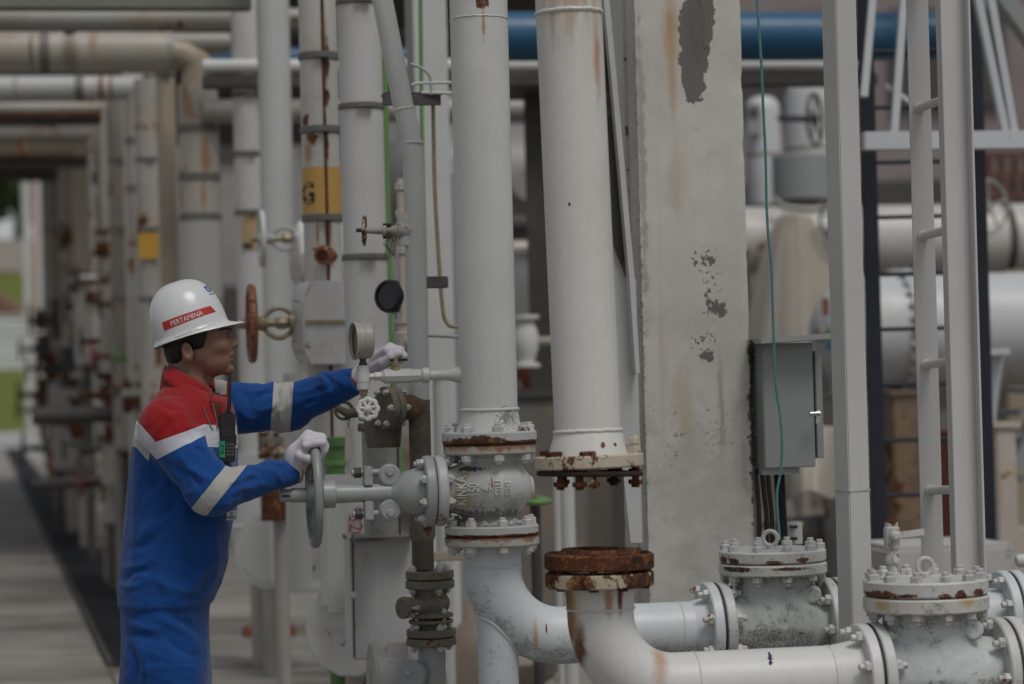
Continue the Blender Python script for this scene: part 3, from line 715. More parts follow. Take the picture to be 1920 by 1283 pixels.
# G pipe
YG = 8.9
def gst(x, y, rx, rz, col='rust', **k):
    q = P(x, y, YG); return dict(c=(q.x, q.y - 36 * U(YG), q.z), r=(rx * U(YG), .09, rz * U(YG)), col=col, **k)
m_gp = paint('rust_run_jacket', (.52, .51, .475), dirt=.6, streak=.7, streakcol=(.30, .17, .08), rust=.16, rscale=7, speck=.3, stains=[
    gst(611, 90, 9, 130, (.28, .15, .07), a=.6, n=12, soft=.9, k=.8, sc=(2, 2, .4)), gst(615, 120, 6, 40, a=.7, n=26, soft=.3), gst(616, 185, 5, 20, a=.6, n=26, soft=.3), gst(574, 228, 8, 16, a=.8, n=26, soft=.3),
    gst(588, 262, 12, 14, a=.9, n=30, soft=.3), gst(582, 285, 15, 35, (.30, .16, .07), a=.6, n=20, soft=.9, k=.8, sc=(3, 3, .3)), gst(616, 280, 4, 36, a=.5, n=26, soft=.4), gst(618, 440, 9, 40, (.25, .12, .05), a=.5, n=20, soft=.8, sc=(3, 3, .3)), gst(598, 440, 4, 40, (.30, .17, .07), a=.5, n=20, soft=.8)])
o, tp, bt = insulated('rust streaked insulated pipe carrying a yellow band with a black letter G', 602, 300, YG, -420, 1085, 36, m_gp, (107, 245, 410))
r = 36 * U(YG); zt, zb = P(602, 316, YG).z, P(602, 404, YG).z
yb = M().lathe((tp.x, tp.y, zb), Z_, [(0, r + .003), (zt - zb, r + .003)], 40, caps=False).build('yellow_band', m_yellow, o)
wrap_text(bvh(yb), 'G', .108, P(580, 367, YG), X_, Z_, Y_, .001, m_letter, o, off=.0015, sx=.68, bold=.0026)
M().tube([(tp.x + r * .32, tp.y - r * .97, P(602, y, YG).z) for y in (-60, 900)], .006, 6).build('seam', m_rust, o)
M().lathe(V3(tp.x, tp.y, P(602, 482, YG).z) + V3(.01, -r - .06, 0), (0.25, 1, 0), [(-.01, .022), (0, .036), (.03, .036), (.035, .024), (.12, .024)], 16).build('drain_stub', m_red, o)
M().lathe(V3(tp.x, tp.y, P(602, 482, YG).z) + V3(.01, -r - .06, 0), (0.25, 1, 0), [(-.02, .001), (-.02, .02), (.0, .022)], 16).build('stub_plug', m_rust, o)
# octagonal valve jacket on the G pipe
vb = thing('valve_jacket', 'octagonal grey insulation box round a valve on the yellow banded pipe', 'valve box', P(595, 605, YG - .12))
d0 = YG - .28
fp = [(584, 527), (655, 525), (655, 684), (588, 684), (571, 656), (571, 552)]
bp = [(556, 531), (640, 531), (640, 684), (560, 683), (546, 652), (547, 560)]
m = M(); A_ = [P(x, y, d0) for x, y in fp]; B_ = [P(x, y, d0 + .10) for x, y in bp]; n = 6
C_ = [q + V3(.005, .38, 0) for q in B_]
m.add(A_ + B_ + C_, [tuple(range(n))] + [(i, i + n, (i + 1) % n + n, (i + 1) % n) for i in range(n)] + [(i + n, i + 2 * n, (i + 1) % n + 2 * n, (i + 1) % n + n) for i in range(n)] + [tuple(range(3 * n - 1, 2 * n - 1, -1))])
m.build('jacket', m_ins, vb, bev=.004)
M().bar(P(572, 604, d0 - .004), P(655, 603, d0 - .004), .008, .012).build('seam', m_brass, vb)
for (x0, y0), (x1, y1) in (((584, 527), (571, 552)), ((571, 552), (571, 656)), ((571, 656), (588, 684))): M().bar(P(x0, y0, d0 - .002), P(x1, y1, d0 - .002), .006, .008, up=Y_).build('rib', m_ins, vb)
for x, y in ((559, 565), (556, 600), (557, 640), (562, 660)):
    place('rivet', bolt_mesh(.004, .003, .02), vb, P(x, y, d0 + .05), (-.75, -.65, 0), mat=m_brass)
def yoke_wheel(label, xw, yw, Rpx, xe, Y, mat, ym, group, wob=0):
    """a handwheel seen nearly edge on with its open yoke running right to the valve"""
    c = P(xw, yw, Y); e = along(c, UX, xe); L = (e - c).length; u = (e - c).normalized()
    o = thing('valve_handwheel', label, 'valve wheel', c, group); R = Rpx * U(Y)
    handwheel(o, c, u, R, R * .115, mat, 4, hub=.2)
    M().lathe(c - u * R * .42, u, [(0, R * .10), (R * .05, R * .14), (R * .42, R * .14), (L, R * .09)], 12).build('stem', m_brass, o)
    M().lathe(c + u * R * .12, u, [(0, R * .16), (L * .12, R * .22), (L * .25, R * .16)], 14).build('hub', ym, o)
    n = 20; k0 = c + u * L * .22
    for s in (-1, 1):
        M().tube([k0 + u * (L * .78 * i / n) + Z_ * s * R * .42 * math.sin(math.pi * i / n) ** .7 for i in range(n + 1)], R * .07, 8).build('yoke_arm', ym, o)
    M().lathe(c + u * L * .52, u, [(0, R * .12), (R * .1, R * .2), (R * .3, R * .2), (R * .4, R * .12)], 6).build('gland_nut', m_brass, o)
    M().lathe(e - u * R * .2, u, [(0, R * .3), (R * .3, R * .3), (R * .3, R * .2), (R * .6, R * .2)], 16).build('neck', ym, o)
    return o
yoke_wheel('rusty red handwheel with an open brown yoke in front of the octagonal jacket', 472, 607, 67, 556, YG - .2, m_red, m_brass, 'edge on handwheels')
yoke_wheel('white handwheel with a grey yoke above the rusty red one', 491, 448, 49, 562, 10.2, m_pale, m_valveg, 'edge on handwheels')
ew = thing('insulated_flange', 'pale insulated round flange cover behind the yellow band pipe', 'flange cover', P(562, 460, 10.3))
M().lathe(P(545, 480, 10.3), UX, [(0, .10), (.03, .15), (.14, .17), (.22, .17)], 10).build('jacket', m_ins, ew, bev=.004)
# LP2
YL = 8.25
o, tp, bt = insulated('wide pale insulated pipe with three dark bands beside the yellow banded pipe', 679, 250, YL, -460, 1030, 41, paint('wide_jacket', (.53, .53, .52), dirt=.3, streak=.35, rust=.03, rscale=8, speck=.3), (5, 201, 483), bw=.022)
# small rusty hand valve on the slanted pipe, black gauge and fittings
YS = 7.25
# slanted 2 inch pipe with upright foot
sp = thing('slanted_pipe', 'narrow white pipe that slants at the top then drops to the mossy flanges', 'pipe', vert(785, 700, YS, 0)[1])
cx = P(782, 600, YS)
def zat(y): return P(782, y, YS).z
pts = [P(712, -40, YS), P(725, 30, YS), P(757, 205, YS)]
top = V3(cx.x, cx.y, zat(285)); a = P(757, 205, YS)
pts = [P(635, -420, YS), P(729, 60, YS), a, a.lerp(top, .45) + V3(.004, 0, 0), top, V3(cx.x, cx.y, zat(752))]
M().tube(pts, 19.5 * U(YS), 24).build('pipe', m_pale, sp)
bead(sp, a, (a - pts[1]), 19.5 * U(YS), .003); bead(sp, V3(cx.x, cx.y, zat(268)), Z_, 20 * U(YS), .003)
M().cyl((cx.x, cx.y, zat(750)), (cx.x, cx.y, zat(1068)), 20.5 * U(YS), seg=24).build('mossy_length', m_moss, sp)
m = M().lathe((cx.x, cx.y, zat(940)), Z_, [(-.12, 21 * U(YS)), (-.1, 25 * U(YS)), (.06, 24 * U(YS)), (.1, 21 * U(YS))], 20); m.build('sleeve', m_mossg, sp)
# mossy flange chain at its foot
def smallflange(o, y, R, t, mat, nb=4, gapm=m_rust, L=None):
    z = zat(y); c = V3(cx.x + 22 * U(YS), cx.y, z) * 1.0; c.x = CXF
    f = M().disc(c - Z_ * t, Z_, R, t - .002, 40).build('flange', mat, o); M().disc(c + Z_ * .002, Z_, R * .985, t - .002, 40).build('flange', mat, o)
    M().disc(c - Z_ * .002, Z_, R * .9, .004, 30).build('gasket', gapm, o)
    ring_bolts(o, c, Z_, nb, R * .78, .012, .013, 2 * t, m_bolt2, ph=.5)
CXF = P(806, 1090, YS).x
fv = thing('check_valve', 'small mossy flanged check valve low on the slanted pipe', 'valve', (CXF, cx.y, 0))
smallflange(fv, 1087, 46 * U(YS), .026, m_mossg)
smallflange(fv, 1195, 47 * U(YS), .024, m_mossg)
zt = zat(1105)
G = grid((CXF - .13, cx.y - .11, zat(1190)), (CXF + .11, cx.y + .11, zat(1098)), .0035)
c = (CXF, cx.y)
D = smin(scyl(G, (*c, zat(1186)), (*c, zat(1100)), 27 * U(YS), .004), ellip(G, (CXF, cx.y, zat(1132)), (37 * U(YS), .055, 26 * U(YS))), .015)
D = smin(D, scyl(G, (CXF - .02, cx.y - .03, zat(1136)), (CXF - .085, cx.y - .06, zat(1128)), .022, .004), .012)
D = np.minimum(D, scyl(G, (*c, zat(1158)), (*c, zat(1150)), 42 * U(YS), .004)); D = np.minimum(D, scyl(G, (*c, zat(1169)), (*c, zat(1162)), 42 * U(YS), .004))
sdf_obj('body', D, G, m_mossg, fv)
M().disc(P(762, 1140, YS - .06), (-.8, -.6, 0), 20 * U(YS), .02, 20).build('cap', m_mossg, fv)
ring_bolts(fv, P(762, 1140, YS - .06) + V3(.006, .005, 0), (-.8, -.6, 0), 4, 15 * U(YS), .008, .008, .02, m_bolt2)
ring_bolts(fv, V3(CXF, cx.y, zat(1160)), Z_, 4, 36 * U(YS), .009, .01, .035, m_bolt2, ph=.8)
lp = thing('low_pipe', 'short grey pipe stub standing below the mossy check valve', 'pipe', (CXF, cx.y, 0))
M().cyl((CXF, cx.y, 0), (CXF, cx.y, zat(1212)), 26 * U(YS), seg=28).build('pipe', m_valveg, lp)
M().disc(P(777, 1265, YS - .05), (-.35, -1, .1), 27 * U(YS), .03, 32).build('side_cover', m_valveg, lp); ring_bolts(lp, P(770, 1262, YS - .06), (-.35, -1, .1), 3, .0, .010, .01, .03, m_bolt2, skip=(1, 2))
# horizontal mossy block valve feeding it
mv = thing('mossy_valve', 'mossy brown flanged valve beside the slanted pipe under the man’s raised sleeve'.replace('’', ''), 'valve', P(735, 765, YS))
mv['label'] = 'mossy brown flanged valve joined to the slanted pipe below the gauge'
q = V3(cx.x, cx.y, P(785, 763, YS).z); dd = V3(-.72, -.45, 0).normalized()
M().cyl(q, q + dd * .11, 24 * U(YS), seg=24).build('pipe_stub', paint('brown_stub', (.10, .062, .04), rough=.8, dirt=.8, streak=0, rust=.3, rscale=14, bump=.6), mv)
M().disc(q + dd * .075, dd, 38 * U(YS), .022, 40).build('flange', m_mossg, mv); M().disc(q + dd * .1, dd, 40 * U(YS), .022, 40).build('flange', m_mossg, mv)
ring_bolts(mv, q + dd * .098, dd, 6, 33 * U(YS), .010, .011, .046, m_bolt2)
M().lathe(V3(P(718, 780, YS + .05).x, q.y + .05, P(718, 840, YS).z), Z_, [(0, .05), (.04, .055), (.1, .06), (.14, .045)], 20).build('body', m_mossg, mv)
M().tube([P(690, 770, YS + .06), P(652, 776, YS + .06), P(633, 765, YS + .06), P(628, 752, YS + .06)], [.018, .015, .011, .008], 10).build('side_arm', m_moss, mv)
M().torus(P(645, 770, YS + .06), (0.2, -1, .1), .026, .005, 24, 8).build('ring', m_dark, mv)
dp = thing('capped_pipe', 'short upright grey pipe with a mossy cap below the gauge', 'pipe', vert(712, 900, 7.5, 0)[1])
tp, bt = vert(713, 900, 7.5, 805, 1003); M().cyl(bt, tp, 33 * U(7.5), seg=28).build('pipe', paint('damp_grey', (.33, .335, .32), dirt=.7, streak=.9, streakcol=(.10, .10, .06), mould=.7), dp)
M().disc(tp - Z_ * .006, Z_, 40 * U(7.5), .026, 32).build('cap', m_mossg, dp)
M().tube([V3(tp.x + 35 * U(7.5), tp.y - .01, z) for z in (tp.z, bt.z)], .003, 6).build('wire', m_dark, dp)
tg = thing('hanging_tag', 'rusty white strip tag hanging on a wire below the raised sleeve', 'tag', P(655, 830, 7.3))
M().box(P(655, 832, 7.3), (16 * U(7.3), .004, 60 * U(7.3))).build('plate', m_rustpost, tg, bev=.001)
M().tube([P(655, 803, 7.3), P(652, 795, 7.3), P(656, 788, 7.3), P(650, 779, 7.3)], .002, 6).build('wire', m_dark, tg)
m_crust = paint('crusted_paint', (.42, .42, .40), dirt=.9, streak=.3, rust=.30, rscale=26, mould=.7, mscale=30, bump=.8)
# rusty small valve on the left side of the slanted pipe
sv = thing('small_valve', 'small crusted valve with a broken looking wheel high on the slanted pipe', 'valve', P(720, 433, YS))
c = P(762, 433, YS); w = P(679, 432, YS)
M().lathe(c, (w - c), [(-.02, .030), (0, .033), (.022, .033), (.026, .020), (.04, .015), (.058, .014), (.060, .021), (.070, .021), (.072, .012), ((w - c).length, .009)], 18).build('body', m_crust, sv)
for z in (-.018, .018): M().cyl(c + V3(-.07, -.01, z), c + V3(-.045, -.01, z), .006, seg=6).build('gland_bolt', m_rust, sv)
handwheel(sv, w + (c - w) * .05, (w - c), .040, .0055, paint('crusted_wheel', (.40, .37, .32), dirt=.9, rust=.55, rscale=30, bump=.8), 4, scal=7)
M().cyl(w, w - (c - w).normalized() * .018, .006, seg=8).build('stem', m_letter, sv)
M().cyl(V3(c.x, c.y, c.z - .045), V3(c.x, c.y, c.z + .05), .028, seg=16).build('neck', m_pale, sv)
rng = random.Random(3); m = M()
for k in range(9):
    p = c + V3(-.05 + rng.uniform(-.012, .012), -.02, -.02); m.tube([p, p + V3(rng.uniform(-.015, .015), -.006, -.02), p + V3(rng.uniform(-.02, .02), -.003, -.045 - rng.random() * .02)], .0012, 5)
m.build('wire_scrap', m_dark, sv)
# second white instrument pipe behind the slanted one
ip = thing('instrument_pipe', 'rust spotted thin upright pipe close behind the slanted pipe', 'pipe', vert(753, 500, 7.6, 0)[1])
tp, bt = vert(754, 500, 7.6, 335, 660); M().cyl(bt, tp, 7 * U(7.6), seg=16).build('pipe', m_rustpost, ip)
for y in (350, 400, 425, 470): M().lathe(V3(tp.x, tp.y, P(754, y, 7.6).z), Z_, [(-.012, .012), (-.01, .018), (.01, .018), (.012, .012)], 8).build('coupling', m_rustpost, ip)
tz = V3(tp.x, tp.y, P(750, 640, 7.6).z); M().lathe(tz, Z_, [(-.03, .024), (-.025, .03), (.025, .03), (.03, .022), (.05, .02), (.055, .026), (.07, .026)], 12).build('tee', m_rustpost, ip)
M().cyl(tz, tz + V3(.05, -.03, -.01), .026, seg=14).build('branch', m_rustpost, ip)
bg = thing('black_gauge', 'round black gauge seen from behind in front of the wide insulated pipe', 'gauge', P(732, 556, 7.55))
ga = V3(-.62, -1, .02).normalized(); gc = P(733, 556, 7.62)
M().lathe(gc, ga, [(-.025, .044), (-.02, .052), (.012, .053), (.02, .050), (.024, .042), (.016, .041)], 40).build('case', m_black, bg)
M().cyl(gc + ga * .012, gc + ga * .0165, .041, seg=36).build('face', plain('dark_glass', (.02, .022, .025), .12), bg)
M().cyl(P(740, 586, 7.62), P(742, 622, 7.62), 5 * U(7.6), seg=12).build('stem', m_pale, bg)
M().box(P(796, 530, 7.66), (88 * U(7.66), .03, 22 * U(7.66)), RY).build('bracket', m_dark, bg, bev=.003)
br = thing('steel_bracket', 'dark angle bracket carrying thin tubes near the top of the slanted pipe', 'bracket', P(770, 188, 7.8))
M().box(P(772, 187, 7.8), (110 * U(7.8), .012, 22 * U(7.8)), RY).build('leg', m_dark, br, bev=.002); M().box(P(772, 178, 7.84), (110 * U(7.8), .07, .008), RY).build('leg', m_rust, br)
# thin tubes
def tubeth(name, label, pts, Y, rpx, mat, group=None, cat='tube'):
    o = thing(name, label, cat, P(*pts[-1], Y), group); ps = [P(x, y, Y) for x, y in pts]
    qs = []
    for i in range(len(ps) - 1):
        for k in range(6): qs.append(ps[i].lerp(ps[i + 1], k / 6))
    qs.append(ps[-1]); sm = list(qs)
    for _ in range(3): sm = [sm[0]] + [(sm[i - 1] + sm[i] * 2 + sm[i + 1]) / 4 for i in range(1, len(sm) - 1)] + [sm[-1]]
    M().tube(sm, rpx * U(Y), 10).build('tube', mat, o); return o
gt = 'thin instrument tubes'
tubeth('green_tube', 'thin bright green tube running the full height right of the slanted pipe', [(780, -380), (788, -40), (791, 250), (798, 545), (803, 900)], 8.9, 4, m_green, gt)
tubeth('green_tube', 'thicker green pipe hidden partly behind the wide insulated pipe', [(706, -380), (716, -40), (722, 200), (728, 480), (735, 700), (752, 905)], 8.9, 7, m_green, gt)
tubeth('copper_tube', 'dull upright tube that bends to the riser below the black gauge bracket', [(812, 195), (815, 360), (826, 540), (832, 596), (842, 612), (868, 613)], 7.9, 4, m_brass, gt)
tubeth('steel_tube', 'thin arched tube above the dark bracket', [(770, 120), (792, 128), (807, 142), (809, 178)], 7.8, 3, m_valveg, gt)
tubeth('steel_tube', 'upper of the two level tubes above the dark bracket', [(772, 160), (784, 156), (850, 155)], 7.8, 3, m_pale, gt)
tubeth('steel_tube', 'lower of the two level tubes beside the dark bracket', [(790, 174), (850, 175)], 7.8, 3, m_pale, gt)
tubeth('steel_tube', 'thin level tube between slanted pipe and riser below the brown tube', [(800, 629), (864, 632)], 7.7, 3.5, m_valveg, gt)
# pale steel column and grey skirt behind
wc = thing('steel_column', 'broad pale steel column behind the green tube', 'column', vert(825, 400, 10.6, 0)[1])
tp, bt = vert(812, 300, 10.6, -340)
M().box(tp.lerp(bt, .5), (64 * U(10.6), .02, tp.z), RY).build('flange_plate', m_pale, wc, bev=.003)
M().box(tp.lerp(bt, .5) + UY * .12, (.014, .22, tp.z), RY).build('web', m_pale, wc); M().box(tp.lerp(bt, .5) + UY * .24, (64 * U(10.6), .02, tp.z), RY).build('flange_plate', m_pale, wc)
m = M(); q = P(835, 60, 10.2); m.bar(P(835, 330, 10.3), P(818, -20, 10.3), .14, .02, up=Y_); 
gs_ = thing('grey_tank_skirt', 'plain grey tank side between the slanted pipe and the first riser', 'tank', vert(870, 600, 11.4, 0)[1])
tp, bt = vert(872, 600, 11.4, 300); M().lathe(bt, Z_, [(0, .19), (tp.z * .8, .185), (tp.z * .97, .13), (tp.z, .06)], 36).build('shell', paint('grey_tank', (.30, .31, .31), dirt=.4, streak=.2), gs_)
tp2, bt2 = vert(828, 800, 9.2, 705, 1105)
pl = thing('short_pipe', 'short pale upright pipe with a collar behind the slanted pipe foot', 'pipe', bt2); M().cyl(V3(bt2.x, bt2.y, 0), tp2, 15 * U(9.2), seg=24).build('pipe', m_pale, pl); M().disc(tp2, Z_, 21 * U(9.2), .02, 24).build('collar', m_pale, pl)
# panel box, channel with digits, elbows below
pb = thing('panel_jacket', 'flat grey sheet metal insulation box below the handwheel', 'box', P(700, 1230, 7.7))
pc = P(708, 1118, 7.75)
M().box(pc, (112 * U(7.7), .22, 222 * U(7.7)), RY).build('jacket', paint('panel_sheet', (.56, .57, .565), dirt=.5, streak=.3, rust=.06, rscale=14, speck=.6), pb, bev=.004)
M().box(P(708, 1007, 7.7), (118 * U(7.7), .25, .012), RY).build('top_lip', m_band, pb)
M().bar(P(655, 1003, 7.6), P(651, 1110, 7.6), .012, .018, up=Y_).build('seam_strip', m_ins, pb); M().bar(P(661, 1003, 7.62), P(665, 1232, 7.62), .004, .02, up=Y_).build('open_seam', m_dark, pb)
M().box(P(661, 1116, 7.58), (17 * U(7.6), .03, .02), RY).build('clip', m_ins, pb, bev=.004)
ch = thing('steel_channel', 'pale upright steel channel strip lettered 320 in red', 'channel', vert(630, 1100, 7.9, 1150)[0])
tp, bt = vert(628, 1000, 7.95, 890, 1150); M().box(tp.lerp(bt, .5), (34 * U(7.95), .012, (tp - bt).length), RY).build('flange_plate', m_pale, ch, bev=.002)
tp, bt = vert(664, 980, 7.98, 890, 1120); f2 = M().box(tp.lerp(bt, .5) + UY * .03, (46 * U(7.98), .012, (tp - bt).length), RY).build('web', m_pale, ch, bev=.002)
vs, fs = text_mesh('*320', .066, .0006)
m = M(); q = P(667, 982, 7.98) + UY * .018; m.add([q + (-Z_) * v.x * .9 + UX * v.y * 1.0 - UY * (v.z + .001) for v in vs], fs); m.build('lettering', m_letr, ch)
YB = 8.5
be = thing('insulated_elbow', 'big round faceted insulation cover low behind the 320 lettered channel', 'pipe elbow', P(600, 1250, YB))
q = P(655, 1180, YB); nd = V3(-.40, -1, .02).normalized(); Rb = 94 * U(YB)
M().lathe(q - nd * .10, nd, [(-.16, Rb * .9), (-.12, Rb * .98), (.02, Rb), (.10, Rb * .97), (.112, Rb * .94), (.114, Rb * .80), (.116, .01)], 14).build('jacket', m_ins, be, bev=.003, sharp=12)
M().cyl(q + Z_ * Rb * .5, q + Z_ * (Rb * 2.6), 52 * U(YB), seg=28).build('riser', m_ins, be)
M().cyl(q - nd * .1, V3(q.x, q.y + .1, 0), .05, seg=16).build('leg', m_far, be)
ri = thing('insulated_elbow', 'rounded grey insulated pipe end low beside the mossy check valve', 'pipe elbow', P(715, 1280, 7.55))
q = P(730, 1283, 7.6)
M().lathe(q + V3(-.03, -.10, 0) - UX * .02, UX, [(0, 84 * U(7.6)), (.012, 90 * U(7.6)), (.02, 90 * U(7.6)), (.10, 88 * U(7.6)), (.22, 80 * U(7.6))], 30).build('jacket', paint('mouldy_jacket', (.44, .44, .42), dirt=.7, mould=.9, streak=.5), ri)
M().box(P(745, 1225, 7.42), (40 * U(7.4), .03, .07), RY).build('strap', m_ins, ri, bev=.003)
hp = thing('hanging_pipe_end', 'plain white upright pipe ending above the pavement behind the handwheel', 'pipe', vert(573, 1100, 9.4, 1105)[0])
tp, bt = vert(573, 1000, 9.4, 700, 1104); M().cyl(bt, tp, 36 * U(9.4), seg=32).build('pipe', m_pale, hp); M().disc(bt - Z_ * .002, Z_, 35 * U(9.4), .02, 32).build('end_ring', m_mossg, hp)
# far elbows behind the man's arm, and their stand
el = thing('pipe_elbow', 'large pale elbow seen past the front of the coverall', 'pipe elbow', P(470, 1050, 12.2))
c0 = P(466, 850, 12.4); r = 40 * U(12.4); dv_ = (UX * .75 - UY * .65).normalized(); e0_ = V3(c0.x, c0.y, P(466, 985, 12.4).z)
ep = elbow_pts(e0_, -Z_, dv_, .19, 12); M().tube([c0, e0_] + ep[1:] + [ep[-1] + dv_ * .12], r, 32).build('pipe', m_pale, el)
bead(el, e0_, Z_, r, .008); M().cyl(ep[6] - Z_ * r, V3(ep[6].x, ep[6].y, 0), .05, seg=14).build('leg', m_far, el)
e2 = thing('round_pipe_cap', 'round pale pipe end cover at the left of the handwheel', 'pipe cap', P(505, 1040, 11.8))
M().lathe(P(508, 1035, 11.9), (-.25, -1, 0), [(-.22, .18), (.0, .187), (.014, .182), (.018, .150), (.026, .148), (.030, .09), (.034, .01)], 40).build('cover', m_pale, e2); M().cyl(P(508, 1035, 11.95), V3(P(508, 1035, 11.95).x, 11.95, 0), .05, seg=14).build('leg', m_far, e2)
sdn = thing('pipe_stand', 'adjustable pipe stand on a red brown base plate', 'pipe stand', gpt(505, 1196))
g = gpt(505, 1196); 
M().box(g + Z_ * .035, (95 * U(g.y), .24, .07), RY).build('base_plate', m_redpost, sdn, bev=.01)
M().lathe(g + Z_ * .07, Z_, [(0, .07), (.03, .06), (.05, .035), (.14, .03)], 18).build('foot', m_rust, sdn)
M().cyl(g + Z_ * .2, g + Z_ * .62, .035, seg=16).build('post', m_far, sdn)
for z in (.2, .26, .34): M().disc(g + Z_ * z, Z_, .085, .03, 22).build('flange', m_far, sdn)
ring_bolts(sdn, g + Z_ * .245, Z_, 4, .07, .013, .015, .09, m_boltr)
rfl = thing('rusted_flange', 'rust edged flange stack on a pale pipe behind the gloved hand', 'flange', P(522, 835, 10.2))
q = P(522, 850, 10.2); M().cyl(q - Z_ * 120 * U(10.2), q, 26 * U(10.2), seg=24).build('pipe', m_far, rfl); M().cyl(V3(q.x, q.y + .05, 0), q - Z_ * .25, .03, seg=12).build('leg', m_far, rfl)
for dz, mt in ((0, m_rustl), (.04, m_mossg)): M().disc(q + Z_ * dz, Z_, 38 * U(10.2), .032, 28).build('flange', mt, rfl)
M().cyl(q + Z_ * .07, q + Z_ * .3, 20 * U(10.2), seg=20).build('neck', m_far, rfl); ring_bolts(rfl, q + Z_ * .035, Z_, 8, 33 * U(10.2), .013, .014, .075, m_boltr)
M().tube([q + V3(-.02, -.05, -.10), q + V3(-.02, -.05, -.28)], 24 * U(10.2), 12).build('rust_wrap', m_rust, rfl)
gb = thing('green_valve_stub', 'green flanged pipe stub behind the gloved hand', 'pipe', vert(628, 890, 8.8, 895)[0])
tp, bt = vert(628, 860, 8.8, 838, 905); M().cyl(V3(bt.x, bt.y, 0), tp, 19 * U(8.8), seg=24).build('pipe', m_greend, gb); M().disc(tp, Z_, 24 * U(8.8), .035, 24).build('flange', m_greend, gb); M().disc(tp - Z_ * .07, Z_, 22 * U(8.8), .02, 24).build('flange', m_green, gb)
rs = thing('rusty_bar', 'short rust brown bar behind the mossy pipe foot', 'bar', P(850, 1043, 8.2)); M().bar(P(800, 1044, 8.2), P(880, 1042, 8.2), .05, 16 * U(8.2)).build('bar', m_tan, rs, bev=.003)
gw = thing('green_handwheel', 'bright green handwheel seen edge on between the two risers', 'valve wheel', P(1000, 938, 9.0))
handwheel(gw, P(1003, 939, 9.0), (.05, -.1, 1), 26 * U(9), 6 * U(9), paint('bright_green', (.15, .29, .08), dirt=.2, streak=0), 4); M().cyl(P(1003, 939, 9.0), V3(P(1003, 939, 9).x, 9.0, 0), .02, seg=12).build('stem', m_dark, gw)
# ================================================================== the two risers and their valves
Y1 = 6.9; u1 = U(Y1)
p1 = P(920, 917, Y1); A1 = V3(p1.x, p1.y, 0)                       # axis of the first riser
def z1(y): return P(920, y, Y1).z
r6 = 54.5 * u1
def band_rust(c, z, R, k=1.0, soft=.3, a=.35, h=.010, n=30.0): return dict(c=(c.x, c.y, z), r=(R * 6, R * 6, h), col='rust', a=a, n=n, soft=soft, k=k)
m_p1 = paint('riser_paint', WHITE, dirt=.45, streak=.4, speck=.5, stains=[
    dict(c=(P(905, 12, Y1).x, P(905, 12, Y1).y - r6, P(905, 8, Y1).z), r=(.022, .06, .03), col='rust', a=.5, n=60, soft=.2),
    dict(c=(P(907, 50, Y1).x, P(907, 50, Y1).y - r6, P(907, 48, Y1).z), r=(.006, .06, .09), col=(.33, .17, .06), a=.4, n=30, soft=.8, k=.8),
    dict(c=(P(955, 790, Y1).x, P(955, 790, Y1).y - r6, z1(782)), r=(.04, .09, .035), col=(.06, .06, .055), a=1.6, b=.25, n=170, soft=.3, k=.7)])
m_fl1 = paint('riser_flange_upper', (.50, .52, .51), dirt=.7, streak=.2, rust=.06, rscale=25, stains=[dict(c=(A1.x - .03, A1.y, z1(826)), r=(.10, .5, .017), col='rust', a=.75, n=26, soft=.2), band_rust(A1, z1(829), .1, h=.007, a=.6)])
m_fl2 = paint('riser_flange_rusting', (.44, .42, .37), dirt=.8, rust=.22, rscale=24, streak=.9, streakcol=(.28, .11, .04), stains=[
    dict(c=(A1.x, A1.y, z1(833)), r=(1, 1, .020), col=(.25, .11, .045), a=1.3, n=30, soft=.7, k=.9, sc=(1, 1, .12)), band_rust(A1, z1(832), .1, h=.006, a=.6)])
m_fl3 = paint('valve_flange_upper', (.46, .47, .45), dirt=.7, rust=.06, rscale=25, stains=[band_rust(A1, z1(1002), .1, h=.007, a=.6)])
m_fl4 = paint('valve_flange_rusting', (.45, .44, .40), dirt=.7, rust=.14, rscale=24, streak=.8, streakcol=(.28, .12, .05), stains=[
    dict(c=(A1.x, A1.y, z1(1004)), r=(1, 1, .014), col=(.25, .11, .045), a=1.3, n=30, soft=.7, k=.9, sc=(1, 1, .12)), band_rust(A1, z1(1004), .1, h=.005, a=.6)])
o1 = thing('riser_pipe', 'big white upright pipe with a rust spot at its top, flanged onto the lettered valve', 'pipe', A1)
M().cyl((A1.x, A1.y, z1(768)), (A1.x, A1.y, z1(-480)), r6, seg=64).build('pipe', m_p1, o1)
bead(o1, (A1.x, A1.y, P(900, 37, Y1).z), Z_, r6, .0022); bead(o1, (A1.x, A1.y, z1(768)), Z_, r6 + .001, .0045)
M().lathe((A1.x, A1.y, z1(812)), Z_, [(0, 66 * u1), (.012, 63 * u1), (.03, 58 * u1), (z1(768) - z1(812), r6)], 64).build('neck', m_p1, o1)
flange(o1, (A1.x, A1.y, z1(831)), Z_, 89 * u1, z1(809) - z1(831), m_fl1)
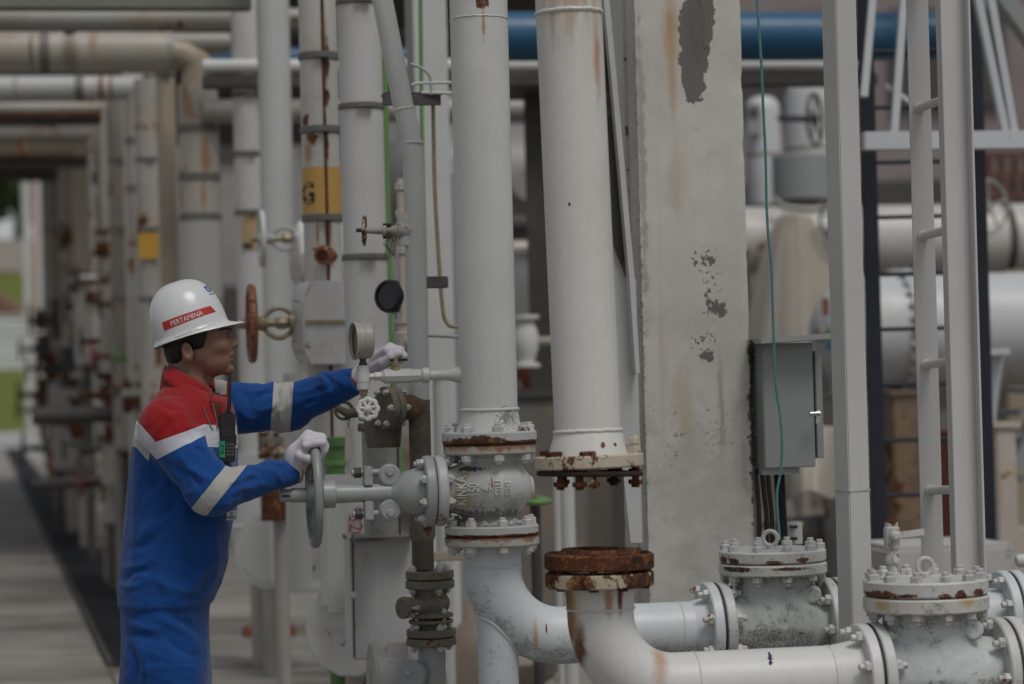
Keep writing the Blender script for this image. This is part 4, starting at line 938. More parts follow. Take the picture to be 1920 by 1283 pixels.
# lettered gate valve
m_drust = plain('dark_rust', (.026, .015, .011), .95, var=.4, scale=60, bump=.6)
m_kin = paint('cast_valve_paint', (.50, .51, .495), dirt=.45, streak=.15, rust=.04, rscale=18, mould=.15, bump=.5, stains=[
    dict(c=(P(868, 920, Y1).x, P(868, 920, Y1).y - .06, z1(915)), r=(.035, .12, .10), col=(.40, .29, .13), a=.7, n=16, soft=.8, k=.75),
    dict(c=(P(905, 970, Y1).x, A1.y, z1(966)), r=(.16, .2, .03), col=(.09, .09, .075), a=.9, n=60, soft=.4, k=.8),
    dict(c=(P(888, 876, Y1).x, A1.y - .06, z1(877)), r=(.05, .06, .009), col=(.03, .03, .03), a=.8, n=50, soft=.3, k=.9)])
gv = thing('gate_valve', 'grey gate valve with raised lettering and a side handwheel gripped by the man', 'valve', A1)
flange(gv, (A1.x, A1.y, z1(851)), Z_, 87 * u1, z1(832.2) - z1(851), m_fl2)
flange(gv, (A1.x, A1.y, z1(1003)), Z_, 88 * u1, z1(984) - z1(1003), m_fl3)
M().cyl((A1.x, A1.y, z1(834)), (A1.x, A1.y, z1(828)), 87 * u1, seg=48).build('gasket', m_drust, gv)
BX = -UX
ca = V3(A1.x, A1.y, z1(917))
bf = along(ca, UX, 813)                                            # middle of the bonnet flanges
G = grid((A1.x - .2, A1.y - .17, z1(990)), (A1.x + .15, A1.y + .17, z1(845)), .003)
vz = lambda y: (A1.x, A1.y, z1(y))
D = scyl(G, vz(986), vz(848), 50 * u1, .004)
D = smin(D, ellip(G, (A1.x, A1.y, z1(915)), (78 * u1, 78 * u1, 60 * u1)), .03)
D = smin(D, scyl(G, ca, bf, 43 * u1, .006), .028)
D = smin(D, scyl(G, vz(854), vz(850), 60 * u1, .004), .02); D = smin(D, scyl(G, vz(984), vz(978), 60 * u1, .004), .02)
D = smin(D, scyl(G, ca, ca + UX * 80 * u1, 22 * u1, .006), .012)
D = D + .0012 * (vnoise(G[0] * 90, G[1] * 90, G[2] * 90) - .5)
vbody = sdf_obj('body', D, G, m_kin, gv)
tv = bvh(vbody); ray = UY
m_let_ = paint('letter_highlight_paint', (.62, .62, .58), dirt=.3, streak=0, speck=.2)  # lighter than the body: highlights on the cast letters put into the colour
for s, x, yc, size, ext in (('KINKA', 857, 918, .038, .0055), ('150', 877, 916, .042, .0055), ('6', 900, 913, .038, .0055), ('STLLI', 922, 912, .026, .0045), ('D241', 941, 912, .024, .0045)):
    wrap_text(tv, s, size, P(x, yc, Y1), Z_, -UX, ray, ext, m_let_, gv, off=0, sx=.72 if len(s) > 3 else .62, bold=.0008)
M().bar(P(921, 896, Y1 - .123), P(924, 915, Y1 - .123), .003, .002, up=Y_).build('red_mark', m_letr, gv)
m_bf = m_valveg
for d0 in (1, -1):
    M().disc(bf + UX * d0 * .0015, UX * d0, 66 * u1, 20 * u1, 48, .005).build('flange', m_bf if d0 < 0 else m_kin, gv)
M().disc(bf - UX * .0015, UX, 62 * u1, .003, 40).build('gasket', m_gask, gv)
ring_bolts(gv, bf, UX, 8, 55 * u1, .0135, .013, 41 * u1, m_bolt2, ph=.35)
# bonnet, yoke, gland, stem
def bx(x): return along(ca, UX, x)
prof = [(0, 44), (8, 44), (20, 42), (34, 38), (46, 30), (55, 21), (62, 17)]
M().lathe(bx(794), BX, [(a * u1, r * u1) for a, r in prof], 40).build('bonnet', m_valveg, gv)
M().lathe(bx(742), BX, [(0, 17 * u1), (70 * u1, 16.5 * u1), (112 * u1, 17.5 * u1), (114 * u1, 26 * u1), (136 * u1, 26 * u1), (138 * u1, 22 * u1)], 32).build('yoke', m_valveg, gv)
M().bar(bx(745) - Z_ * .001 - UY * .022, bx(630) - UY * .022, .014, .004, up=Y_).build('yoke_rib', m_valveg, gv)
gc = bx(690)
for s in (1, -1):
    f = M().lathe(gc + Z_ * s * 30 * u1 + UX * 8 * u1, BX, [(0, 15 * u1), (.022, 15 * u1)], 20)
    f.box(gc + Z_ * s * 32 * u1, (16 * u1, .05, 36 * u1), RY); f.build('gland_flange', m_valveg, gv, bev=.003)
    b0 = gc + Z_ * s * 38 * u1
    M().cyl(b0 - UX * 30 * u1, b0 + UX * 50 * u1, 6.5 * u1, seg=12).build('gland_bolt', m_valveg, gv)
    M().lathe(b0 - UX * 12 * u1, BX, [(0, 11 * u1), (13 * u1, 11 * u1)], 6).build('nut', m_dark, gv)
    M().disc(b0 + UX * 40 * u1 - Z_ * s * 6 * u1 - UY * .022, UY, 21 * u1, .03, 28, .006).build('lug', m_valveg, gv)
    M().disc(b0 + UX * 40 * u1 - UY * .028, UY, 8 * u1, .05, 12, .003).build('pin', m_valveg, gv)
WC = bx(589); WR = 90 * u1
handwheel(gv, WC, UX, WR, .0135, paint('wheel_paint', (.25, .265, .26), rough=.35, dirt=.6, rust=.08, rscale=20, streak=.1, speck=.6), 5, hub=.3, ph=.9)
M().lathe(WC, BX, [(-.03, 18 * u1), (.0, 18 * u1), (.012, 13.5 * u1), (42 * u1, 13.5 * u1), (42.1 * u1, 12 * u1), (63 * u1, 11.5 * u1), (64 * u1, 10 * u1)], 24).build('stem', m_valveg, gv)
M().bar(WC + BX * 46 * u1 - UY * .018, WC + BX * 60 * u1 - UY * .018, .006, .006).build('slot', m_black, gv)
ring_bolts(gv, (A1.x, A1.y, z1(831)), Z_, 8, 77 * u1, .0165, .018, z1(809) - z1(851), m_bolt, ph=.22)
ring_bolts(gv, (A1.x, A1.y, z1(1003)), Z_, 8, 76 * u1, .0165, .018, z1(984) - z1(1022), m_bolt, ph=.28)
# elbow spool to the right
m_el = paint('elbow_paint', (.57, .60, .61), dirt=.3, streak=.15, speck=.4, mould=.40, mscale=20, stains=[
    dict(c=(P(1004, 1195, Y1).x, P(1004, 1195, Y1).y - .08, z1(1195)), r=(.012, .07, .085), col=(.42, .27, .12), a=.3, n=20, soft=.7, k=.8),
    dict(c=(P(1024, 1178, Y1).x, P(1024, 1178, Y1).y - .08, z1(1178)), r=(.0035, .07, .018), col=(.20, .03, .025), a=.2, n=20, soft=.3)])
eb = thing('elbow_pipe', 'white pipe elbow under the lettered valve, standing on a leg with a curved weld', 'pipe elbow', A1)
flange(eb, (A1.x, A1.y, z1(1022)), Z_, 89 * u1, z1(1004.2) - z1(1022), m_fl4)
Re = 128 * u1; zc = z1(1197); p0 = V3(A1.x, A1.y, zc + Re)
EH = V3(A1.x, A1.y, zc)                                            # level axis at the elbow
VA = along(EH, UX, 1342); VB = along(EH, UX, 1568)                 # flange joints of the check valve
# a touch larger than the pipe in plan: swept tube
M().tube([V3(A1.x, A1.y, z1(1018)), p0] + elbow_pts(p0, -Z_, UX, Re, 20)[1:] + [VA - UX * .07], r6 * .985, 56).build('pipe', m_el, eb)
M().lathe(VA - UX * .075, UX, [(0, r6 * .985), (.045, r6 * 1.12), (.06, r6 * 1.18)], 48).build('neck', m_el, eb)
bead(eb, (A1.x, A1.y, z1(1062)), Z_, r6 * .985, .003); bead(eb, VA - UX * .11, UX, r6 * .985, .0025)
lg = V3(A1.x + 6 * u1, A1.y, 0)
M().cyl(lg, (lg.x, lg.y, z1(1155)), 38 * u1, seg=40).build('leg', m_el, eb)
M().disc(lg, Z_, 60 * u1, .02, 32).build('foot_plate', m_el, eb)
m = M(); rl_ = 38 * u1; pp = []
for k in range(61):
    a = math.pi * (1.0 + k / 60); x, y = rl_ * math.cos(a), rl_ * math.sin(a)
    # where the leg meets the bend
    best = None
    for z in np.linspace(z1(1120), z1(1290), 260):
        q = V3(lg.x + x, lg.y + y, z); c = EH + UX * Re + Z_ * Re; d = q - c
        hx = d.dot(UX); hz = d.z; hy = d.dot(UY)
        if hx < 0: dist = math.hypot(math.hypot(hx, hz) - Re, hy)
        else: dist = math.hypot(hz + Re, hy)
        if dist < r6 * .985: best = q
    if best is not None: pp.append(best)
if len(pp) > 4: m.tube(pp, .0045, 8); m.build('weld_bead', m_bead, eb)
def check_valve(label, EHp, xa, xb, xc, Yv, fR, top_y, R_top, ytop, ybot, yneck, mats, nb, eye, seed, boss=True, valve=False):
    """swing check valve: cast body between two flange joints with a bolted cover on top"""
    uu = U(Yv); VA, VB = along(EHp, UX, xa), along(EHp, UX, xb); C0 = along(EHp, UX, xc)
    mb, mt, ml = mats
    o = thing('check_valve', label, 'valve', V3(C0.x, C0.y, 0))
    zt, zm, zb = [P(xc, y, Yv).z for y in (ytop, (ytop + ybot) / 2, ybot)]
    h = .0042
    G = grid((VA.x - .01, C0.y - .2, EHp.z - .15), (VB.x + .01, C0.y + .2, zb + .012), h)
    rb = fR * .80; rn = R_top * .70
    D = scyl(G, VA + UX * .02, VB - UX * .02, fR * .66, .01)
    D = smin(D, ellip(G, C0 - Z_ * .01, ((VB - VA).length * .44, rb * 1.05, rb * 1.02)), .035)
    D = smin(D, scyl(G, C0, V3(C0.x, C0.y, zb), rn, .004), .045)
    if boss:
        q = C0 + UX * rn * .80 - UY * rn * .66; z = P(xc, yneck, Yv).z
        D = smin(D, scyl(G, V3(q.x, q.y, z) + UY * .05, V3(q.x, q.y, z) - UY * .022 + UX * .004, .026, .004), .008)
    D = D + .002 * (vnoise(G[0] * 60, G[1] * 60, G[2] * 60) - .5)
    sdf_obj('body', D, G, mb, o)
    for V0, s in ((VA, 1), (VB, -1)):
        M().disc(V0 + UX * s * .0035, UX * s, fR, .030, 48, .004).build('flange', mt, o)
        M().disc(V0 - UX * .0035, UX, fR * .985, .007, 48, .0005).build('gasket', m_gask, o)
        ring_bolts(o, V0, UX, 8, fR * .86, .0155, .017, .066, m_bolt, ph=.25 + .2 * s, stud=.8)
    M().disc(V3(C0.x, C0.y, zb), Z_, R_top, zm - zb - .001, 56, .005).build('flange', ml, o)
    M().disc(V3(C0.x, C0.y, zm + .001), Z_, R_top * .99, zt - zm, 56, .005).build('cover', mt, o)
    ring_bolts(o, (C0.x, C0.y, (zt + zb) / 2), Z_, nb, R_top * .87, .0165, .017, zt - zb, m_bolt2, ph=.2, stud=.5)
    ez = V3(C0.x, C0.y, zt) + UX * eye
    M().cyl(ez, ez + Z_ * .012, .012, seg=12).torus(ez + Z_ * .032, UY if seed else (UX * .5 + UY), .021, .0065, 28, 10).build('eye_bolt', m_bolt2, o)
    return o, VA, VB, C0, zt
def coverstain(x, y, Yv, rr, k=1.0): c = P(x, y, Yv); return dict(c=tuple(c), r=rr, col='rust', a=.7, n=45, soft=.25, k=k)
R6 = 88 * u1
Yv = along(EH, UX, 1452).y
m_cb = paint('check_body_paint', (.52, .54, .53), dirt=.5, streak=.2, mould=1.1, mscale=18, speck=.6, bump=.5, rust=.04)
m_ct = paint('check_cover_paint', (.56, .565, .55), dirt=.8, streak=.2, rust=.07, rscale=24, speck=.7, mould=.6, mscale=30, bump=.8, stains=[coverstain(1358, 1052, Yv - .1, (.02, .1, .014)), coverstain(1376, 1053, Yv - .1, (.015, .1, .012)), coverstain(1450, 1055, Yv - .14, (.03, .06, .008)), coverstain(1503, 1050, Yv - .12, (.02, .06, .010))])
m_cl = paint('check_flange_paint', (.55, .555, .53), dirt=.8, streak=.4, rust=.09, rscale=22, speck=.7, mould=.8, mscale=26, bump=.9, stains=[coverstain(1380, 1068, Yv - .1, (.05, .1, .008)), coverstain(1480, 1066, Yv - .12, (.06, .1, .006))])
cv1, a_, b_, c_, zt_ = check_valve('grimy white check valve with a bolted round cover in front of the grey junction box', EH, 1342, 1562, 1452, Yv, R6, 0, 101 * U(Yv), 1030, 1076, 1112, (m_cb, m_ct, m_cl), 10, -.005, 0)
for VV, s in ((VA, -1),): flange(eb, VV - UX * .0035, -UX, R6, .031, m_el)
# the line goes on to the right behind the posts
rp = thing('line_pipe', 'white level pipe leaving the grimy check valve to the right behind the posts', 'pipe', V3(b_.x, b_.y, 0))
V3b = along(EH, UX, 1892)
flange(rp, b_ + UX * .0035, UX, R6, .031, m_el); M().cyl(b_ + UX * .03, V3b - UX * .03, r6, seg=40).build('pipe', m_el, rp); flange(rp, V3b - UX * .0345, UX, R6, .031, m_el)
rq = thing('line_pipe', 'flanged pipe end entering at the right edge behind the nearer check valve', 'pipe', V3(V3b.x + .1, V3b.y, 0))
flange(rq, V3b + UX * .0035, UX, R6, .031, m_el); M().cyl(V3b + UX * .03, V3b + UX * 1.2, r6, seg=40).build('pipe', m_el, rq); M().disc(V3b - UX * .0035, UX, R6 * .985, .007, 40, .0005).build('gasket', m_gask, rq)
ring_bolts(rq, V3b, UX, 8, R6 * .86, .0155, .017, .066, m_bolt, ph=.4, stud=.8)
# ------------------------------------------------ second riser, standing nearer, cut off above a blank
Y2 = 6.15; u2 = U(Y2); p2 = P(1102, 800, Y2); R2 = 62.5 * u2
def z2(y): return P(1102, y, Y2).z
top2 = P(1042, -520, Y2 + .02); bot2 = V3(p2.x, p2.y, z2(806)); ax2 = (top2 - bot2).normalized()
def q2(y): return bot2 + ax2 * (z2(y) - bot2.z) / ax2.z
m_p2 = paint('near_riser_paint', (.625, .615, .58), dirt=.45, streak=.4, speck=.5, stains=[
    dict(c=(P(1118, 110, Y2).x, p2.y - R2 * .4, P(1118, 120, Y2).z), r=(.014, .08, .17), col=(.42, .20, .09), a=.5, n=12, soft=1.1, k=.9),
    dict(c=(P(1070, 20, Y2).x, p2.y - R2, P(1070, 0, Y2).z), r=(.11, .1, .16), col=(.38, .23, .10), a=.9, n=20, soft=.9, k=.6, sc=(3, 3, .25)),
    dict(c=(P(1066, 388, Y2).x, p2.y - R2, P(1066, 388, Y2).z), r=(.004, .05, .006), col=(.015, .012, .02), a=.4, n=90, soft=.3),
    dict(c=(P(1128, 836, Y2).x, p2.y - R2, z2(834)), r=(.007, .05, .009), col=(.15, .03, .025), a=.6, n=90, soft=.3),
    dict(c=(P(1152, 836, Y2).x, p2.y - R2, z2(834)), r=(.005, .06, .006), col=(.10, .02, .02), a=.6, n=90, soft=.3)])
m_f2 = paint('near_flange_paint', (.52, .47, .38), dirt=.6, rust=.44, rscale=15, streak=.8, streakcol=(.35, .16, .06), bump=.6)
o2 = thing('riser_pipe', 'nearest big white pipe, leaning slightly, closed below by a rusty blank flange above a gap', 'pipe', V3(p2.x, p2.y, z2(893)))
M().tube([q2(808), top2], R2, 64).build('pipe', m_p2, o2)
bead(o2, q2(808), ax2, R2, .005); bead(o2, q2(24), ax2, R2 - .001, .006)
M().lathe(q2(855), ax2, [(0, 77 * u2), (.012, 75 * u2), (.04, 68 * u2), (q2(808) - q2(855)).length and ((q2(808) - q2(855)).length, R2)], 64).build('neck', m_p2, o2)
flange(o2, q2(878), ax2, 102 * u2, z2(853) - z2(878), m_f2)
ti = (ax2 + UX * .045).normalized()
bl = flange(o2, q2(893) , ti, 100 * u2, z2(883) - z2(893), m_drust, 'blank_plate')
hb_ = M(); hb_.lathe((0, 0, 0), Z_, [(0, .021), (.010, .021), (.0125, .018)], 6); me = bpy.data.meshes.new('bolt_head'); me.from_pydata(hb_.v, [], hb_.f)
bm = bmesh.new(); bm.from_mesh(me); bmesh.ops.recalc_face_normals(bm, faces=bm.faces); bm.to_mesh(me); bm.free(); finish(me, 30)
for an, mt in ((-2.62, m_boltr), (-1.80, m_boltr), (.4, m_boltr), (1.4, m_boltr), (2.5, m_boltr)):
    place('bolt', me, o2, q2(853.5) + (UX * math.cos(an) + UY * math.sin(an)) * 86 * u2, ax2, random.random(), mt)
for an, mt in ((-2.45, m_boltr), (-2.0, m_boltr), (-1.72, m_rustl), (-.35, m_boltr), (.8, m_boltr), (2.0, m_boltr)):
    place('bolt', bolt_mesh(.0185, .012, .016, .3), o2, q2(895) + (UX * math.cos(an) + UY * math.sin(an)) * 86 * u2, ti + V3(random.uniform(-.06, .06), 0, 0), random.random(), mt)
qa = q2(853) + (UX * math.cos(-.42) + UY * math.sin(-.42)) * 86 * u2
M().lathe(qa, ax2, [(0, .0195), (.018, .0195), (.019, .0135), (.026, .0135), (.027, .017), (.040, .017), (.042, .012), (.048, .011)], 6).build('tall_bolt', m_f2, o2)
# lower part: rust flanges and elbow to the right
c2 = V3(P(1124, 1080, Y2).x, Y2 + .0, 0); c2.y = P(1124, 1080, Y2).y
def l2(y): return V3(c2.x, c2.y, P(1124, y, Y2).z)
m_e2 = paint('near_elbow_paint', (.615, .615, .59), dirt=.4, streak=.4, speck=.3, stains=[
    dict(c=(P(1067, 1135, Y2).x, c2.y - .03, l2(1150).z), r=(.020, .12, .12), col=(.085, .030, .018), a=.4, n=14, soft=.6),
    dict(c=(P(1085, 1215, Y2).x, c2.y - .04, l2(1215).z), r=(.022, .10, .09), col=(.12, .042, .022), a=.45, n=14, soft=.7, k=1),
    dict(c=(P(1074, 1150, Y2).x, c2.y - .03, l2(1150).z), r=(.034, .12, .14), col=(.42, .27, .12), a=.3, n=16, soft=.9, k=.6),
    dict(c=(P(1160, 1110, Y2).x, c2.y - .08, l2(1112).z), r=(.010, .10, .065), col=(.12, .04, .02), a=.3, n=30, soft=.6),
    dict(c=(P(1139, 1125, Y2).x, c2.y - .08, l2(1120).z), r=(.016, .10, .07), col=(.36, .16, .06), a=.5, n=30, soft=.7, k=.8),
    dict(c=(P(1237, 1240, Y2).x, c2.y - .07, l2(1240).z), r=(.030, .16, .11), col=(.40, .19, .09), a=.55, n=11, soft=1.3, k=.95),
    dict(c=(P(1446, 1246, Y2).x, c2.y - .02, l2(1246).z), r=(.006, .15, .018), col=(.02, .012, .05), a=.9, n=70, soft=.2)])
o3 = thing('elbow_pipe', 'nearest white elbow with rust runs under two loose rusty flanges, turning right', 'pipe elbow', c2)
R2e = 140 * u2; zc2 = l2(1293).z; e0 = V3(c2.x, c2.y, zc2 + R2e); EH2 = V3(c2.x, c2.y, zc2)
WA = along(EH2, UX, 1630)
M().tube([l2(1098), l2(1110), e0] + elbow_pts(e0, -Z_, UX, R2e, 20)[1:] + [WA - UX * .1], R2, 60).build('pipe', m_e2, o3)
M().lathe(l2(1142), Z_, [(0, R2 + .001), (.03, R2 * 1.02), (l2(1099).z - l2(1142).z, R2 * 1.10)], 56).build('neck', m_e2, o3)
M().lathe(WA - UX * .105, UX, [(0, R2), (.06, R2 * 1.12), (.075, R2 * 1.16)], 48).build('neck', m_e2, o3)
bead(o3, l2(1141), Z_, R2 + .001, .0028); bead(o3, along(EH2, UX, 1302), UX, R2, .0025); bead(o3, WA - UX * .11, UX, R2, .0025)
flange(o3, l2(1099), Z_, 102 * u2, l2(1072).z - l2(1099).z, m_rustl)
flange(o3, WA - UX * .0035, -UX, 102 * u2, .031, m_e2)
M().cyl(V3(c2.x + 40 * u2, c2.y, 0), V3(c2.x + 40 * u2, c2.y, zc2), 40 * u2, seg=32).build('leg', m_e2, o3)
sf = thing('loose_flange', 'dark rusty spare flange ring lying loosely on the open pipe end', 'flange', l2(1068))
tl = (Z_ + UX * .015).normalized(); ft = l2(1037).z - l2(1066).z
m = M().lathe(l2(1066), tl, [(0, 70 * u2), (0, 100 * u2), (.004, 103 * u2), (ft - .004, 103 * u2), (ft, 100 * u2), (ft, 74 * u2), (ft + .011, 70 * u2), (ft + .011, 52 * u2), (0, 52 * u2), (0, 70 * u2)], 56, caps=False); m.build('ring', m_rust, sf)
me_ = bolt_mesh(.021, .012, .058, .25)
for an in (-2.75, -1.9, -1.25, -.45, .4, 1.2, 2.0, 2.9):
    place('bolt', me_, sf, l2(1068) + (UX * math.cos(an) + UY * math.sin(an)) * 87 * u2, tl, random.random(), m_boltr)
# nearer check valve
Yw = along(EH2, UX, 1740).y
m_cb2 = paint('near_check_body', (.55, .57, .57), dirt=.4, streak=.2, mould=.95, mscale=19, speck=.4, bump=.5, rust=.04)
m_ct2 = paint('near_check_cover', (.57, .575, .56), dirt=.8, streak=.2, rust=.06, rscale=24, speck=.6, mould=.6, mscale=30, bump=.9, stains=[coverstain(1652, 1117, Yw - .1, (.05, .12, .012)), coverstain(1700, 1120, Yw - .16, (.03, .06, .006)), coverstain(1772, 1120, Yw - .16, (.018, .06, .010)), coverstain(1803, 1116, Yw - .15, (.02, .06, .012)), coverstain(1838, 1112, Yw - .12, (.018, .08, .012))])
m_cl2 = paint('near_check_flange', (.56, .55, .51), dirt=.8, streak=.7, streakcol=(.38, .25, .10), rust=.10, rscale=20, speck=.6, mould=.7, mscale=26, bump=.9, stains=[dict(c=tuple(P(1655, 1135, Yw - .1)), r=(.025, .12, .02), col=(.42, .27, .12), a=.6, n=20, soft=.8, k=.8), dict(c=tuple(P(1815, 1128, Yw - .12)), r=(.04, .1, .016), col=(.42, .27, .12), a=.6, n=20, soft=.8, k=.8)])
cv2, a_, b_, c_, zt2 = check_valve('nearest white check valve with an eyebolt and a small valve on its cover', EH2, 1630, 1884, 1740, Yw, 101 * U(6.25), 0, 117 * U(Yw), 1085, 1144, 1178, (m_cb2, m_ct2, m_cl2), 12, .0, 1)
r3 = thing('line_pipe', 'white level pipe at the right edge beyond the nearest check valve', 'pipe', V3(b_.x + .2, b_.y, 0))
flange(r3, b_ + UX * .0035, UX, 101 * U(6.25), .031, m_e2); M().cyl(b_ + UX * .03, b_ + UX * 1.5, R2, seg=40).build('pipe', m_e2, r3)
# small ball valve on the cover
q = P(1674, 1082, Yw - .03); q.z = zt2
bv = thing('small_valve', 'slim white lever valve standing on the nearest check valve cover', 'valve', q); uw = U(Yw)
M().lathe(q, Z_, [(0, 14 * uw), (14 * uw, 14 * uw), (15 * uw, 9 * uw), (30 * uw, 9 * uw), (33 * uw, 13 * uw), (42 * uw, 14 * uw), (48 * uw, 11 * uw), (56 * uw, 10 * uw), (60 * uw, 14 * uw), (66 * uw, 15 * uw)], 20).build('nipple', m_bolt, bv)
M().lathe(q + Z_ * 66 * uw, Z_, [(0, 14 * uw), (3 * uw, 15 * uw), (32 * uw, 15 * uw), (34 * uw, 12.5 * uw), (44 * uw, 12.5 * uw)], 8).build('body', m_bolt, bv)
M().lathe(q + Z_ * 109 * uw, Z_, [(0, 12.8 * uw), (3 * uw, 12.8 * uw)], 16).build('rust_rim', m_boltr, bv)
h0 = q + Z_ * 84 * uw - UY * 17 * uw
M().lathe(h0 + UY * .01, -UY, [(0, 9 * uw), (.016, 9 * uw), (.02, 6 * uw), (.024, 5 * uw)], 8).build('handle_nut', m_bolt, bv)
M().bar(h0, h0 + UX * 58 * uw + Z_ * 5 * uw, .004, 13 * uw).build('handle', m_bolt, bv, bev=.001)
M().tube([q + V3(-.012, -.02, 70 * uw), q + V3(.004, -.024, 52 * uw), q + V3(-.006, -.022, 40 * uw), q + V3(.010, -.02, 24 * uw)], .0009, 5).build('wire', m_dark, bv)
# ------------------------------------------------ gauge line off the first riser
gl = thing('gauge_valve', 'white small bore ball valve on a side tapping of the first riser', 'valve', along(V3(A1.x, A1.y, z1(699)), UX, 780))
ga = V3(A1.x, A1.y - .0, z1(701)); uo = -UX
def gx(x): return along(ga, UX, x)
def seg_(x0, x1, r0, r1=None): return [((gx(862) - gx(x0)).length, r0 * u1), ((gx(862) - gx(x1)).length, (r0 if r1 is None else r1) * u1)]
M().lathe(gx(862), uo, [(-.012, 17 * u1)] + seg_(862, 858, 16, 15.5) + seg_(850, 838, 13, 10) + seg_(836, 806, 9, 9), 24).build('branch', m_pale, gl)
M().lathe(gx(862), uo, seg_(806, 804, 11, 14.5) + seg_(800, 792, 14.5) + seg_(789, 786, 11, 11), 20).build('collar', m_pale, gl)
M().lathe(gx(862), uo, seg_(788, 787, 10.5, 12) + seg_(772, 770, 12.5, 13.5) + seg_(720, 718, 13.5, 10.5) + seg_(715, 713, 10, 8), 8).build('body', m_pale, gl)
M().lathe(gx(862), uo, seg_(714, 703, 9.5) + seg_(702, 686, 7), 6).build('nipple', m_pale, gl)
q = gx(742)
M().lathe(q + Z_ * 10 * u1, Z_, [(0, 10 * u1), (5 * u1, 9 * u1), (6 * u1, 7 * u1), (9 * u1, 8 * u1), (15 * u1, 8 * u1), (16 * u1, 5 * u1), (24 * u1, 5 * u1)], 6).build('stem_nut', m_brass, gl)
HV = q + Z_ * 30 * u1
M().bar(HV - UX * .012, HV + UX * .035 + UY * .03, .016, .006).build('handle', m_black, gl, bev=.001)
gg = thing('pressure_gauge', 'weathered round pressure gauge on a white block with a scalloped hand wheel below', 'gauge', gx(681))
gq = gx(681)
ga_ = V3(-.95, -.31, 0).normalized(); c = P(678, 639, gq.y)
R = 35 * u1
M().lathe(c, ga_, [(-.026, R * .9), (-.022, R * .97), (-.006, R * .97), (-.005, R * 1.0), (.001, R * 1.0), (.002, R * .97), (.016, R * .97), (.018, R * 1.02), (.024, R * 1.02), (.026, R * .94), (.014, R * .90)], 48).build('case', paint('gauge_case', (.40, .385, .35), rough=.4, dirt=.9, streak=.9, streakcol=(.13, .09, .05), rust=.16, rscale=20), gg)
M().cyl(c + ga_ * .008, c + ga_ * .0155, R * .9, seg=40).build('face', plain('dirty_glass', (.014, .014, .013), .35, var=.6), gg)
zz = lambda y: V3(gq.x, gq.y, P(680, y, gq.y).z)
M().lathe(zz(687), Z_, [(0, 8 * u1), (6 * u1, 8 * u1), (6.5 * u1, 6 * u1), (20 * u1, 6.5 * u1)], 8).build('neck', m_dark, gg)
M().lathe(zz(731), Z_, [(0, 11.5 * u1), (1 * u1, 12.5 * u1), (12 * u1, 12.5 * u1), (13 * u1, 11 * u1), (14 * u1, 12.5 * u1), (30 * u1, 12.5 * u1), (31 * u1, 12 * u1), (44 * u1, 12 * u1), (45 * u1, 11 * u1)], 20).build('block', m_pale, gg)
M().lathe(zz(748), Z_, [(0, 7 * u1), (8 * u1, 7 * u1), (8.5 * u1, 9 * u1), (17 * u1, 9 * u1)], 6).build('brass_neck', m_brass, gg)
M().lathe(zz(790), Z_, [(0, 10 * u1), (20 * u1, 11 * u1), (42 * u1, 9 * u1)], 16).build('needle_valve', m_brass, gg)
hw = P(690, 767, gq.y - .055)
handwheel(gg, hw, (-.08, -1, .1), 17.5 * u1, 4.4 * u1, m_clean, 7, scal=8, hub=.42)
M().cyl(hw, hw + V3(0, .05, 0), 5 * u1, seg=10).build('spindle', m_brass, gg)
M().lathe(hw + V3(.0, -.009, 0), (-.08, -1, .1), [(0, 5.5 * u1), (.006, 5.5 * u1), (.007, 3 * u1), (.011, 2.5 * u1)], 8).build('wheel_nut', m_clean, gg)
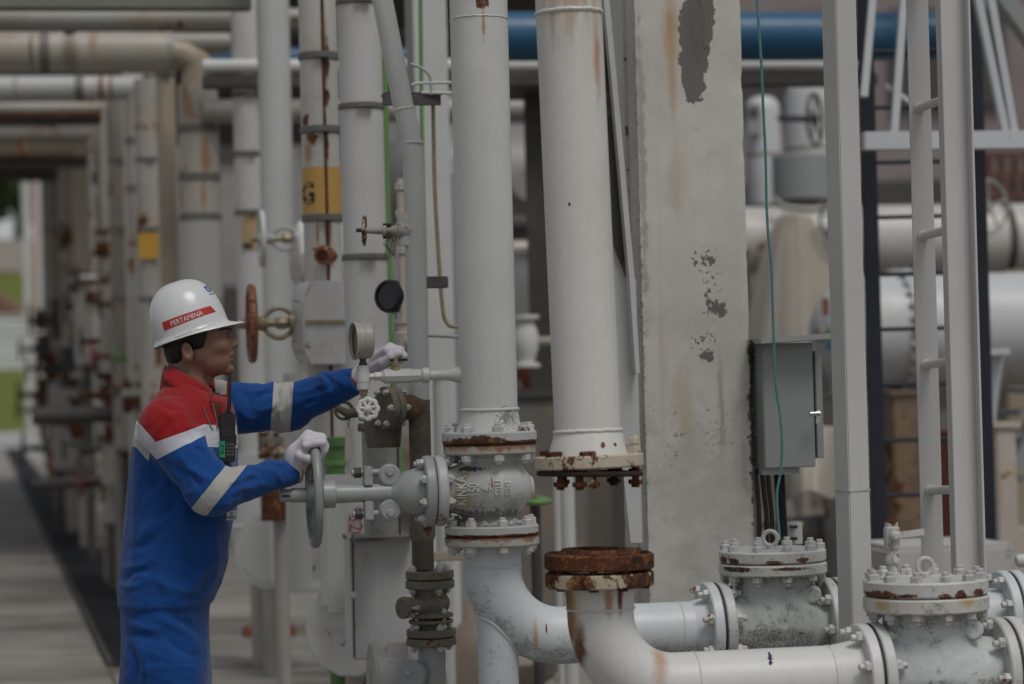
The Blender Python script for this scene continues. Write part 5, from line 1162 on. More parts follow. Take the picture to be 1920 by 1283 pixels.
# ------------------------------------------------ concrete column, brace, box, cables
Yc = 7.45; uc = U(Yc)
cl_ = P(1196, 300, Yc); W = 208 * uc; colD = .33
def cs(x, y, rx, rz, col, **k):
    q = P(x, y, Yc); return dict(c=(q.x, cl_.y, q.z), r=(rx * uc, .3, rz * uc), col=col, **k)
PEEL = (.15, .142, .128)
m_colm = paint('column_render', (.62, .60, .555), rough=.8, dirt=.7, streak=.65, streakcol=(.40, .30, .17), speck=.6, bump=1.0, mould=.0, stains=[
    cs(1255, 40, 26, 130, (.42, .26, .11), a=.6, n=9, soft=.9, k=.9, sc=(1, 1, .3)), cs(1262, 160, 12, 90, (.42, .28, .13), a=.5, n=9, soft=.9, k=.6, sc=(1, 1, .3)),
    cs(1270, 330, 30, 120, (.44, .36, .22), a=.9, n=8, soft=.9, k=.5, sc=(1, 1, .3)), cs(1285, 760, 26, 150, (.42, .35, .20), a=.9, n=8, soft=.9, k=.5, sc=(1, 1, .35)), cs(1240, 640, 14, 200, (.44, .36, .22), a=.9, n=8, soft=.9, k=.4, sc=(1, 1, .25)),
    cs(1310, 930, 160, 200, (.40, .385, .33), a=1.0, n=14, soft=.9, k=.6), cs(1355, 760, 10, 110, (.22, .21, .17), a=.9, n=20, soft=.9, k=.55, sc=(2, 2, .3)),
    cs(1205, 300, 10, 400, (.30, .285, .25), a=.8, n=30, soft=.7, k=.7), cs(1204, 600, 8, 800, (.12, .11, .10), a=2.2, b=1.0, n=75, soft=.1, k=.6),
    cs(1300, 95, 27, 110, PEEL, a=.42, n=22, soft=.04, peel=1.6, rough=.95), cs(1318, 10, 24, 95, PEEL, a=.42, n=26, soft=.04, peel=1.6, rough=.95), cs(1308, 60, 22, 90, (.13, .125, .115), a=1.0, n=16, soft=.7, k=.7, rough=.95),
    cs(1325, 490, 26, 26, PEEL, a=2.1, b=.7, n=62, soft=.04, peel=1.2, rough=.95), cs(1332, 545, 20, 34, PEEL, a=2.6, b=1.05, n=70, soft=.04, peel=1.2, rough=.95), cs(1345, 578, 17, 14, PEEL, a=1.6, n=60, soft=.04, peel=1.2, rough=.95),
    cs(1320, 640, 30, 40, PEEL, a=2.9, b=1.25, n=72, soft=.04, peel=1.2, rough=.95), cs(1328, 668, 12, 9, PEEL, a=1.3, n=60, soft=.04, peel=1.2, rough=.95), cs(1340, 800, 60, 90, (.25, .24, .21), a=3.4, b=1.75, n=60, soft=.06, rough=.95), cs(1260, 850, 50, 120, (.28, .27, .24), a=3.4, b=1.8, n=50, soft=.06, rough=.95),
    cs(1416, 800, 10, 200, (.05, .055, .04), a=1.2, n=34, soft=.3, k=.9)])
co = thing('concrete_column', 'thick pale concrete column with a dark peeled patch near its top', 'column', V3(cl_.x + W / 2, cl_.y, 0))
# rough-cast faces: a dense box with worn arrises
bmc = bmesh.new(); nz_, nx_ = 150, 14; H = 3.6
ring = [(x / nx_, 0) for x in range(nx_)] + [(1, y / nx_) for y in range(nx_)] + [(1 - x / nx_, 1) for x in range(nx_)] + [(0, 1 - y / nx_) for y in range(nx_)]
lay = []
for k in range(nz_ + 1):
    z = H * k / nz_; row = []
    for (a, b) in ring:
        ed = min(a, 1 - a) + min(b, 1 - b); n1 = vnoise(np.array([a * 9.0 + 3]), np.array([b * 9.0]), np.array([z * 14]))[0]; n2 = vnoise(np.array([a * 3.0 + 9]), np.array([b * 3.0]), np.array([z * 40]))[0]
        off = .003 * (n1 - .5)
        cornery = max(0, 1 - (min(a, 1 - a) + min(b, 1 - b)) / .07)
        inx = (.5 - a) * cornery * (.012 + .05 * max(0, n2 - .55)); iny = (.5 - b) * cornery * (.012 + .05 * max(0, n2 - .55))
        q = V3(cl_.x, cl_.y, 0) + UX * ((a + inx) * W) + UY * ((b + iny) * colD) - UY * off
        row.append(bmc.verts.new(q + V3(0, 0, z) - ORG[co.name]))
    lay.append(row)
for k in range(nz_):
    for i in range(len(ring)):
        j = (i + 1) % len(ring); bmc.faces.new((lay[k][i], lay[k][j], lay[k + 1][j], lay[k + 1][i]))
me = bpy.data.meshes.new('shaft'); bmesh.ops.recalc_face_normals(bmc, faces=bmc.faces); bmc.to_mesh(me); bmc.free(); finish(me, 40); link('shaft', me, m_colm, co)
M().box(V3(cl_.x, cl_.y, 0) + UX * (W / 2) + UY * (colD / 2) + Z_ * .04, (W + .14, colD + .14, .10), RY).build('plinth', m_colm, co, bev=.01)
gp = V3(cl_.x, cl_.y, 0) - UX * .002 + UY * .13
M().bar(gp, gp + Z_ * 3.6, .012, .02, up=Y_).build('cable_strip', m_rustpost, co)
bc_ = thing('steel_brace', 'slanting steel angle with a mossy dark inner face beside the concrete column', 'brace', P(1190, 1040, 7.25))
M().prism([P(x, y, 7.28) for x, y in ((1116, -60), (1140, -60), (1150, 120), (1169, 330), (1184, 505), (1176, 525), (1152, 460), (1138, 300))], UY * .012).build('dark_leg', paint('mossy_angle', (.055, .047, .04), rough=.9, dirt=.8, streak=0, rust=.25, bump=.7), bc_)
M().prism([P(x, y, 7.24) for x, y in ((1126, -60), (1137, -60), (1155, 130), (1190, 520), (1200, 700), (1192, 700), (1180, 520), (1146, 140))], UY * .06).build('pale_leg', m_pale, bc_)
gs2 = thing('gusset_plate', 'pale tapering steel plate between the nearest riser and the column', 'plate', P(1175, 900, 7.35))
M().prism([P(1120, 440, 7.3), P(1150, 440, 7.3), P(1176, 515, 7.3), P(1190, 525, 7.3), P(1203, 1018, 7.3), P(1183, 1018, 7.3)], (0.005, .02, 0)).build('plate', m_pale, gs2)
jb = thing('junction_box', 'grey junction box with a sloping lid fixed to the side of the concrete column', 'junction box', P(1465, 760, 7.5))
jc = P(1462, 760, 7.55)
M().box(jc, (98 * U(7.5), .20, 232 * U(7.5)), RY).build('body', m_box, jb, bev=.003)
M().box(along(jc, UX, 1518), (13 * U(7.5), .21, 200 * U(7.5)), RY).build('door', m_box, jb, bev=.002)
lr = RY @ Matrix.Rotation(math.radians(-2.5), 3, 'Y')
M().box(P(1471, 637, 7.5), (134 * U(7.5), .25, 11 * U(7.5)), lr).build('lid', paint('box_lid', (.36, .37, .37), speck=.1), jb, bev=.002)
hq = P(1530, 776, 7.42); M().cyl(hq - UX * .02, hq + UX * .012, .008, seg=12).build('latch', m_chrome, jb); M().bar(hq + UX * .01 + Z_ * .012, hq + UX * .004 - Z_ * .03, .012, .008, up=Y_).build('latch_lever', m_chrome, jb, bev=.002)
M().box(P(1458, 882, 7.5), (70 * U(7.5), .08, 14 * U(7.5)), RY).build('gland_plate', m_box, jb)
ms = thing('moss', 'moss', 'moss'); del ms['label'], ms['category']; ms['kind'] = 'stuff'
m = M(); rng = random.Random(5)
for k in range(260):
    yy = rng.choice([rng.uniform(640, 680), rng.uniform(640, 880), rng.uniform(800, 870)]); q = P(1409 + (yy - 640) * .028 + rng.gauss(0, 2), yy, 7.44 + rng.random() * .02)
    s = rng.uniform(.002, .006); d1 = V3(rng.gauss(0, 1), rng.gauss(0, 1), rng.gauss(0, 1)).normalized() * s; d2 = d1.orthogonal()
    m.add([q - d1, q + d2, q + d1, q - d2], [(0, 1, 2, 3)])
m.build('moss_tuft', plain('moss_green', (.035, .037, .016), .95, var=.7, scale=80), ms)
def cable(label, pts, Y, rpx, mat, name='cable', group=None, flex=0):
    ps = [P(x, y, Y) for x, y in pts]; qs = []
    for i in range(len(ps) - 1):
        for k in range(8): qs.append(ps[i].lerp(ps[i + 1], k / 8))
    qs.append(ps[-1])
    for _ in range(6): qs = [qs[0]] + [(qs[i - 1] + qs[i] * 2 + qs[i + 1]) / 4 for i in range(1, len(qs) - 1)] + [qs[-1]]
    r = rpx * U(Y)
    if flex: rr = [r * (1 if k % 2 else .86) for k in range(len(qs))]
    else: rr = r
    o = M().tube(qs, rr, 10).build(name, mat, None)
    return tag(o, label, 'cable', group)
cable('thin teal wire hanging down across the column edge and the junction box', [(1417, -40), (1422, 40), (1427, 110), (1431, 200), (1436, 300), (1437, 380), (1440, 440), (1447, 500), (1449, 580), (1451, 650), (1454, 720), (1464, 785), (1467, 840), (1464, 885), (1456, 925), (1458, 965), (1462, 1012)], 7.1, 2.6, plain('teal_wire', (.09, .24, .25), .5, scale=60))
for k, (x0, x1, lb) in enumerate(((1418, 1424, 'black cable nearest the column below the junction box'), (1430, 1438, 'middle black cable below the junction box'), (1440, 1448, 'black cable just left of the corrugated conduit'))):
    cable(lb, [(x0 - 2, 878), (x0 + 2, 920), (x1 - 1, 960), (x1, 1006), (x1, 1060)], 7.5, 4.5, m_black, group='black cables under the junction box')
cable('thick corrugated grey conduit below the junction box', [(1461 + k * .22, 888 + k * 4.4) for k in range(36)], 7.5, 11, plain('conduit_grey', (.05, .055, .062), .5), name='conduit', flex=1)
tb = thing('terminal_bracket', 'pale slotted bracket behind the corrugated conduit', 'bracket', P(1480, 1010, 7.7))
M().box(P(1462, 984, 7.65), (90 * U(7.6), .03, 12 * U(7.6)), RY).build('strap', m_tan, tb, bev=.002)
M().box(P(1487, 1000, 7.62), (30 * U(7.6), .04, 42 * U(7.6)), RY).build('plate', m_clean, tb, bev=.003)
for y in (988, 1010): M().box(P(1488, y, 7.59), (12 * U(7.6), .02, 5 * U(7.6)), RY).build('slot', m_black, tb)
# ------------------------------------------------ post and white ladder
po = thing('steel_post', 'pale square steel post standing behind the nearest check valve', 'post', V3(P(1605, 700, 6.75).x, 6.75, 0))
tp, bt = vert(1588, 560, 6.72, -480); Rp = Matrix.Rotation(math.radians(32), 3, 'Z')
sq = .0745
m_post = paint('post_paint', (.50, .50, .485), rough=.45, dirt=.3, streak=.15, speck=.3)
M().box(tp.lerp(bt, .5), (sq, sq * .86, tp.z), Rp).build('shaft', m_post, po, bev=.003)
M().box((tp.x, tp.y, P(1588, 920, 6.72).z), (sq + .004, sq * .86 + .004, .006), Rp).build('weld_bead', m_post, po, bev=.002)
M().box((tp.x, tp.y, .012), (.2, .2, .02), Rp).build('base_plate', m_post, po)
la = thing('white_ladder', 'white steel ladder seen from its side, two rails joined by four stub rungs', 'ladder', V3(P(1745, 700, 6.9).x, 6.9, 0))
t1, b1 = vert(1735, 560, 6.95, -480); t2, b2 = vert(1802, 560, 6.72, -480)
m_lad = paint('ladder_paint', (.55, .54, .53), rough=.45, dirt=.25, streak=.15, speck=.35)
M().box(t1.lerp(b1, .5), (41 * U(6.95), .010, t1.z), Matrix.Rotation(math.radians(-6), 3, 'Z')).build('rail', m_lad, la, bev=.0015)
R_ = Matrix.Rotation(math.radians(8), 3, 'Z'); w2 = 50 * U(6.72); ctr = t2.lerp(b2, .5)
f = M().box(ctr, (w2, .007, t2.z), R_); f.box(ctr + R_ @ V3(w2 / 2 - .0035, -.020, 0), (.007, .042, t2.z), R_); f.box(ctr + R_ @ V3(-w2 / 2 + .0035, .022, 0), (.007, .04, t2.z), R_)
f.build('rail', m_lad, la, bev=.0015)
for y in (-277, -37, 203, 443, 684, 920, 1160, 1400):
    a = V3(b1.x, b1.y, P(1742, y, 6.95).z); d = (V3(b2.x, b2.y, 0) - V3(b1.x, b1.y, 0)).normalized()
    a0 = a + V3(-.004, -.005, 0); e = V3(b2.x + .01, b2.y + .02, a.z + .012)
    M().lathe(a0, e - a0, [(-.012, .010), (-.009, .0145), (.006, .0155), (.010, .0125), ((e - a0).length, .0125)], 16).build('rung', m_lad, la)
# ------------------------------------------------ dark ladder, plinth, white handrail behind
dl = thing('dark_ladder', 'navy painted upright ladder with thin rungs behind the white one', 'ladder', V3(P(1735, 700, 10.2).x, 10.2, 0))
Yd = 10.2
for x, w in ((1636, 28), (1840, 28)):
    tp, bt = vert(x, 560, Yd, -330); M().box(tp.lerp(bt, .5), (w * U(Yd), .03, tp.z), RY).build('rail', m_navy, dl, bev=.002)
a0 = P(1640, 560, Yd); a1 = P(1840, 560, Yd)
for y in (-220, -115, -10, 95, 200, 303, 406, 513, 616, 720, 824, 927, 1030):
    z = P(1735, y, Yd).z; M().cyl((a0.x, Yd, z), (a1.x, Yd, z), 4.2 * U(Yd), seg=10).build('rung', m_navy, dl)
m_blk = paint('plinth_concrete', (.46, .45, .43), rough=.8, dirt=.5, streak=.3, mould=.6)
pl = thing('concrete_plinth', 'pale concrete block at the foot of the dark ladder', 'plinth', V3(P(1765, 1060, 9.4).x, 9.4, 0))
q = P(1765, 1022, 9.4); M().box((q.x, q.y + .2, q.z / 2), (245 * U(9.4), .5, q.z), RY).build('block', m_blk, pl, bev=.02)
Yh = 9.9
hr = thing('white_framework', 'white steel channel with slanting struts crossing in front of the dark ladder', 'framework', P(1770, 265, Yh))
c0 = P(1770, 264, Yh); a, b = along(c0, UX, 1618), along(c0, UX, 1990)
m_frame = paint('framework_paint', (.56, .58, .60), dirt=.3, streak=.1, speck=.1)
M().bar(a, b, .05, 34 * U(Yh)).build('channel', m_frame, hr, bev=.003)
for x0, x1, w, y1 in ((1675, 1715, 22, -300), (1887, 1772, 24, -300), (1905, 1806, 11, -300), (1622, 1662, 14, -300)):
    q0 = along(c0, UX, x0); q1 = P(x1, y1, Yh + .05); M().bar(q0 + (V3(0, 0, -.12) if x0 == 1622 else V3(0, 0, 0)) + (V3(0, 0, .3) if x0 == 1622 else V3(0, 0, 0)), q1, .03, w * U(Yh), up=Y_).build('strut', m_frame, hr, bev=.002)
M().bar(P(1660, 160, Yh + .05), P(1712, 195, Yh + .05), .02, 14 * U(Yh), up=Y_).build('strut', m_frame, hr)
gb2 = thing('stair_stringer', 'grey slanting beam at the top right corner', 'beam', P(1900, 60, 12)); M().bar(P(1650, -318, 12), P(2290, 562, 12), .08, 55 * U(12), up=Y_).build('beam_web', m_box, gb2, bev=.004)
# ------------------------------------------------ level pipes high behind
hpipe('level_pipe', 'thick blue level pipe high behind the risers', 905, 1768, 69, 12.2, 46, m_blue)
hpipe('level_pipe', 'thin dark blue level pipe high behind the insulated pipes', 396, 800, 108, 16, 18, m_blue)
hpipe('level_pipe', 'white level pipe under the blue one', 380, 1620, 124, 12.6, 14, m_clean)
bb = thing('pipe_beam', 'dark steel beam under the white level pipe', 'beam', P(1200, 150, 12.7)); c0 = P(1200, 152, 12.7); M().bar(along(c0, UX, 380), along(c0, UX, 1640), .12, 22 * U(12.7)).build('beam_web', m_dark, bb, bev=.004)
for x in (1010, 1160):
    q = along(c0, UX, x); c = thing('pipe_support', ['steel stanchion under the high pipes between the two risers', 'steel stanchion under the high pipes beside the concrete column'][(1010, 1160).index(x)], 'stanchion', V3(q.x, q.y, 0), 'stanchions of the high pipes')
    if 1:
        M().box((q.x, q.y + .25, q.z / 2), (.16, .012, q.z), RY).build('web', m_dark, c); M().box((q.x, q.y + .25, q.z - .02), (.3, .6, .03), RY).build('cap_plate', m_dark, c)
hpipe('level_pipe', 'grey level pipe below the dark beam between the risers', 380, 1230, 207, 13.4, 22, m_far)
dv = thing('process_vessel', 'large dim grey horizontal vessel far behind the two risers', 'vessel', P(1000, 360, 17)); c0 = P(1000, 356, 17); r = 124 * U(17)
m_dv = paint('dim_vessel', (.25, .24, .23), dirt=.7, streak=.5)
M().lathe(along(c0, UX, 790), UX, [(-.35, .02), (-.32, r * .4), (-.2, r * .75), (0, r * .97), (.08, r), (2.0, r)], 40).build('shell', m_dv, dv)
for s in (.5, 1.6): q = along(c0, UX, 790) + UX * s; M().box((q.x, q.y, c0.z / 2 - r * .4), (.2, r * 1.5, c0.z - r * .6), RY).build('saddle', m_dark, dv)
M().lathe(P(992, 352, 16.5), (0, -1, .1), [(0, .02), (.02, .09), (.06, .11), (.1, .11)], 20).build('manway', m_dv, dv)
# clutter between the risers
for k, (x, y, Y, s, mt, wm, lb) in enumerate(((988, 535, 13.2, .20, m_clean, m_far, 'pale blurred valve between the risers under the dim vessel'), (985, 640, 12.0, .13, m_clean, m_clean, 'white blurred valve cluster between the risers'), (1012, 655, 13, .10, m_clean, m_far, 'small white valve right of the blurred cluster'),
        (990, 700, 13.5, .10, m_redpost, m_redpost, 'small red valve low between the risers'), (1012, 575, 13.5, .19, m_clean, m_far, 'grey valve midway between the risers'))):
    farvalve(lb, x, y, Y, s, mt, wm, grp='valves between the risers')
hpipe('level_pipe', 'pale thin level pipe between the risers with valves on it', 880, 1180, 640, 12.6, 9, m_far)
hpipe('level_pipe', 'pinkish level pipe between the risers', 880, 1180, 474, 14.2, 24, m_rustpost)
hpipe('level_pipe', 'dim level pipe low between the risers', 880, 1180, 420, 15, 18, m_dark)
for x, y0, rp, lb in ((1046, 850, 8, 'thin pale upright post seen under the nearest riser'), (1064, 850, 14, 'pale upright pipe seen under the nearest riser')):
    vpipe('stand_pipe', lb, x, 960, 9.6, y0, None, rp, m_pale)
m_boxw = paint('worn_box', (.17, .155, .14), dirt=.8, streak=.8, streakcol=(.2, .1, .05), rust=.2, rscale=4)
for k, (x, Y, h, lb) in enumerate(((985, 13, 1.25, 'dark equipment box low between the risers'), (900, 16, 1.2, 'dark equipment box behind the lettered valve'), (1130, 17, 1.0, 'dark equipment box behind the gap of the nearest riser'))):
    q = P(x, 900, Y); o = thing('equipment_box', lb, 'box', V3(q.x, q.y, 0), 'dark equipment boxes'); M().box((q.x, q.y, h / 2 + .1), (.55, .6, h), RY).build('body', m_boxw, o, bev=.02)
    M().box((q.x, q.y, h + .12), (.62, .66, .04), RY).build('lid', m_dark, o)
    for s in (-.2, .2): M().box((q.x + s, q.y, .05), (.06, .4, .1), RY).build('foot', m_dark, o)
kb3 = thing('concrete_kerb', 'pale low kerb seen under the nearest riser', 'kerb', P(1110, 945, 22)); c0 = gpt(1110, 975); M().box(c0 + Z_ * .08, (2.2, .3, .16), RY).build('kerb_block', m_blk, kb3, bev=.02)
rng = random.Random(11)
for k, (x, y, lb) in enumerate(((872, 1215, 'large pale stained rubble block behind the elbow'), (850, 1140, 'brown stained rubble block left of the elbow'), (895, 1260, 'low rubble block at the foot of the cut leg'))):
    g = gpt(x, y + 60); o = thing('rubble_block', lb, 'stone', g, 'rubble behind the elbow')
    bm = bmesh.new(); bmesh.ops.create_icosphere(bm, subdivisions=3, radius=1)
    for v in bm.verts:
        n = vnoise(np.array([v.co.x * 1.7 + k * 5 + 9]), np.array([v.co.y * 1.7 + 9]), np.array([v.co.z * 1.7 + 9]))[0]
        v.co = V3(v.co.x * .34, v.co.y * .3, v.co.z * .26) * (.75 + .5 * n) + V3(0, 0, .2)
    me = bpy.data.meshes.new('rubble'); bm.to_mesh(me); bm.free(); finish(me, 25); link('rubble', me, m_conc if k == 0 else paint('brown_rubble', (.20, .16, .13), streak=0, dirt=.8), o)
# ------------------------------------------------ vessels at the right
def lvl(x, y, Y): return P(x, y, Y)
v1 = thing('process_vessel', 'tan stained horizontal vessel above the white bolted one', 'vessel', P(1650, 455, 15.9)); c0 = P(1660, 455, 15.9); r = 70 * U(15.9); e = along(c0, UX, 1330)
M().lathe(e, UX, [(-.3, .02), (-.26, r * .45), (-.15, r * .8), (0, r), (4.2, r)], 48).build('shell', paint('tan_vessel', (.54, .525, .49), streak=1.0, streakcol=(.42, .20, .08), rust=.2, rscale=2.5, dirt=.5), v1)
M().lathe(along(c0, UX, 1870), UX, [(0, r + .01), (.05, r + .01)], 40).build('band', m_dark, v1)
for x in (1420, 1890): q = along(c0, UX, x); M().box((q.x, q.y, c0.z / 2 - r * .4), (.2, r * 1.4, c0.z - r * .8), RY).build('saddle', m_tan, v1)
v2 = thing('process_vessel', 'white horizontal vessel with a domed end and a ring of flange bolts', 'vessel', P(1700, 620, 14.2)); c0 = P(1720, 622, 14.2); r = 108 * U(14.2); e = along(c0, UX, 1590)
m_v2 = paint('vessel_white', (.56, .57, .58), dirt=.35, streak=.35, rust=.05, rscale=4)
M().lathe(e, UX, [(-.215, .02), (-.20, r * .35), (-.15, r * .62), (-.08, r * .85), (0, r * .97), (.05, r), (3.0, r)], 56).build('shell', m_v2, v2)
fx = along(c0, UX, 1690); M().lathe(fx - UX * .03, UX, [(0, r), (.002, r + .03), (.025, r + .03), (.027, r + .01), (.033, r + .01), (.035, r + .03), (.06, r + .03), (.062, r)], 56).build('body_flange', m_v2, v2)
ring_bolts(v2, fx, UX, 28, r + .018, .016, .018, .062, m_bolt2, stud=.6)
for x in (1700, 1880): q = along(c0, UX, x); M().box((q.x, q.y, .25), (.25, r * 1.5, .5), RY).build('saddle', m_rustpost, v2)
M().lathe(P(1695, 735, 14.1), -Z_, [(-.1, .05), (.02, .05), (.025, .12), (.06, .12), (.07, .03)], 20).build('nozzle', m_dark, v2)
M().box(along(c0, UX, 1545) + V3(0, -r * .62, -.03), (.035, .01, .11)).build('green_sticker', m_greend, v2); M().box(along(c0, UX, 1545) + V3(0, -r * .62, -.075), (.035, .012, .05)).build('blue_sticker', m_blue, v2)
M().box(along(c0, UX, 1541) + V3(0, -r * .6, .15), (.04, .01, .10)).build('faded_label', m_redpost, v2)
M().cyl(along(c0, UX, 1532) + Z_ * .0 - UY * .1, along(c0, UX, 1522) - UY * .1, .05, seg=16).build('end_nozzle', m_far, v2)
for lb, x, y0, Y, rp, top in (('white upright vessel with a small panel at its left side', 1432, 180, 17.6, 33, .08), ('broad white upright vessel behind the black handwheel', 1522, 155, 18.4, 48, .1)):
    tp, bt = vert(x, 300, Y, y0, 385); o = thing('upright_vessel', lb, 'vessel', bt, 'white upright vessels'); r = rp * U(Y); h = tp.z - bt.z
    M().lathe(bt, Z_, [(0, r), (h - .12, r), (h - .05, r * .9), (h - .01, r * .6), (h, .02)], 36).build('shell', m_v2, o); M().lathe((bt.x, bt.y, bt.z + h * .45), Z_, [(0, r + .006), (.02, r + .006)], 36).build('band', m_tan, o)
    for s in (-1, 1): M().cyl((bt.x + s * r * .7, bt.y, 0), (bt.x + s * r * .7, bt.y, bt.z), .05, seg=10).build('leg', m_far, o)
    if rp == 33:
        M().box((bt.x - r * .65, bt.y - r - .02, P(x, 228, Y).z), (26 * U(Y), .06, 56 * U(Y)), RY).build('panel', m_box, o); M().box((bt.x - r * .65, bt.y - r - .055, P(x, 215, Y).z), (16 * U(Y), .02, 16 * U(Y)), RY).build('window', m_dark, o)
gd_ = thing('grey_drum', 'plain grey drum shaped insulation cover under the black handwheel', 'drum', P(1505, 375, 16.6)); tp, bt = vert(1506, 335, 16.6, 292, 378)
M().lathe(bt, Z_, [(0, 56 * U(15.8)), (.01, 58 * U(16.6)), (tp.z - bt.z - .01, 58 * U(16.6)), (tp.z - bt.z, 55 * U(16.6))], 40).build('shell', m_box, gd_); M().cyl((bt.x, bt.y, bt.z - .5), bt, .1, seg=16).build('leg', m_far, gd_)
M().tube([P(1450, 372, 15.5), P(1470, 388, 15.5), P(1520, 394, 15.5), P(1560, 388, 15.5)], .02, 8).build('hoop', m_far, gd_)
def farwheel(label, x, y, Y, R, ax, mat, stem, rt=.07):
    c = P(x, y, Y); o = thing('valve_handwheel', label, 'valve wheel', c, 'handwheels of the vessels')
    handwheel(o, c, ax, R * U(Y), R * rt * U(Y), mat, 5); M().cyl(c, Vector(stem), .022, seg=10).build('stem', m_dark, o)
farwheel('black handwheel on a level stem in front of the broad white vessel', 1528, 224, 15.6, 48, (1, -.45, 0), m_dark, P(1462, 222, 15.9))
farwheel('dark thin handwheel half hidden by the square post', 1566, 412, 15.2, 36, (.6, -1, 0), m_dark, P(1560, 414, 15.9))
farwheel('pale handwheel at the right edge behind the dark ladder', 1852, 388, 14.5, 50, (.7, -1, 0), m_far, P(1846, 390, 15.2))
# tarpaulins
m_tarp = paint('tarp_cloth', (.40, .365, .31), rough=.85, dirt=.6, streak=.5, streakcol=(.30, .20, .11), speck=0)
def tarp(name, label, x0, x1, y0, y1, xt, Y, seed, wtop=.12, point=False):
    m = M(); nu, nv = 40, 30; rng = random.Random(seed); ph = [rng.uniform(0, 6) for _ in range(4)]
    for j in range(nv + 1):
        t = j / nv
        for i in range(nu + 1):
            s = i / nu; w = wtop + (1 - wtop) * (t ** .55 if not point else (1 - t * .75))
            xa = xt + (x0 + (x1 - x0) * s - xt) * w
            fold = (math.sin(s * 17 + ph[0] + t * 1.5) * .6 + math.sin(s * 31 + ph[1]) * .3) * (.008 + .012 * t)
            y = y0 + (y1 - y0) * t + (8 * math.sin(s * 9 + ph[2]) * t)
            m.v.append(P(xa, y, Y - .35 * math.sin(math.pi * s) * (.3 + .7 * t) + fold))
    m.f = [(j * (nu + 1) + i, j * (nu + 1) + i + 1, (j + 1) * (nu + 1) + i + 1, (j + 1) * (nu + 1) + i) for j in range(nv) for i in range(nu)]
    o = m.build(name, m_tarp, None); md = o.modifiers.new('thick', 'SOLIDIFY'); md.thickness = .004
    return tag(o, label, 'tarpaulin')
tarp('tarpaulin', 'dirty beige tarpaulin draped like a tent behind the junction box', 1385, 1610, 398, 690, 1486, 15.3, 1)
tarp('tarpaulin', 'pale cloth flap hanging in a point below the junction box corner', 1462, 1580, 800, 930, 1525, 12.6, 2, wtop=1, point=True)
m_rtan = paint('rusty_pillar', (.17, .12, .085), dirt=.8, streak=1.0, streakcol=(.20, .08, .03), rust=.25, rscale=3)
for k, (x, Y, w, y0, mt, lb) in enumerate(((1688, 12.6, 58, 740, m_rtan, 'tan rusted concrete pillar under the bolted vessel'), (1866, 11.2, 40, 800, m_rustpost, 'white pillar with orange rust edges at the right'), (1776, 12.0, 15, 815, m_redpost, 'narrow red oxide post between the ladder rails'), (1595, 13.2, 80, 745, m_far, 'dim pillar hidden partly by the square post'))):
    tp, bt = vert(x, 900, Y, y0); o = thing('pillar', lb, 'pillar', bt, 'pillars under the vessels')
    M().box(tp.lerp(bt, .5), (w * U(Y), .3, tp.z), RY).build('shaft', mt, o, bev=.008); M().box(bt + Z_ * .05, (w * U(Y) + .1, .4, .1), RY).build('foot', mt, o)
    M().box(tp + Z_ * .01, (w * U(Y) + .03, .33, .025), RY).build('cap', mt, o)
fn = thing('hopper_funnel', 'pale funnel shaped bracket right of the dark ladder', 'bracket', P(1860, 720, 11)); M().prism([P(1842, 664, 11), P(1880, 664, 11), P(1862, 800, 11), P(1848, 800, 11)], (.05, .2, 0)).build('plate', m_frame, fn); M().bar(P(1838, 661, 10.98), P(1884, 659, 10.98), .24, .03).build('rim', m_frame, fn)
gx_ = thing('grey_stair', 'grey sloping stair side at the right edge', 'stair', P(1900, 830, 12.5)); M().bar(P(1885, 900, 12.5), P(1990, 690, 12.5), .05, .22, up=Y_).build('stringer', m_box, gx_)
for k in range(5): q = P(1885, 900, 12.5).lerp(P(1990, 690, 12.5), k / 5); M().box(q + V3(0, .3, 0), (.2, .6, .03)).build('tread', m_box, gx_)
m_rgr = plain('brown_grating', (.15, .075, .06), .8, scale=6)
rx = thing('rust_grating', 'rust red steel grating at the right edge behind the dark ladder', 'frame', P(1890, 320, 19))
for x in (1855, 1880, 1905, 1930): tp, bt = vert(x, 330, 19, 285, 372); M().cyl(bt, tp, .04, seg=8).build('bar', m_rgr, rx)
for y in (290, 330, 368): M().bar(P(1845, y, 19), P(1960, y, 19), .05, .05).build('rail', m_rgr, rx)
fp_ = thing('low_pipe', 'short white pipe end at the far right edge above the line pipe', 'pipe', P(1910, 1052, 8)); c0 = P(1905, 1052, 8); M().lathe(c0, UX, [(0, .015), (.01, .022), (2.2, .022)], 16).build('pipe', m_clean, fp_); M().cyl(c0 + UX * 1.2, V3((c0 + UX * 1.2).x, (c0 + UX * 1.2).y, 0), .02, seg=10).build('leg', m_clean, fp_)
dm = thing('dark_pump', 'dark pump housing under the tarpaulin behind the conduit', 'pump', P(1560, 1000, 13)); q = P(1560, 1010, 13.4); M().lathe(V3(q.x - .3, q.y, q.z), UX, [(0, .05), (.02, .12), (.4, .14), (.55, .12), (.56, .07), (.8, .07)], 24).build('housing', m_dark, dm); M().box((q.x, q.y, q.z / 2 - .1), (.6, .4, q.z - .2), RY).build('base', m_dark, dm)
# ================================================================== the man
YM = 6.87; um = U(YM)
foot = P(300, 1650, YM)
man = thing('person', 'man in white hard hat and blue red coverall reaching for a pipe valve', 'person', (foot.x, foot.y, 0))
def Q(x, y, Y=YM): return np.array(P(x, y, Y))
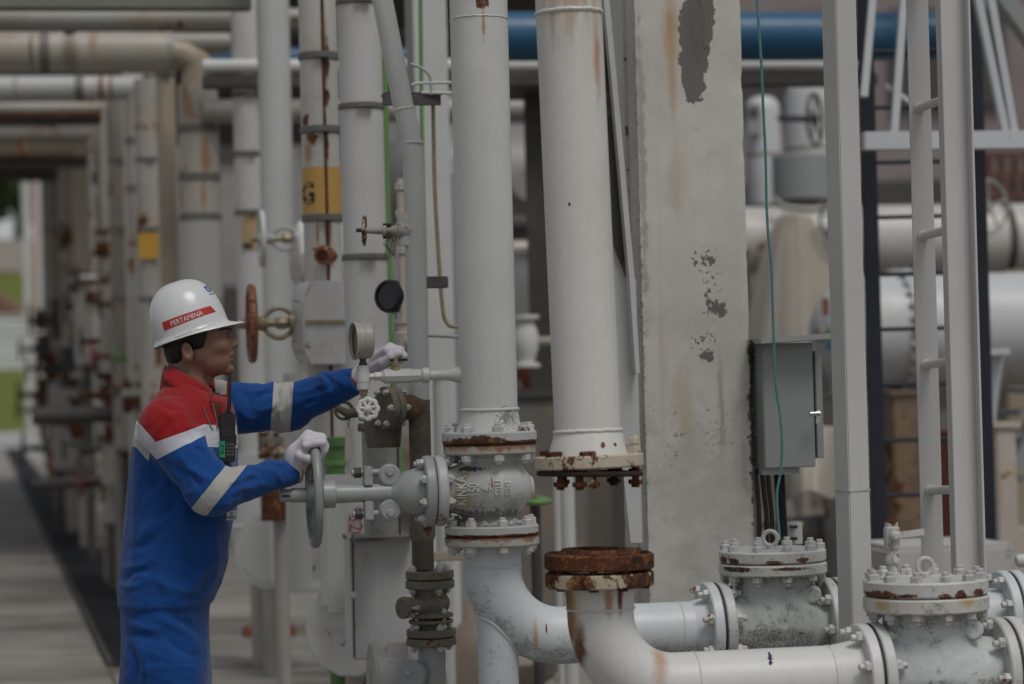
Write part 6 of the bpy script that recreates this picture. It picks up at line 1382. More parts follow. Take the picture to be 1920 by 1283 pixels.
# ---- materials
t = NT('skin'); c = t.mix(t.step(t.noise(16, 4), .35, .7), (.25, .132, .088), (.185, .093, .061))
c = t.mix(t.ma('MULTIPLY', t.n('ShaderNodeAttribute', attribute_name='lips').outputs['Fac'], .55), c, (.16, .055, .045))
m_skin = t.done(c, .58, t.bump(t.noise(240, 3), .15, .001)); t.b.inputs['Subsurface Weight'].default_value = .12; t.b.inputs['Subsurface Radius'].default_value = (.012, .005, .003)
BLUE, RED, BWHITE, SILVER = (.004, .052, .215), (.26, .007, .009), (.50, .50, .56), (.38, .375, .35)
def cloth(name, base=None):
    t = NT(name)
    if base is None:
        at = lambda k: t.step(t.n('ShaderNodeAttribute', attribute_name=k).outputs['Fac'], -.0006, .0006)
        c = t.mix(at('white'), BLUE, BWHITE); c = t.mix(at('yoke'), c, RED); c = t.mix(at('silver'), c, SILVER)
        c = t.mix(t.ma('MULTIPLY', t.step(t.n('ShaderNodeAttribute', attribute_name='seam').outputs['Fac'], 0, .002), .5), c, (.003, .02, .09))
    else: c = base
    c = t.mix(t.ma('MULTIPLY', t.step(t.noise(9, 5, .7), .4, .75), .28), c, (.0, .0, .0), 'MULTIPLY') if False else t.mix(t.ma('MULTIPLY', t.step(t.noise(11, 6, .7), .45, .8), .22), c, t.mix(.5, c, (0.01, .01, .02)))
    def ridge(sc, scale, pw):
        n = t.ma('SUBTRACT', 1.0, t.ma('ABSOLUTE', t.ma('SUBTRACT', t.ma('MULTIPLY', t.noise(scale, 2, .5, sc=sc), 2.0), 1.0)))
        return t.ma('POWER', n, pw)
    h = t.ma('ADD', t.ma('MULTIPLY', ridge((1.0, 1.0, .42), 7, 2.2), 1.0), t.ma('ADD', t.ma('MULTIPLY', ridge((.6, .8, 1.3), 11, 3.0), .5), t.ma('MULTIPLY', t.noise(34, 4), .5)))
    h = t.ma('ADD', h, t.ma('MULTIPLY', t.noise(500, 2), .06))
    m = t.done(c, .82, t.bump(h, .32, .010), spec=.2); t.b.inputs['Sheen Weight'].default_value = .15; return m
m_cov = cloth('coverall_fabric'); m_redc = cloth('red_collar_fabric', RED)
m_glove = paint('knit_glove', (.60, .58, .63), rough=.95, dirt=.25, streak=0, speck=.0, bump=.2)
t = NT('glove_knit'); kn = t.n('ShaderNodeTexWave'); t.set(kn.inputs['Vector'], t.pos); kn.inputs['Scale'].default_value = 260; kn.inputs['Distortion'].default_value = 6
m_glove = t.done(t.mix(t.ma('MULTIPLY', t.step(t.noise(20, 5), .5, .75), .35), (.58, .555, .60), (.42, .39, .41)), .95, t.bump(t.ma('ADD', kn.outputs['Fac'], t.noise(90, 4)), .14, .002), spec=.15)
m_hair = plain('black_hair', (.006, .0055, .005), .55, var=.6, scale=90, bump=.8)
t = NT('helmet_shell'); c = t.mix(t.ma('MULTIPLY', t.step(t.noise(24, 6, .7), .48, .75), .30), (.60, .61, .61), (.42, .41, .39))
m_helm = t.done(c, .28, t.bump(t.noise(60, 4), .06, .002))
# ---- coverall: trunk, legs and sleeves as one garment
ST = [ # picture row, back edge, front edge, half breadth
    (716, 312, 408, .085), (735, 296, 418, .128), (760, 277, 430, .168), (790, 261, 437, .195), (820, 258, 440, .20), (860, 255, 441, .20), (900, 250, 440, .19), (960, 243, 436, .18),
    (1000, 236, 430, .178), (1050, 229, 422, .176), (1100, 225, 408, .178), (1128, 225, 398, .178), (1140, 226, 394, .175), (1180, 228, 392, .178), (1230, 227, 393, .178), (1290, 225, 394, .172), (1330, 222, 392, .165)]
rows = [(P((b + f) / 2, y, YM).z, P(b, y, YM).x, P(f, y, YM).x, w) for y, b, f, w in ST][::-1]
RZ = np.array([r[0] for r in rows]); RX0 = np.array([r[1] for r in rows]); RX1 = np.array([r[2] for r in rows]); RWD = np.array([r[3] for r in rows])
def trunk(G, inset=0.0, lo=1330, hi=716):
    z = G[2]; x0 = np.interp(z, RZ, RX0); x1 = np.interp(z, RZ, RX1); w = np.interp(z, RZ, RWD) - inset
    a = (x1 - x0) / 2 - inset; cx = (x0 + x1) / 2; yy = G[1] - YM
    e = 2.35; k = (np.abs((G[0] - cx) / a) ** e + np.abs(yy / w) ** e + 1e-9) ** (1 / e)
    d = (k - 1) * np.minimum(a, w)
    zt_ = np.interp(G[0], [P(315, 705, YM).x, P(350, 712, YM).x, P(385, 733, YM).x, P(412, 745, YM).x], [P(315, 703, YM).z, P(350, 712, YM).z, P(385, 733, YM).z, P(412, 745, YM).z])
    return smax(d, smax(RZ[0] - z, z - zt_, .02), .025)
SHN, ELN, WRN = Q(312, 800, 6.69), Q(396, 922, 6.63), Q(548, 885, 6.80)
SHF, ELF, WRF = Q(402, 768, 7.06), Q(538, 763, 7.12), Q(668, 713, 7.02)
HN, KN, AN = Q(318, 1230, YM - .085), Q(318, 1440, YM - .10), Q(300, 1610, YM - .10)
HF, KF, AF = Q(300, 1230, YM + .085), Q(268, 1440, YM + .09), Q(238, 1612, YM + .10)
def sl(G, a, b): # position along a segment, 0..1
    d = b - a; return ((G[0] - a[0]) * d[0] + (G[1] - a[1]) * d[1] + (G[2] - a[2]) * d[2]) / float(d @ d)
h = .0046
G = grid((P(205, 900, YM).x, YM - .36, .02), (P(690, 900, YM).x, YM + .36, P(300, 700, YM).z), h)
G = [g.astype(np.float32) for g in G]
X, Y, Z = G
wz = vnoise(X * 7 + 3, Y * 7, Z * 5); w2 = vnoise(X * 15, Y * 15 + 4, Z * 11)
D = trunk(G)
# trunk folds: soft hanging drapes, a few slanting creases in the small of the back, slight overhang of the jacket hem
def crease(n, p=4): return (1 - np.abs(2 * n - 1)) ** p
rx_, rz_ = X * .80 + Z * .60, Z * .80 - X * .60
zw = P(310, 1134, YM).z
hang = crease(vnoise(X * 9 + 5, Y * 7, Z * 2.2), 2) * .009
slant = crease(vnoise(rx_ * 4 + 2, Y * 4, rz_ * 13 + 7), 3) * .0085
midb = np.exp(-((Z - P(260, 1000, YM).z) / .17) ** 2); sag = np.exp(-((Z - P(260, 1092, YM).z) / .05) ** 2)
cross = crease(vnoise(X * 3, Y * 4, Z * 15 + X * 6), 3) * .006
D = D - np.where(Z > zw, hang * .8 + slant * midb + cross * sag, slant * .55 + hang * .35) + .0042 * np.clip((zw + .006 - Z) / .010, 0, 1)
D = D + (wz - .5) * .010
for a, b, c_, r0, r1, r2 in ((HN, KN, AN, .098, .082, .075), (HF, KF, AF, .098, .082, .075)):
    L = smin(capsule(G, a, b, r0, r1), capsule(G, b, c_, r1, r2), .03) - crease(vnoise(X * 4, Y * 4, Z * 12 + X * 5), 3) * .007 + (w2 - .5) * .006
    D = smin(D, L, .035)
# sleeves
def sleeve(a, b, c_, r0, r1, r2, r3, bulge):
    t1 = sl(G, a, b); t2 = sl(G, b, c_)
    A = capsule(G, a, b, r0, r1); B = capsule(G, b, c_, r2, r3)
    # creases gather at the elbow and the armpit and run slantwise along the sleeve elsewhere
    e1 = np.exp(-((t2 - .05) / .22) ** 2) + np.exp(-((t1 - .95) / .18) ** 2) + .8 * np.exp(-((t1 - .1) / .2) ** 2); e1 = np.clip(e1, .28, 1.2)
    L1, L2 = float(np.linalg.norm(b - a)), float(np.linalg.norm(c_ - b))
    k1 = crease(vnoise(t1 * L1 * 15 + X * 6 + 3, Y * 9, Z * 9 - t1 * 2), 2.6); k2 = crease(vnoise(t2 * L2 * 16 + Z * 8 + 1, Y * 9, X * 5 + Z * 7), 2.6)
    A = A - .0085 * k1 * e1; B = B - .0080 * k2 * np.clip(e1 + .15, .35, 1.2)
    return smin(A, B, .03) + (w2 - .5) * .006
S1 = sleeve(SHN, ELN, WRN, .078, .060, .056, .0355, 0)
S2 = sleeve(SHF, ELF, WRF, .080, .064, .064, .040, 0)
S2 = S2 - .006 * np.exp(-((X - P(607, 730, 7.07).x) / .022) ** 2) * (Z > P(600, 725, 7.07).z)
# open cuffs
def cuff(S, c_, b):
    d = (c_ - b) / np.linalg.norm(c_ - b); s = (X - c_[0]) * d[0] + (Y - c_[1]) * d[1] + (Z - c_[2]) * d[2]
    return smax(S, s - .004, .006)
S1 = cuff(S1, WRN, ELN); S2 = cuff(S2, WRF, ELF)
D = smin(D, S2, .03); D = smin(D, S1, .022)
# hem of trousers
D = np.maximum(D, .05 - Z)
def pat(fn):
    def f(V):
        u, v = pxs(V); return fn(V, u, v)
    return f
d1 = (ELN - SHN) / np.linalg.norm(ELN - SHN)
def near_arm(V):
    def dist(a, b):
        d = b - a; tt = np.clip(((V - a) @ d) / (d @ d), 0, 1); return np.linalg.norm(V - a - tt[:, None] * d, axis=1)
    return np.minimum(dist(SHN, ELN), dist(ELN, WRN)) < .088
def far_arm(V):
    def dist(a, b):
        d = b - a; tt = np.clip(((V - a) @ d) / (d @ d), 0, 1); return np.linalg.norm(V - a - tt[:, None] * d, axis=1)
    return (np.minimum(dist(SHF + (ELF - SHF) * .12, ELF), dist(ELF, WRF)) < .085) & (V[:, 1] > YM + .10)
def f_yoke(V, u, v):
    b = np.interp(u, [200, 258, 292, 340, 383, 398, 440], [770, 790, 829, 812, 796, 797, 797]); q = (b - v) * um
    return np.where((u > 424 + 6) & (V[:, 1] > YM + .06), -.02, q)
def f_white(V, u, v):
    b = np.interp(u, [200, 255, 294, 340, 385, 390, 440], [806, 822, 862, 838, 816, 838, 840]); q = (b - v) * um
    return np.where((u > 430) & (V[:, 1] > YM + .06), -.02, q)
bn = np.array([60, 48]) / math.hypot(60, 48)
def f_silver(V, u, v):
    s = np.full(len(V), -.02)
    na = near_arm(V) & (u > 345) & (v > 860)
    q = 15.5 - np.abs((u - 407) * bn[0] + (v - 918) * bn[1]); s = np.where(na, q * um, s)
    q = 18.5 - np.abs(u - (529 - (v - 760) * .07)); s = np.where((u > 480) & (u < 580) & (V[:, 1] > YM + .05) & (v < 830), q * um, s)
    b = np.interp(u, [200, 255, 282], [806, 822, 850]); q = np.minimum(np.minimum(v - b, b + 17 - v), 280 - u); s = np.maximum(s, np.where(u < 300, q * um, -.02))
    q = np.minimum(11 - np.abs(u - 414), 740 - v); s = np.where((V[:, 1] > YM + .09) & (u < 440), np.maximum(s, q * um), s)
    return s
def f_seam(V, u, v):
    bk = ~near_arm(V) | (v > 985)
    s1 = np.where(bk & (v > 850), 1.7 - np.abs(u - np.interp(v, [840, 960, 1000, 1100, 1125], [305, 300, 297, 285, 272])), -3)
    s2 = np.where((v > 1100), 1.3 - np.abs(v - np.interp(u, [220, 272, 275, 400], [1137, 1137, 1131, 1142])), -3)
    s3 = np.where((v > 1110) & (v < 1140), 1.0 - np.abs(u - 271), -3)
    s4 = np.where((v > 1150) & (u > 272) & (u < 380), 1.2 - np.abs(v - np.interp(u, [270, 384], [1243, 1248])), -3)
    s5 = np.where((v > 1244), 1.2 - np.minimum(np.abs(u - 273), np.abs(u - 380)), -3)
    s6 = np.where((v > 1095) & (v < 1140) & (u < 400), .9 - np.abs(v - np.interp(u, [220, 400], [1108, 1112])), -3)
    return np.maximum.reduce([s1, s2, s3, s4, s5, s6]) * um
cov = sdf_obj('coverall', D, G, m_cov, man, attrs=dict(yoke=pat(f_yoke), white=pat(f_white), silver=pat(f_silver), seam=pat(f_seam)))
def fold_cloth(o):
    me = o.data; n = len(me.vertices); co = np.empty(n * 3); me.vertices.foreach_get('co', co); co = co.reshape(-1, 3) + np.array(ORG[man.name])
    no = np.empty(n * 3); me.vertices.foreach_get('normal', no); no = no.reshape(-1, 3)
    u, v = pxs(co); face = np.clip(-no[:, 1] * 1.6, 0, 1); na = near_arm(co); fa = far_arm(co); tr = ~na & ~fa
    disp = np.zeros(n)
    #  where (n near sleeve, f far sleeve, t trunk), x0, y0, x1, y1, half width in rows, height in mm (below 0: a valley)
    FO = [('n', 432, 905, 476, 884, 5, 4), ('n', 436, 912, 492, 900, 5, -4), ('n', 430, 930, 478, 915, 6, 4), ('n', 452, 942, 505, 918, 5, -3), ('n', 420, 950, 470, 938, 5, 3), ('n', 500, 880, 528, 905, 5, 3), ('n', 512, 872, 545, 893, 4, -3),
        ('n', 470, 880, 500, 905, 6, -4), ('n', 355, 870, 398, 902, 7, 4), ('n', 345, 885, 380, 925, 6, -4), ('n', 330, 850, 360, 900, 6, 3), ('n', 318, 870, 352, 915, 6, -3), ('n', 300, 770, 330, 800, 8, 3), ('n', 345, 800, 385, 850, 7, -3), ('n', 360, 830, 405, 870, 6, 3), ('n', 290, 745, 340, 772, 7, -3), ('n', 320, 738, 372, 765, 6, 3),
        ('f', 470, 735, 505, 722, 5, 4), ('f', 480, 752, 512, 735, 5, -5), ('f', 485, 770, 520, 752, 5, 4), ('f', 470, 795, 512, 770, 6, -4), ('f', 520, 722, 512, 800, 4, -4), ('f', 533, 722, 528, 800, 4, 4), ('f', 541, 725, 536, 800, 3, -3), ('f', 552, 735, 600, 722, 5, 3), ('f', 560, 770, 615, 742, 5, -4), ('f', 575, 748, 625, 728, 5, 4), ('f', 596, 704, 612, 735, 5, 6), ('f', 606, 702, 622, 730, 4, -6), ('f', 630, 712, 655, 740, 5, 4), ('f', 640, 700, 662, 725, 4, -3), ('f', 440, 730, 470, 760, 6, -4), ('f', 445, 760, 480, 790, 6, 4),
        ('t', 325, 900, 270, 955, 9, 5), ('t', 330, 930, 285, 985, 8, -5), ('t', 320, 965, 262, 1010, 9, 5), ('t', 300, 1000, 250, 1030, 8, -4), ('t', 285, 1045, 240, 1065, 7, 4), ('t', 275, 1070, 236, 1085, 6, -5), ('t', 270, 1090, 232, 1098, 6, 4), ('t', 345, 960, 375, 1060, 12, 5), ('t', 375, 980, 392, 1080, 10, -5), ('t', 398, 990, 405, 1090, 8, 5), ('t', 330, 1000, 345, 1095, 12, -4), ('t', 305, 1060, 318, 1120, 9, 4),
        ('t', 275, 860, 262, 940, 10, 4), ('t', 292, 870, 280, 950, 9, -4), ('t', 262, 720, 300, 705, 6, 0),
        ('t', 385, 1095, 350, 1125, 7, -4), ('t', 395, 1060, 360, 1110, 7, 4), ('t', 240, 1165, 300, 1180, 8, 4), ('t', 238, 1190, 290, 1200, 8, -4), ('t', 300, 1160, 370, 1210, 9, 5), ('t', 320, 1160, 385, 1195, 8, -4), ('t', 310, 1195, 372, 1232, 8, -4), ('t', 245, 1215, 255, 1283, 8, -6), ('t', 258, 1200, 266, 1283, 8, 4)]
    for w, x0, y0, x1, y1, hw, mm in FO:
        d = np.array([x1 - x0, y1 - y0], float); L2 = d @ d; tt = ((u - x0) * d[0] + (v - y0) * d[1]) / L2; tc = np.clip(tt, 0, 1)
        bow = 6 * np.sin(math.pi * tc) * (1 if (x0 + y0) % 2 else -1); nn = np.array([-d[1], d[0]]) / math.sqrt(L2)
        dist = np.hypot(u - x0 - tc * d[0] - nn[0] * bow, v - y0 - tc * d[1] - nn[1] * bow)
        m_ = dict(n=na, f=fa, t=tr)[w]
        disp += np.where(m_, mm * .0018 * np.exp(-(dist / hw) ** 2) * (np.sin(math.pi * np.clip(.12 + .76 * tc, 0, 1))), 0) * face
    # pocket patch on the thigh
    pk = (u > 274) & (u < 379) & (v > 1247); disp += np.where(pk & tr, .003, 0) * face
    me.vertices.foreach_set('co', (co + no * disp[:, None] - np.array(ORG[man.name])).ravel()); me.update()
fold_cloth(cov)
md = cov.modifiers.new('smooth', 'SMOOTH'); md.factor = .5; md.iterations = 1
# ---- pocket flap on the thigh
# ---- body: head, neck, trunk, arms, hands and legs, one continuous surface
Gb = grid((P(205, 900, YM).x, YM - .34, .06), (P(775, 900, YM).x, YM + .34, P(300, 700, YM).z + .03), .0095)
Db = trunk(Gb, .022)
for a, b, c_ in ((HN, KN, AN), (HF, KF, AF)): Db = smin(Db, smin(capsule(Gb, a, b, .075, .055), capsule(Gb, b, c_, .055, .042), .02), .03)
HDN, HDF = Q(585, 855, 6.86), Q(728, 668, 6.97)
for a, b, c_, hd in ((SHN, ELN, WRN, HDN), (SHF, ELF, WRF, HDF)):
    Db = smin(Db, smin(capsule(Gb, a, b, .052, .042), capsule(Gb, b, c_, .042, .028), .02), .03); Db = smin(Db, capsule(Gb, c_, hd, .027, .026), .02)
Db = smin(Db, capsule(Gb, Q(352, 712), Q(356, 760), .054, .06), .03)
Vb, Fb = nets(Db, Gb)
# finer head, joined into the same mesh
def head_sdf(G):
    E = lambda x, y, dy, rx, ry, rz, rot=0: ellip(G, P(x, y, YM) + V3(0, dy, 0), (rx * um, ry, rz * um), Matrix.Rotation(math.radians(rot), 3, 'Y') if rot else None)
    D = E(364, 612, 0, 60, .077, 62)
    D = smin(D, E(398, 648, 0, 41, .060, 54, 4), .03)                      # face
    D = smin(D, E(402, 682, 0, 32, .047, 22, -10), .02)                    # jaw
    D = smin(D, E(428, 693, 0, 11, .020, 11), .012)                        # chin
    D = smin(D, E(374, 668, 0, 30, .062, 24, -20), .02)                    # jaw angle
    for s in (-1, 1): D = smin(D, E(414, 650, s * .036, 15, .022, 13), .014)    # cheek bones
    D = smin(D, E(425, 613, 0, 13, .046, 8), .012)                         # brow
    D = smin(D, capsule(G, Q(433, 624), Q(440, 645), 3.5 * um, 6.5 * um, 1.0), .008)   # nose
    D = smin(D, E(440, 646, 0, 7, .0125, 6.5), .005)
    for s in (-1, 1): D = smin(D, E(435, 649, s * .011, 6, .008, 4.8), .004)
    D = smin(D, E(430, 664, 0, 9, .024, 8), .008)                          # mouth region
    D = smin(D, E(434.5, 667, 0, 5, .019, 3.6), .003); D = smin(D, E(433.5, 675, 0, 5.4, .017, 4.0), .003)
    D = smax(D, -E(440, 671.2, 0, 6, .020, 1.0), .003)                     # parted lips
    D = smax(D, -E(437, 683, 0, 5, .018, 3), .006)
    for s in (-1, 1):
        D = smax(D, -E(433, 629, s * .034, 10, .017, 6.5), .008)           # eye sockets
        D = smin(D, E(422, 630.5, s * .033, 8.2, .0145, 6.0), .004)        # lids
        # ear
        ear = ellip(G, P(358, 661, YM) + V3(0, s * .078, 0), (10.5 * um, .011, 19 * um), Matrix.Rotation(math.radians(-12), 3, 'Y'))
        ear = smax(ear, -ellip(G, P(360, 659, YM) + V3(0, s * .090, 0), (6.5 * um, .009, 12 * um), Matrix.Rotation(math.radians(-12), 3, 'Y')), .003)
        ear = smin(ear, ellip(G, P(366, 664, YM) + V3(0, s * .079, 0), (3.5 * um, .006, 4 * um)), .003)
        D = smin(D, ear, .006)
    D = smin(D, capsule(G, Q(348, 672), Q(356, 742), .050, .060), .022)    # neck
    D = smin(D, E(391, 711, 0, 9, .016, 9), .012)
    return D
Gh = grid((P(285, 650, YM).x, YM - .105, P(350, 760, YM).z), (P(456, 650, YM).x, YM + .105, P(350, 535, YM).z), .0024)
Vh, Fh = nets(head_sdf(Gh), Gh)
# the trunk is cut at the neck base and welded to the head mesh by one remesh-free bridge: both overlap inside the collar
zc_ = P(350, 742, YM).z
o0 = np.array(ORG[man.name])
allv = np.concatenate([Vb, Vh]) - o0; allf = Fb.tolist() + (Fh + len(Vb)).tolist()
me = bpy.data.meshes.new('body'); me.from_pydata(allv.tolist(), [], allf); me.polygons.foreach_set('use_smooth', [True] * len(me.polygons))
u_, v_ = pxs(allv + o0); yy = (allv + o0)[:, 1] - YM
lp_ = np.clip(1.2 - np.sqrt(((u_ - 435) / 7.5) ** 2 + ((v_ - 671) / 7.0) ** 2 + (yy / .021) ** 2), 0, .25) * 4
at = me.attributes.new('lips', 'FLOAT', 'POINT'); at.data.foreach_set('value', lp_.astype(np.float32))
body = link('body', me, m_skin, man)
# eyes, brows
for s in (-1, 1):
    e = P(422.3, 630.8, YM) + V3(0, s * .0325, 0); ed = (X_ + V3(0, -.12 * 1, -.02)).normalized()
    m = M().lathe(e, ed, [(.0118 * math.cos(a), max(.0118 * math.sin(a), 1e-4)) for a in np.linspace(0, math.pi, 14)], 20)
    eo = m.build('eye', plain('eye_white' if s < 0 else 'eye_white_far', (.26, .235, .22), .25, var=0), body)
    M().lathe(e, ed, [(.0122, .0001), (.0120, .003), (.0114, .0052)], 18, caps=False).build('iris', plain('iris', (.010, .006, .004), .15, var=0), body)
    th = bvh(body); bp_ = []
    for x, y, dy in ((414, 620.5, .052), (420, 617.5, .046), (427, 616.3, .038), (433, 617.5, .028), (437, 619.5, .018)):
        q = P(x, y, YM); hit = th.ray_cast(V3(q.x + .12, YM + s * dy, q.z), V3(-1, 0, 0))[0]
        bp_.append(hit if hit else V3(q.x, YM + s * dy, q.z))
    M().tube(bp_, [.0012, .0026, .003, .0028, .0016], 8).build('eyebrow', m_hair, body)
    lp2 = []
    for k in range(7):
        a = -1.0 + 2.0 * k / 6; q = V3(e.x + .011 * math.cos(a) + .0012, e.y + .0125 * math.sin(a), e.z + .0038)
        lp2.append(q)
    M().tube(lp2, .0011, 6).build('eyelid', m_hair, body)
# hair
Gr = grid((P(290, 650, YM).x, YM - .10, P(350, 700, YM).z), (P(412, 650, YM).x, YM + .10, P(350, 590, YM).z), .003)
E = lambda x, y, dy, rx, ry, rz, rot=0: ellip(Gr, P(x, y, YM) + V3(0, dy, 0), (rx * um, ry, rz * um), Matrix.Rotation(math.radians(rot), 3, 'Y') if rot else None)
Dr = smin(smin(E(362, 614, 0, 63, .084, 64), E(340, 655, 0, 31, .066, 38, 10), .02), E(376, 630, 0, 34, .079, 42), .01)
ux_, vz_ = (Gr[0] - P(360, 650, YM).x) / um + 360, 650 - (Gr[2] - P(360, 650, YM).z) / um
fr_ = np.interp(vz_, [590, 615, 640, 655, 662, 690], [402, 398, 391, 386, 346, 340])       # front edge of the hair, sideburn, behind the ear
Dr = smax(Dr, (ux_ - fr_) * um, .004)
Dr = smax(Dr, (vz_ - np.interp(ux_, [300, 320, 345, 372, 400], [686, 689, 684, 664, 655])) * um, .004)
Dr = Dr + .0022 * (vnoise(Gr[0] * 260, Gr[1] * 260, Gr[2] * 90) - .5) * 2
for s in (-1, 1): Dr = smax(Dr, -ellip(Gr, P(359, 662, YM) + V3(0, s * .082, 0), (11 * um, .03, 19 * um)), .003)
hair = sdf_obj('hair', Dr, Gr, m_hair, man)
# ---- collar
def collar():
    m = M(); n = 48; k = 5; c = Q(353, 717); tilt = 0
    outer = []
    prof = [(-.060, .030, 1.06), (-.036, .026, 1.03), (-.014, .022, 1.0), (.004, .016, .97), (.012, .006, .95)]
    for i in range(n + 1):
        a = math.radians(24 + (360 - 48) * i / n)                   # opening faces forward
        op = abs(math.cos(a / 1.0)); fw = max(0, math.cos(a))
        for (dz, of, s) in prof:
            rx, ry = .066 + of * .35 + .018 * fw, .066 + of * .35
            x = c[0] + math.cos(a) * rx * s + .004; y = c[1] + math.sin(a) * ry * s
            z = c[2] + dz + .034 * (-math.cos(a)) * .95 - .030 * fw + (.002 * math.sin(a * 9))
            m.v.append(V3(x, y, z))
    L = len(prof)
    m.f = [(i * L + j, (i + 1) * L + j, (i + 1) * L + j + 1, i * L + j + 1) for i in range(n) for j in range(L - 1)]
    o = m.build('collar', m_redc, man, sharp=180); md = o.modifiers.new('thick', 'SOLIDIFY'); md.thickness = .006; md.offset = 1
    inn = [(319, 687, .030), (330, 691, .055), (345, 698, .070), (365, 708, .074), (385, 719, .062), (400, 731, .036)]
    out_ = [(309, 704, .045), (320, 717, .082), (337, 730, .104), (356, 742, .106), (374, 752, .092), (389, 759, .066)]
    for s in (-1, 1):
        m = M(); n = 20
        def at_(L, t):
            k = min(int(t * (len(L) - 1)), len(L) - 2); f = t * (len(L) - 1) - k; f = f * f * (3 - 2 * f) * .5 + f * .5
            return [L[k][i] * (1 - f) + L[k + 1][i] * f for i in range(3)]
        for i in range(n + 1):
            a_, b_ = at_(inn, i / n), at_(out_, i / n)
            for j in range(5):
                f = j / 4; q = P(a_[0] + (b_[0] - a_[0]) * f, a_[1] + (b_[1] - a_[1]) * f, YM); m.v.append(V3(q.x, YM + s * (a_[2] + (b_[2] - a_[2]) * f + .010 * math.sin(math.pi * f * .9)), q.z))
        m.f = [(i * 5 + j, (i + 1) * 5 + j, (i + 1) * 5 + j + 1, i * 5 + j + 1) for i in range(n) for j in range(4)]
        f = m.build('collar_flap', m_redc, o, sharp=180); md = f.modifiers.new('thick', 'SOLIDIFY'); md.thickness = .006; md.offset = 0
collar()
tcv = bvh(cov)
# front opening: dark inner collar and two grey zip tapes lying on the near chest
def on_chest(x, y, off=.002):
    d = (P(x, y, 7) - CO).normalized(); h_, n_ = tcv.ray_cast(CO + d * 4, d)[:2]
    return (h_ + n_ * off) if h_ is not None else P(x, y, YM - .05)
m = M(); L_ = [(393, 741), (392, 757), (397, 772), (404, 790), (410, 806)]; R_2 = [(412, 738), (415, 756), (414, 772), (413, 790), (412, 806)]
for a_, b_ in zip(L_, R_2):
    for k in range(5): m.v.append(on_chest(a_[0] + (b_[0] - a_[0]) * k / 4, a_[1] + (b_[1] - a_[1]) * k / 4, .0025))
m.f = [(i * 5 + j, (i + 1) * 5 + j, (i + 1) * 5 + j + 1, i * 5 + j + 1) for i in range(4) for j in range(4)]
m.build('inner_collar', cloth('inner_red', (.10, .004, .004)), man, sharp=180)
for pl_, w_ in ((((380, 764), (387, 782), (394, 800), (398, 806)), .0015), (((398, 758), (402, 776), (405, 794), (406, 806)), .0014)):
    M().tube([on_chest(x, y, .003) for x, y in pl_], w_, 6).build('zip_tape', plain('zip_grey', (.16, .16, .165), .5, .3), man)
# name tape on the chest
# ---- hard hat
HT = math.radians(-16.5)
hx = V3(math.cos(HT), 0, -math.sin(HT)); hz = V3(math.sin(HT), 0, math.cos(HT)); hc = P(356, 621, YM)
A0, B0, H0_ = .1085, .102, .143
m = M(); nph, nth = 96, 26; rings = []
def hatp(phi, th):
    c, s = math.cos(th), math.sin(th); r = max(c, 0) ** .74; zz_ = max(s, 0) ** .93
    rib = .0035 * math.exp(-((math.sin(phi) * r * B0) / .016) ** 2) * (1 if s > .25 else 0) * min(1, (s - .25) * 4) if s > .25 else 0
    a = A0 * (1 + .03 * math.cos(phi))
    return hc + hx * (a * r * math.cos(phi)) + V3(0, 1, 0) * (B0 * r * math.sin(phi)) + hz * (H0_ * zz_ + rib)
rings = []
for k in range(nth + 1): rings.append([hatp(2 * math.pi * i / nph, math.pi / 2 * (1 - k / nth) * .999 + .0005) for i in range(nph)])
def rim(ex, dz, pk):
    rr = []
    for i in range(nph):
        ph = 2 * math.pi * i / nph; f = max(0, math.cos(ph)); peak = pk * f ** 1.6
        d = V3(0, 0, 0) + hx * math.cos(ph) + Y_ * math.sin(ph)
        rr.append(hc + hx * ((A0 * (1 + .03 * math.cos(ph)) + ex + peak) * math.cos(ph)) + Y_ * ((B0 + ex + peak * .25) * math.sin(ph)) + hz * (dz - (.010 + .0) * (peak / .05) if peak else dz))
    return rr
rings += [rim(.0015, -.006, .002), rim(.006, -.012, .018), rim(.0085, -.015, .034), rim(.0085, -.018, .036), rim(.0055, -.018, .033)]
for r in rings: m.v += r
for k in range(len(rings) - 1):
    for i in range(nph): j = (i + 1) % nph; m.f.append((k * nph + i, k * nph + j, (k + 1) * nph + j, (k + 1) * nph + i))
m.f.append(tuple(range(nph)))
hat = m.build('hard_hat', m_helm, man, sharp=60); md = hat.modifiers.new('thick', 'SOLIDIFY'); md.thickness = .003; md.offset = -1
thb = bvh(hat); vr = Y_
band = [P(*q, YM - .2) for q in ((292, 603), (383, 570.5), (393, 581.5), (297, 619))]
wrap_quad(thb, band, vr, .0012, plain('red_band', (.42, .022, .02), .45, var=.1), hat, 'red_band', 26, 6)
cr_ = P(343, 594.5, YM - .2); rt = (P(392, 576, YM) - P(297, 611, YM)).normalized(); up_ = rt.cross(Y_) * -1
if up_.z < 0: up_ = -up_
wrap_text(thb, 'PERTAMINA', .0205, P(340, 595.5, YM - .2), rt + up_ * .0, up_, vr, .0, plain('white_print', (.62, .62, .62), .5, var=0), hat, off=.0019, sx=.86)
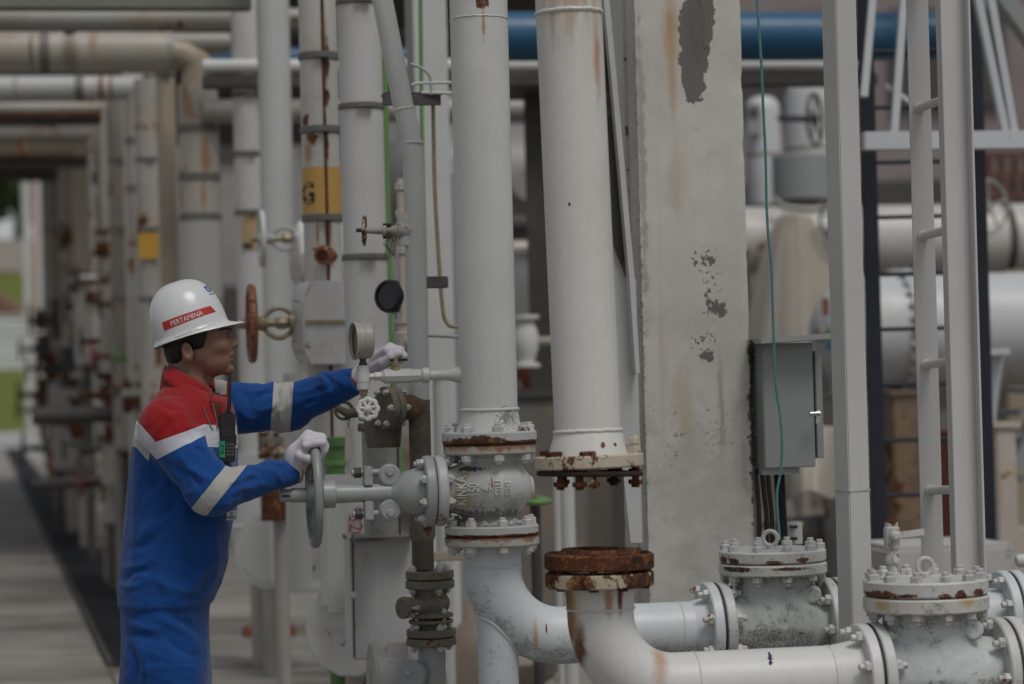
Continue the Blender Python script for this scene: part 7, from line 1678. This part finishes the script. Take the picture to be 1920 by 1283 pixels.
# badge on the front of the hat
def hat_patch(name, p0, p1, t0, t1, mat):
    m = M(); n = 6
    for i in range(n + 1):
        for j in range(n + 1):
            q = hatp(p0 + (p1 - p0) * i / n, t0 + (t1 - t0) * j / n); m.v.append(q + (q - hc).normalized() * .0012)
    m.f = [(i * (n + 1) + j, (i + 1) * (n + 1) + j, (i + 1) * (n + 1) + j + 1, i * (n + 1) + j + 1) for i in range(n) for j in range(n)]
    return m.build(name, mat, hat)
hat_patch('blue_mark', -.42, -.12, .62, .80, plain('blue_print', (.03, .09, .30), .5, var=0)); hat_patch('white_stroke', -.33, -.27, .64, .76, m_helm)
hat_patch('print_line', -.46, -.05, .54, .575, plain('grey_print', (.22, .27, .36), .5, var=0))
# moulded steps along the lower side
for x0, y0, x1, y1 in ((318, 628, 352, 616), (356, 614.5, 390, 602)):
    q = [P(x0, y0 - 6, YM - .2), P(x1, y1 - 6, YM - .2), P(x1 + 2, y1 + 3, YM - .2), P(x0, y0 + 4, YM - .2)]; wrap_quad(thb, q, vr, .0022, m_helm, hat, 'moulded_slot', 10, 3)
# inner harness
M().lathe(hc - hz * .012, hz, [(-.010, .078), (.0, .082)], 40, caps=False).build('headband', plain('harness', (.03, .03, .032), .6), hat)
# ---- gloves
def chain(G, D, pts, rs, k=.006):
    for i in range(len(pts) - 1): D = smin(D, capsule(G, pts[i], pts[i + 1], rs[i], rs[i + 1]), k)
    return D
# near hand over the rim of the big wheel
wu, wy = np.array(UX), np.array(UY); wz_ = np.array(Z_); wc = np.array(WC)
def rimp(a, out=0.0, side=0.0):       # a = angle from the top of the wheel towards us; out = outwards; side = along the stem
    rd = wz_ * math.cos(a) - wy * math.sin(a); return wc + rd * (WR + out) + wu * side
G2 = grid((P(530, 850, 6.8).x, 6.66, P(580, 915, 6.85).z), (P(635, 850, 6.8).x, 6.99, P(580, 800, 6.85).z), .0022)
Wn = np.array(WRN)
D = capsule(G2, Wn + np.array([.004, 0, 0]), Wn + (rimp(.16, .02, -.03) - Wn) * .55, .031, .034)
D = smin(D, capsule(G2, Wn + (rimp(.16, .02, -.03) - Wn) * .45, rimp(.02, .027, -.012), .031, .020), .012)
D = smin(D, capsule(G2, Wn + (rimp(.16, .02, -.03) - Wn) * .45, rimp(.36, .024, -.020), .030, .019), .012)
for i, a in enumerate((-.04, .125, .285, .435)):
    ln = (1, 1.06, 1.0, .85)[i]
    fd = [rimp(a + .02, .020, -.026), rimp(a, .031 - .002 * i, -.002), rimp(a, .026, .024 * ln), rimp(a, .002, .031 * ln), rimp(a, -.016, .020 * ln)]
    f = None
    for k in range(4):
        cpt = capsule(G2, fd[k], fd[k + 1], (.0118, .0112, .0106, .0102)[k], (.0112, .0106, .0102, .0092)[k]); f = cpt if f is None else smin(f, cpt, .004)
    D = smin(D, f, .0016)
th = [Wn + (rimp(.2, .0, -.03) - Wn) * .5 + np.array([0, -.012, -.012]), rimp(.46, -.012, -.040), rimp(.52, -.018, -.018), rimp(.50, -.020, .004)]
f = None
for k in range(3):
    cpt = capsule(G2, th[k], th[k + 1], (.017, .0145, .0125)[k], (.0145, .0125, .0110)[k]); f = cpt if f is None else smin(f, cpt, .004)
D = smin(D, f, .005)
D = D + .0001 * np.sin(((G2[0] - Wn[0]) * .9 + (G2[2] - Wn[2]) * .3) * 900) * (np.abs(G2[0] - Wn[0]) < .03)
g1 = sdf_obj('glove', D, G2, m_glove, man)
M().torus(Vector(Wn) + V3(.012, 0, 0), Vector(Wn - ELN), .031, .0022, 40, 8).build('cuff_edge', plain('orange_stitch', (.42, .20, .05), .9), g1)
# far hand closed over the ball valve lever
Wf = np.array(WRF)
G3 = grid((P(655, 700, 6.9).x, 6.84, P(700, 735, 6.9).z), (P(772, 700, 6.9).x, 7.12, P(700, 630, 6.9).z), .0022)
kn = [Q(727, 659, 6.90), Q(731, 654, 6.925), Q(732, 653, 6.952), Q(730, 656, 6.977)]
D = capsule(G3, Wf, Q(700, 683, 6.985), .030, .031)
for k_ in (0, 1, 2, 3): D = smin(D, capsule(G3, Q(702, 682, 6.975), kn[k_], .028, .0165), .010)
for i in range(4):
    y0 = 6.90 + .0255 * i; e_ = (0, 2, 1, -3)[i]
    fd = [kn[i], Q(748 + e_, 657, y0), Q(755 + e_, 668, y0), Q(749 + e_, 676, y0 + .002)]
    f = None
    for k in range(3):
        cpt = capsule(G3, fd[k], fd[k + 1], (.0140, .0120, .0110)[k], (.0120, .0110, .0096)[k]); f = cpt if f is None else smin(f, cpt, .004)
    D = smin(D, f, .0018)
th = [Q(703, 690, 6.95), Q(718, 681, 6.905), Q(735, 670, 6.885), Q(748, 663, 6.880)]
f = None
for k in range(3):
    cpt = capsule(G3, th[k], th[k + 1], (.0185, .0155, .0130)[k], (.0155, .0130, .0112)[k]); f = cpt if f is None else smin(f, cpt, .004)
D = smin(D, f, .006)
sdf_obj('glove', D, G3, m_glove, man)
# ---- boots (below the picture)
for a, nm in ((AN, 0), (AF, 1)):
    m = M(); z0 = 0
    for k in range(9):
        s = k / 8; w = .046 * (1 - .25 * abs(s - .5)); hgt = .10 - .055 * s
        m.v += [V3(a[0] - .08 + s * .27, a[1] - w, 0), V3(a[0] - .08 + s * .27, a[1] - w * .8, hgt), V3(a[0] - .08 + s * .27, a[1] + w * .8, hgt), V3(a[0] - .08 + s * .27, a[1] + w, 0)]
    m.f = [(k * 4 + i, k * 4 + (i + 1) % 4, k * 4 + 4 + (i + 1) % 4, k * 4 + 4 + i) for k in range(8) for i in range(4)] + [(0, 1, 2, 3), (35, 34, 33, 32)]
    m.build('boot', m_black, man, bev=.006)
# ---- radio on the chest, badge
ra = thing('radio', 'black two way radio with a tall aerial and a green number label on the chest', 'radio', P(425, 820, 6.74))
hq = tcv.ray_cast(Vector(P(424, 820, 6.4)), Y_)[0]
YR = min((hq.y if hq else 6.74) - .035, 6.74)
rc = P(426, 821, YR)
Rr = Matrix.Rotation(math.radians(8), 3, 'Z') @ Matrix.Rotation(math.radians(1.5), 3, 'Y')
M().box(rc, (29 * um, .036, 90 * um), Rr).build('case', m_black, ra, bev=.004)
M().box(rc + Rr @ V3(0, -.019, .018), (.030, .003, .030), Rr).build('speaker_grille', plain('grille', (.02, .02, .021), .8), ra)
for k in range(4):
    for j in range(3): M().box(rc + Rr @ V3(.003 + j * .0075 - .002, -.0195, -.018 - k * .0095), (.005, .003, .006), Rr).build('key', plain('key_grey', (.09, .10, .09), .6) if k + j == 0 else bpy.data.materials['key_grey'], ra)
gl_ = M().box(rc + Rr @ V3(-.013, -.0192, -.032), (.014, .003, .046), Rr).build('number_label', plain('green_label', (.02, .24, .13), .5, var=.1), ra)
gl3 = M().box(rc + Rr @ V3(-.0215, -.003, -.032), (.003, .03, .046), Rr).build('number_label', bpy.data.materials['green_label'], ra)
vs, fs = text_mesh('2', .034, .0004)
M().add([rc + Rr @ V3(-.0135 + v.x * .62, -.0212 - v.z, -.032 + v.y) for v in vs], fs).build('lettering', m_letter, ra)
M().tube([rc + Rr @ V3(-.003, .004, 40 * um), P(429.5, 765, YR + .003), P(430.5, 735, YR + .003), P(431, 700, YR + .004)], [.0062, .0058, .0045, .0038], 12).build('aerial', m_black, ra)
M().cyl(rc + Rr @ V3(.010, .0, 40 * um), rc + Rr @ V3(.010, 0, 48 * um), .005, seg=12).build('knob', m_black, ra)
M().box(rc + Rr @ V3(.0225, .0, -.006), (.006, .016, .030), Rr).build('side_button', m_black, ra, bev=.001)
bd_ = thing('badge', 'small white name badge hanging at the front of the coverall below the elbow', 'badge', P(433, 968, 6.80))
q = P(433, 967, 6.80); M().box(q, (22 * um, .003, 17 * um), Matrix.Rotation(math.radians(10), 3, 'Z')).build('card', plain('badge_white', (.50, .50, .56), .4, var=.1), bd_, bev=.001)
M().bar(P(425, 970, 6.796), P(441, 970, 6.796), .002, 2.2 * um, up=Y_).build('print_line', m_letter, bd_); M().bar(P(431, 962, 6.796), P(437, 962, 6.796), .002, 3 * um, up=Y_).build('print_line', m_letter, bd_)
M().bar(P(432, 958, 6.80), P(431, 948, 6.82), .004, .003).build('clip', m_dark, bd_)
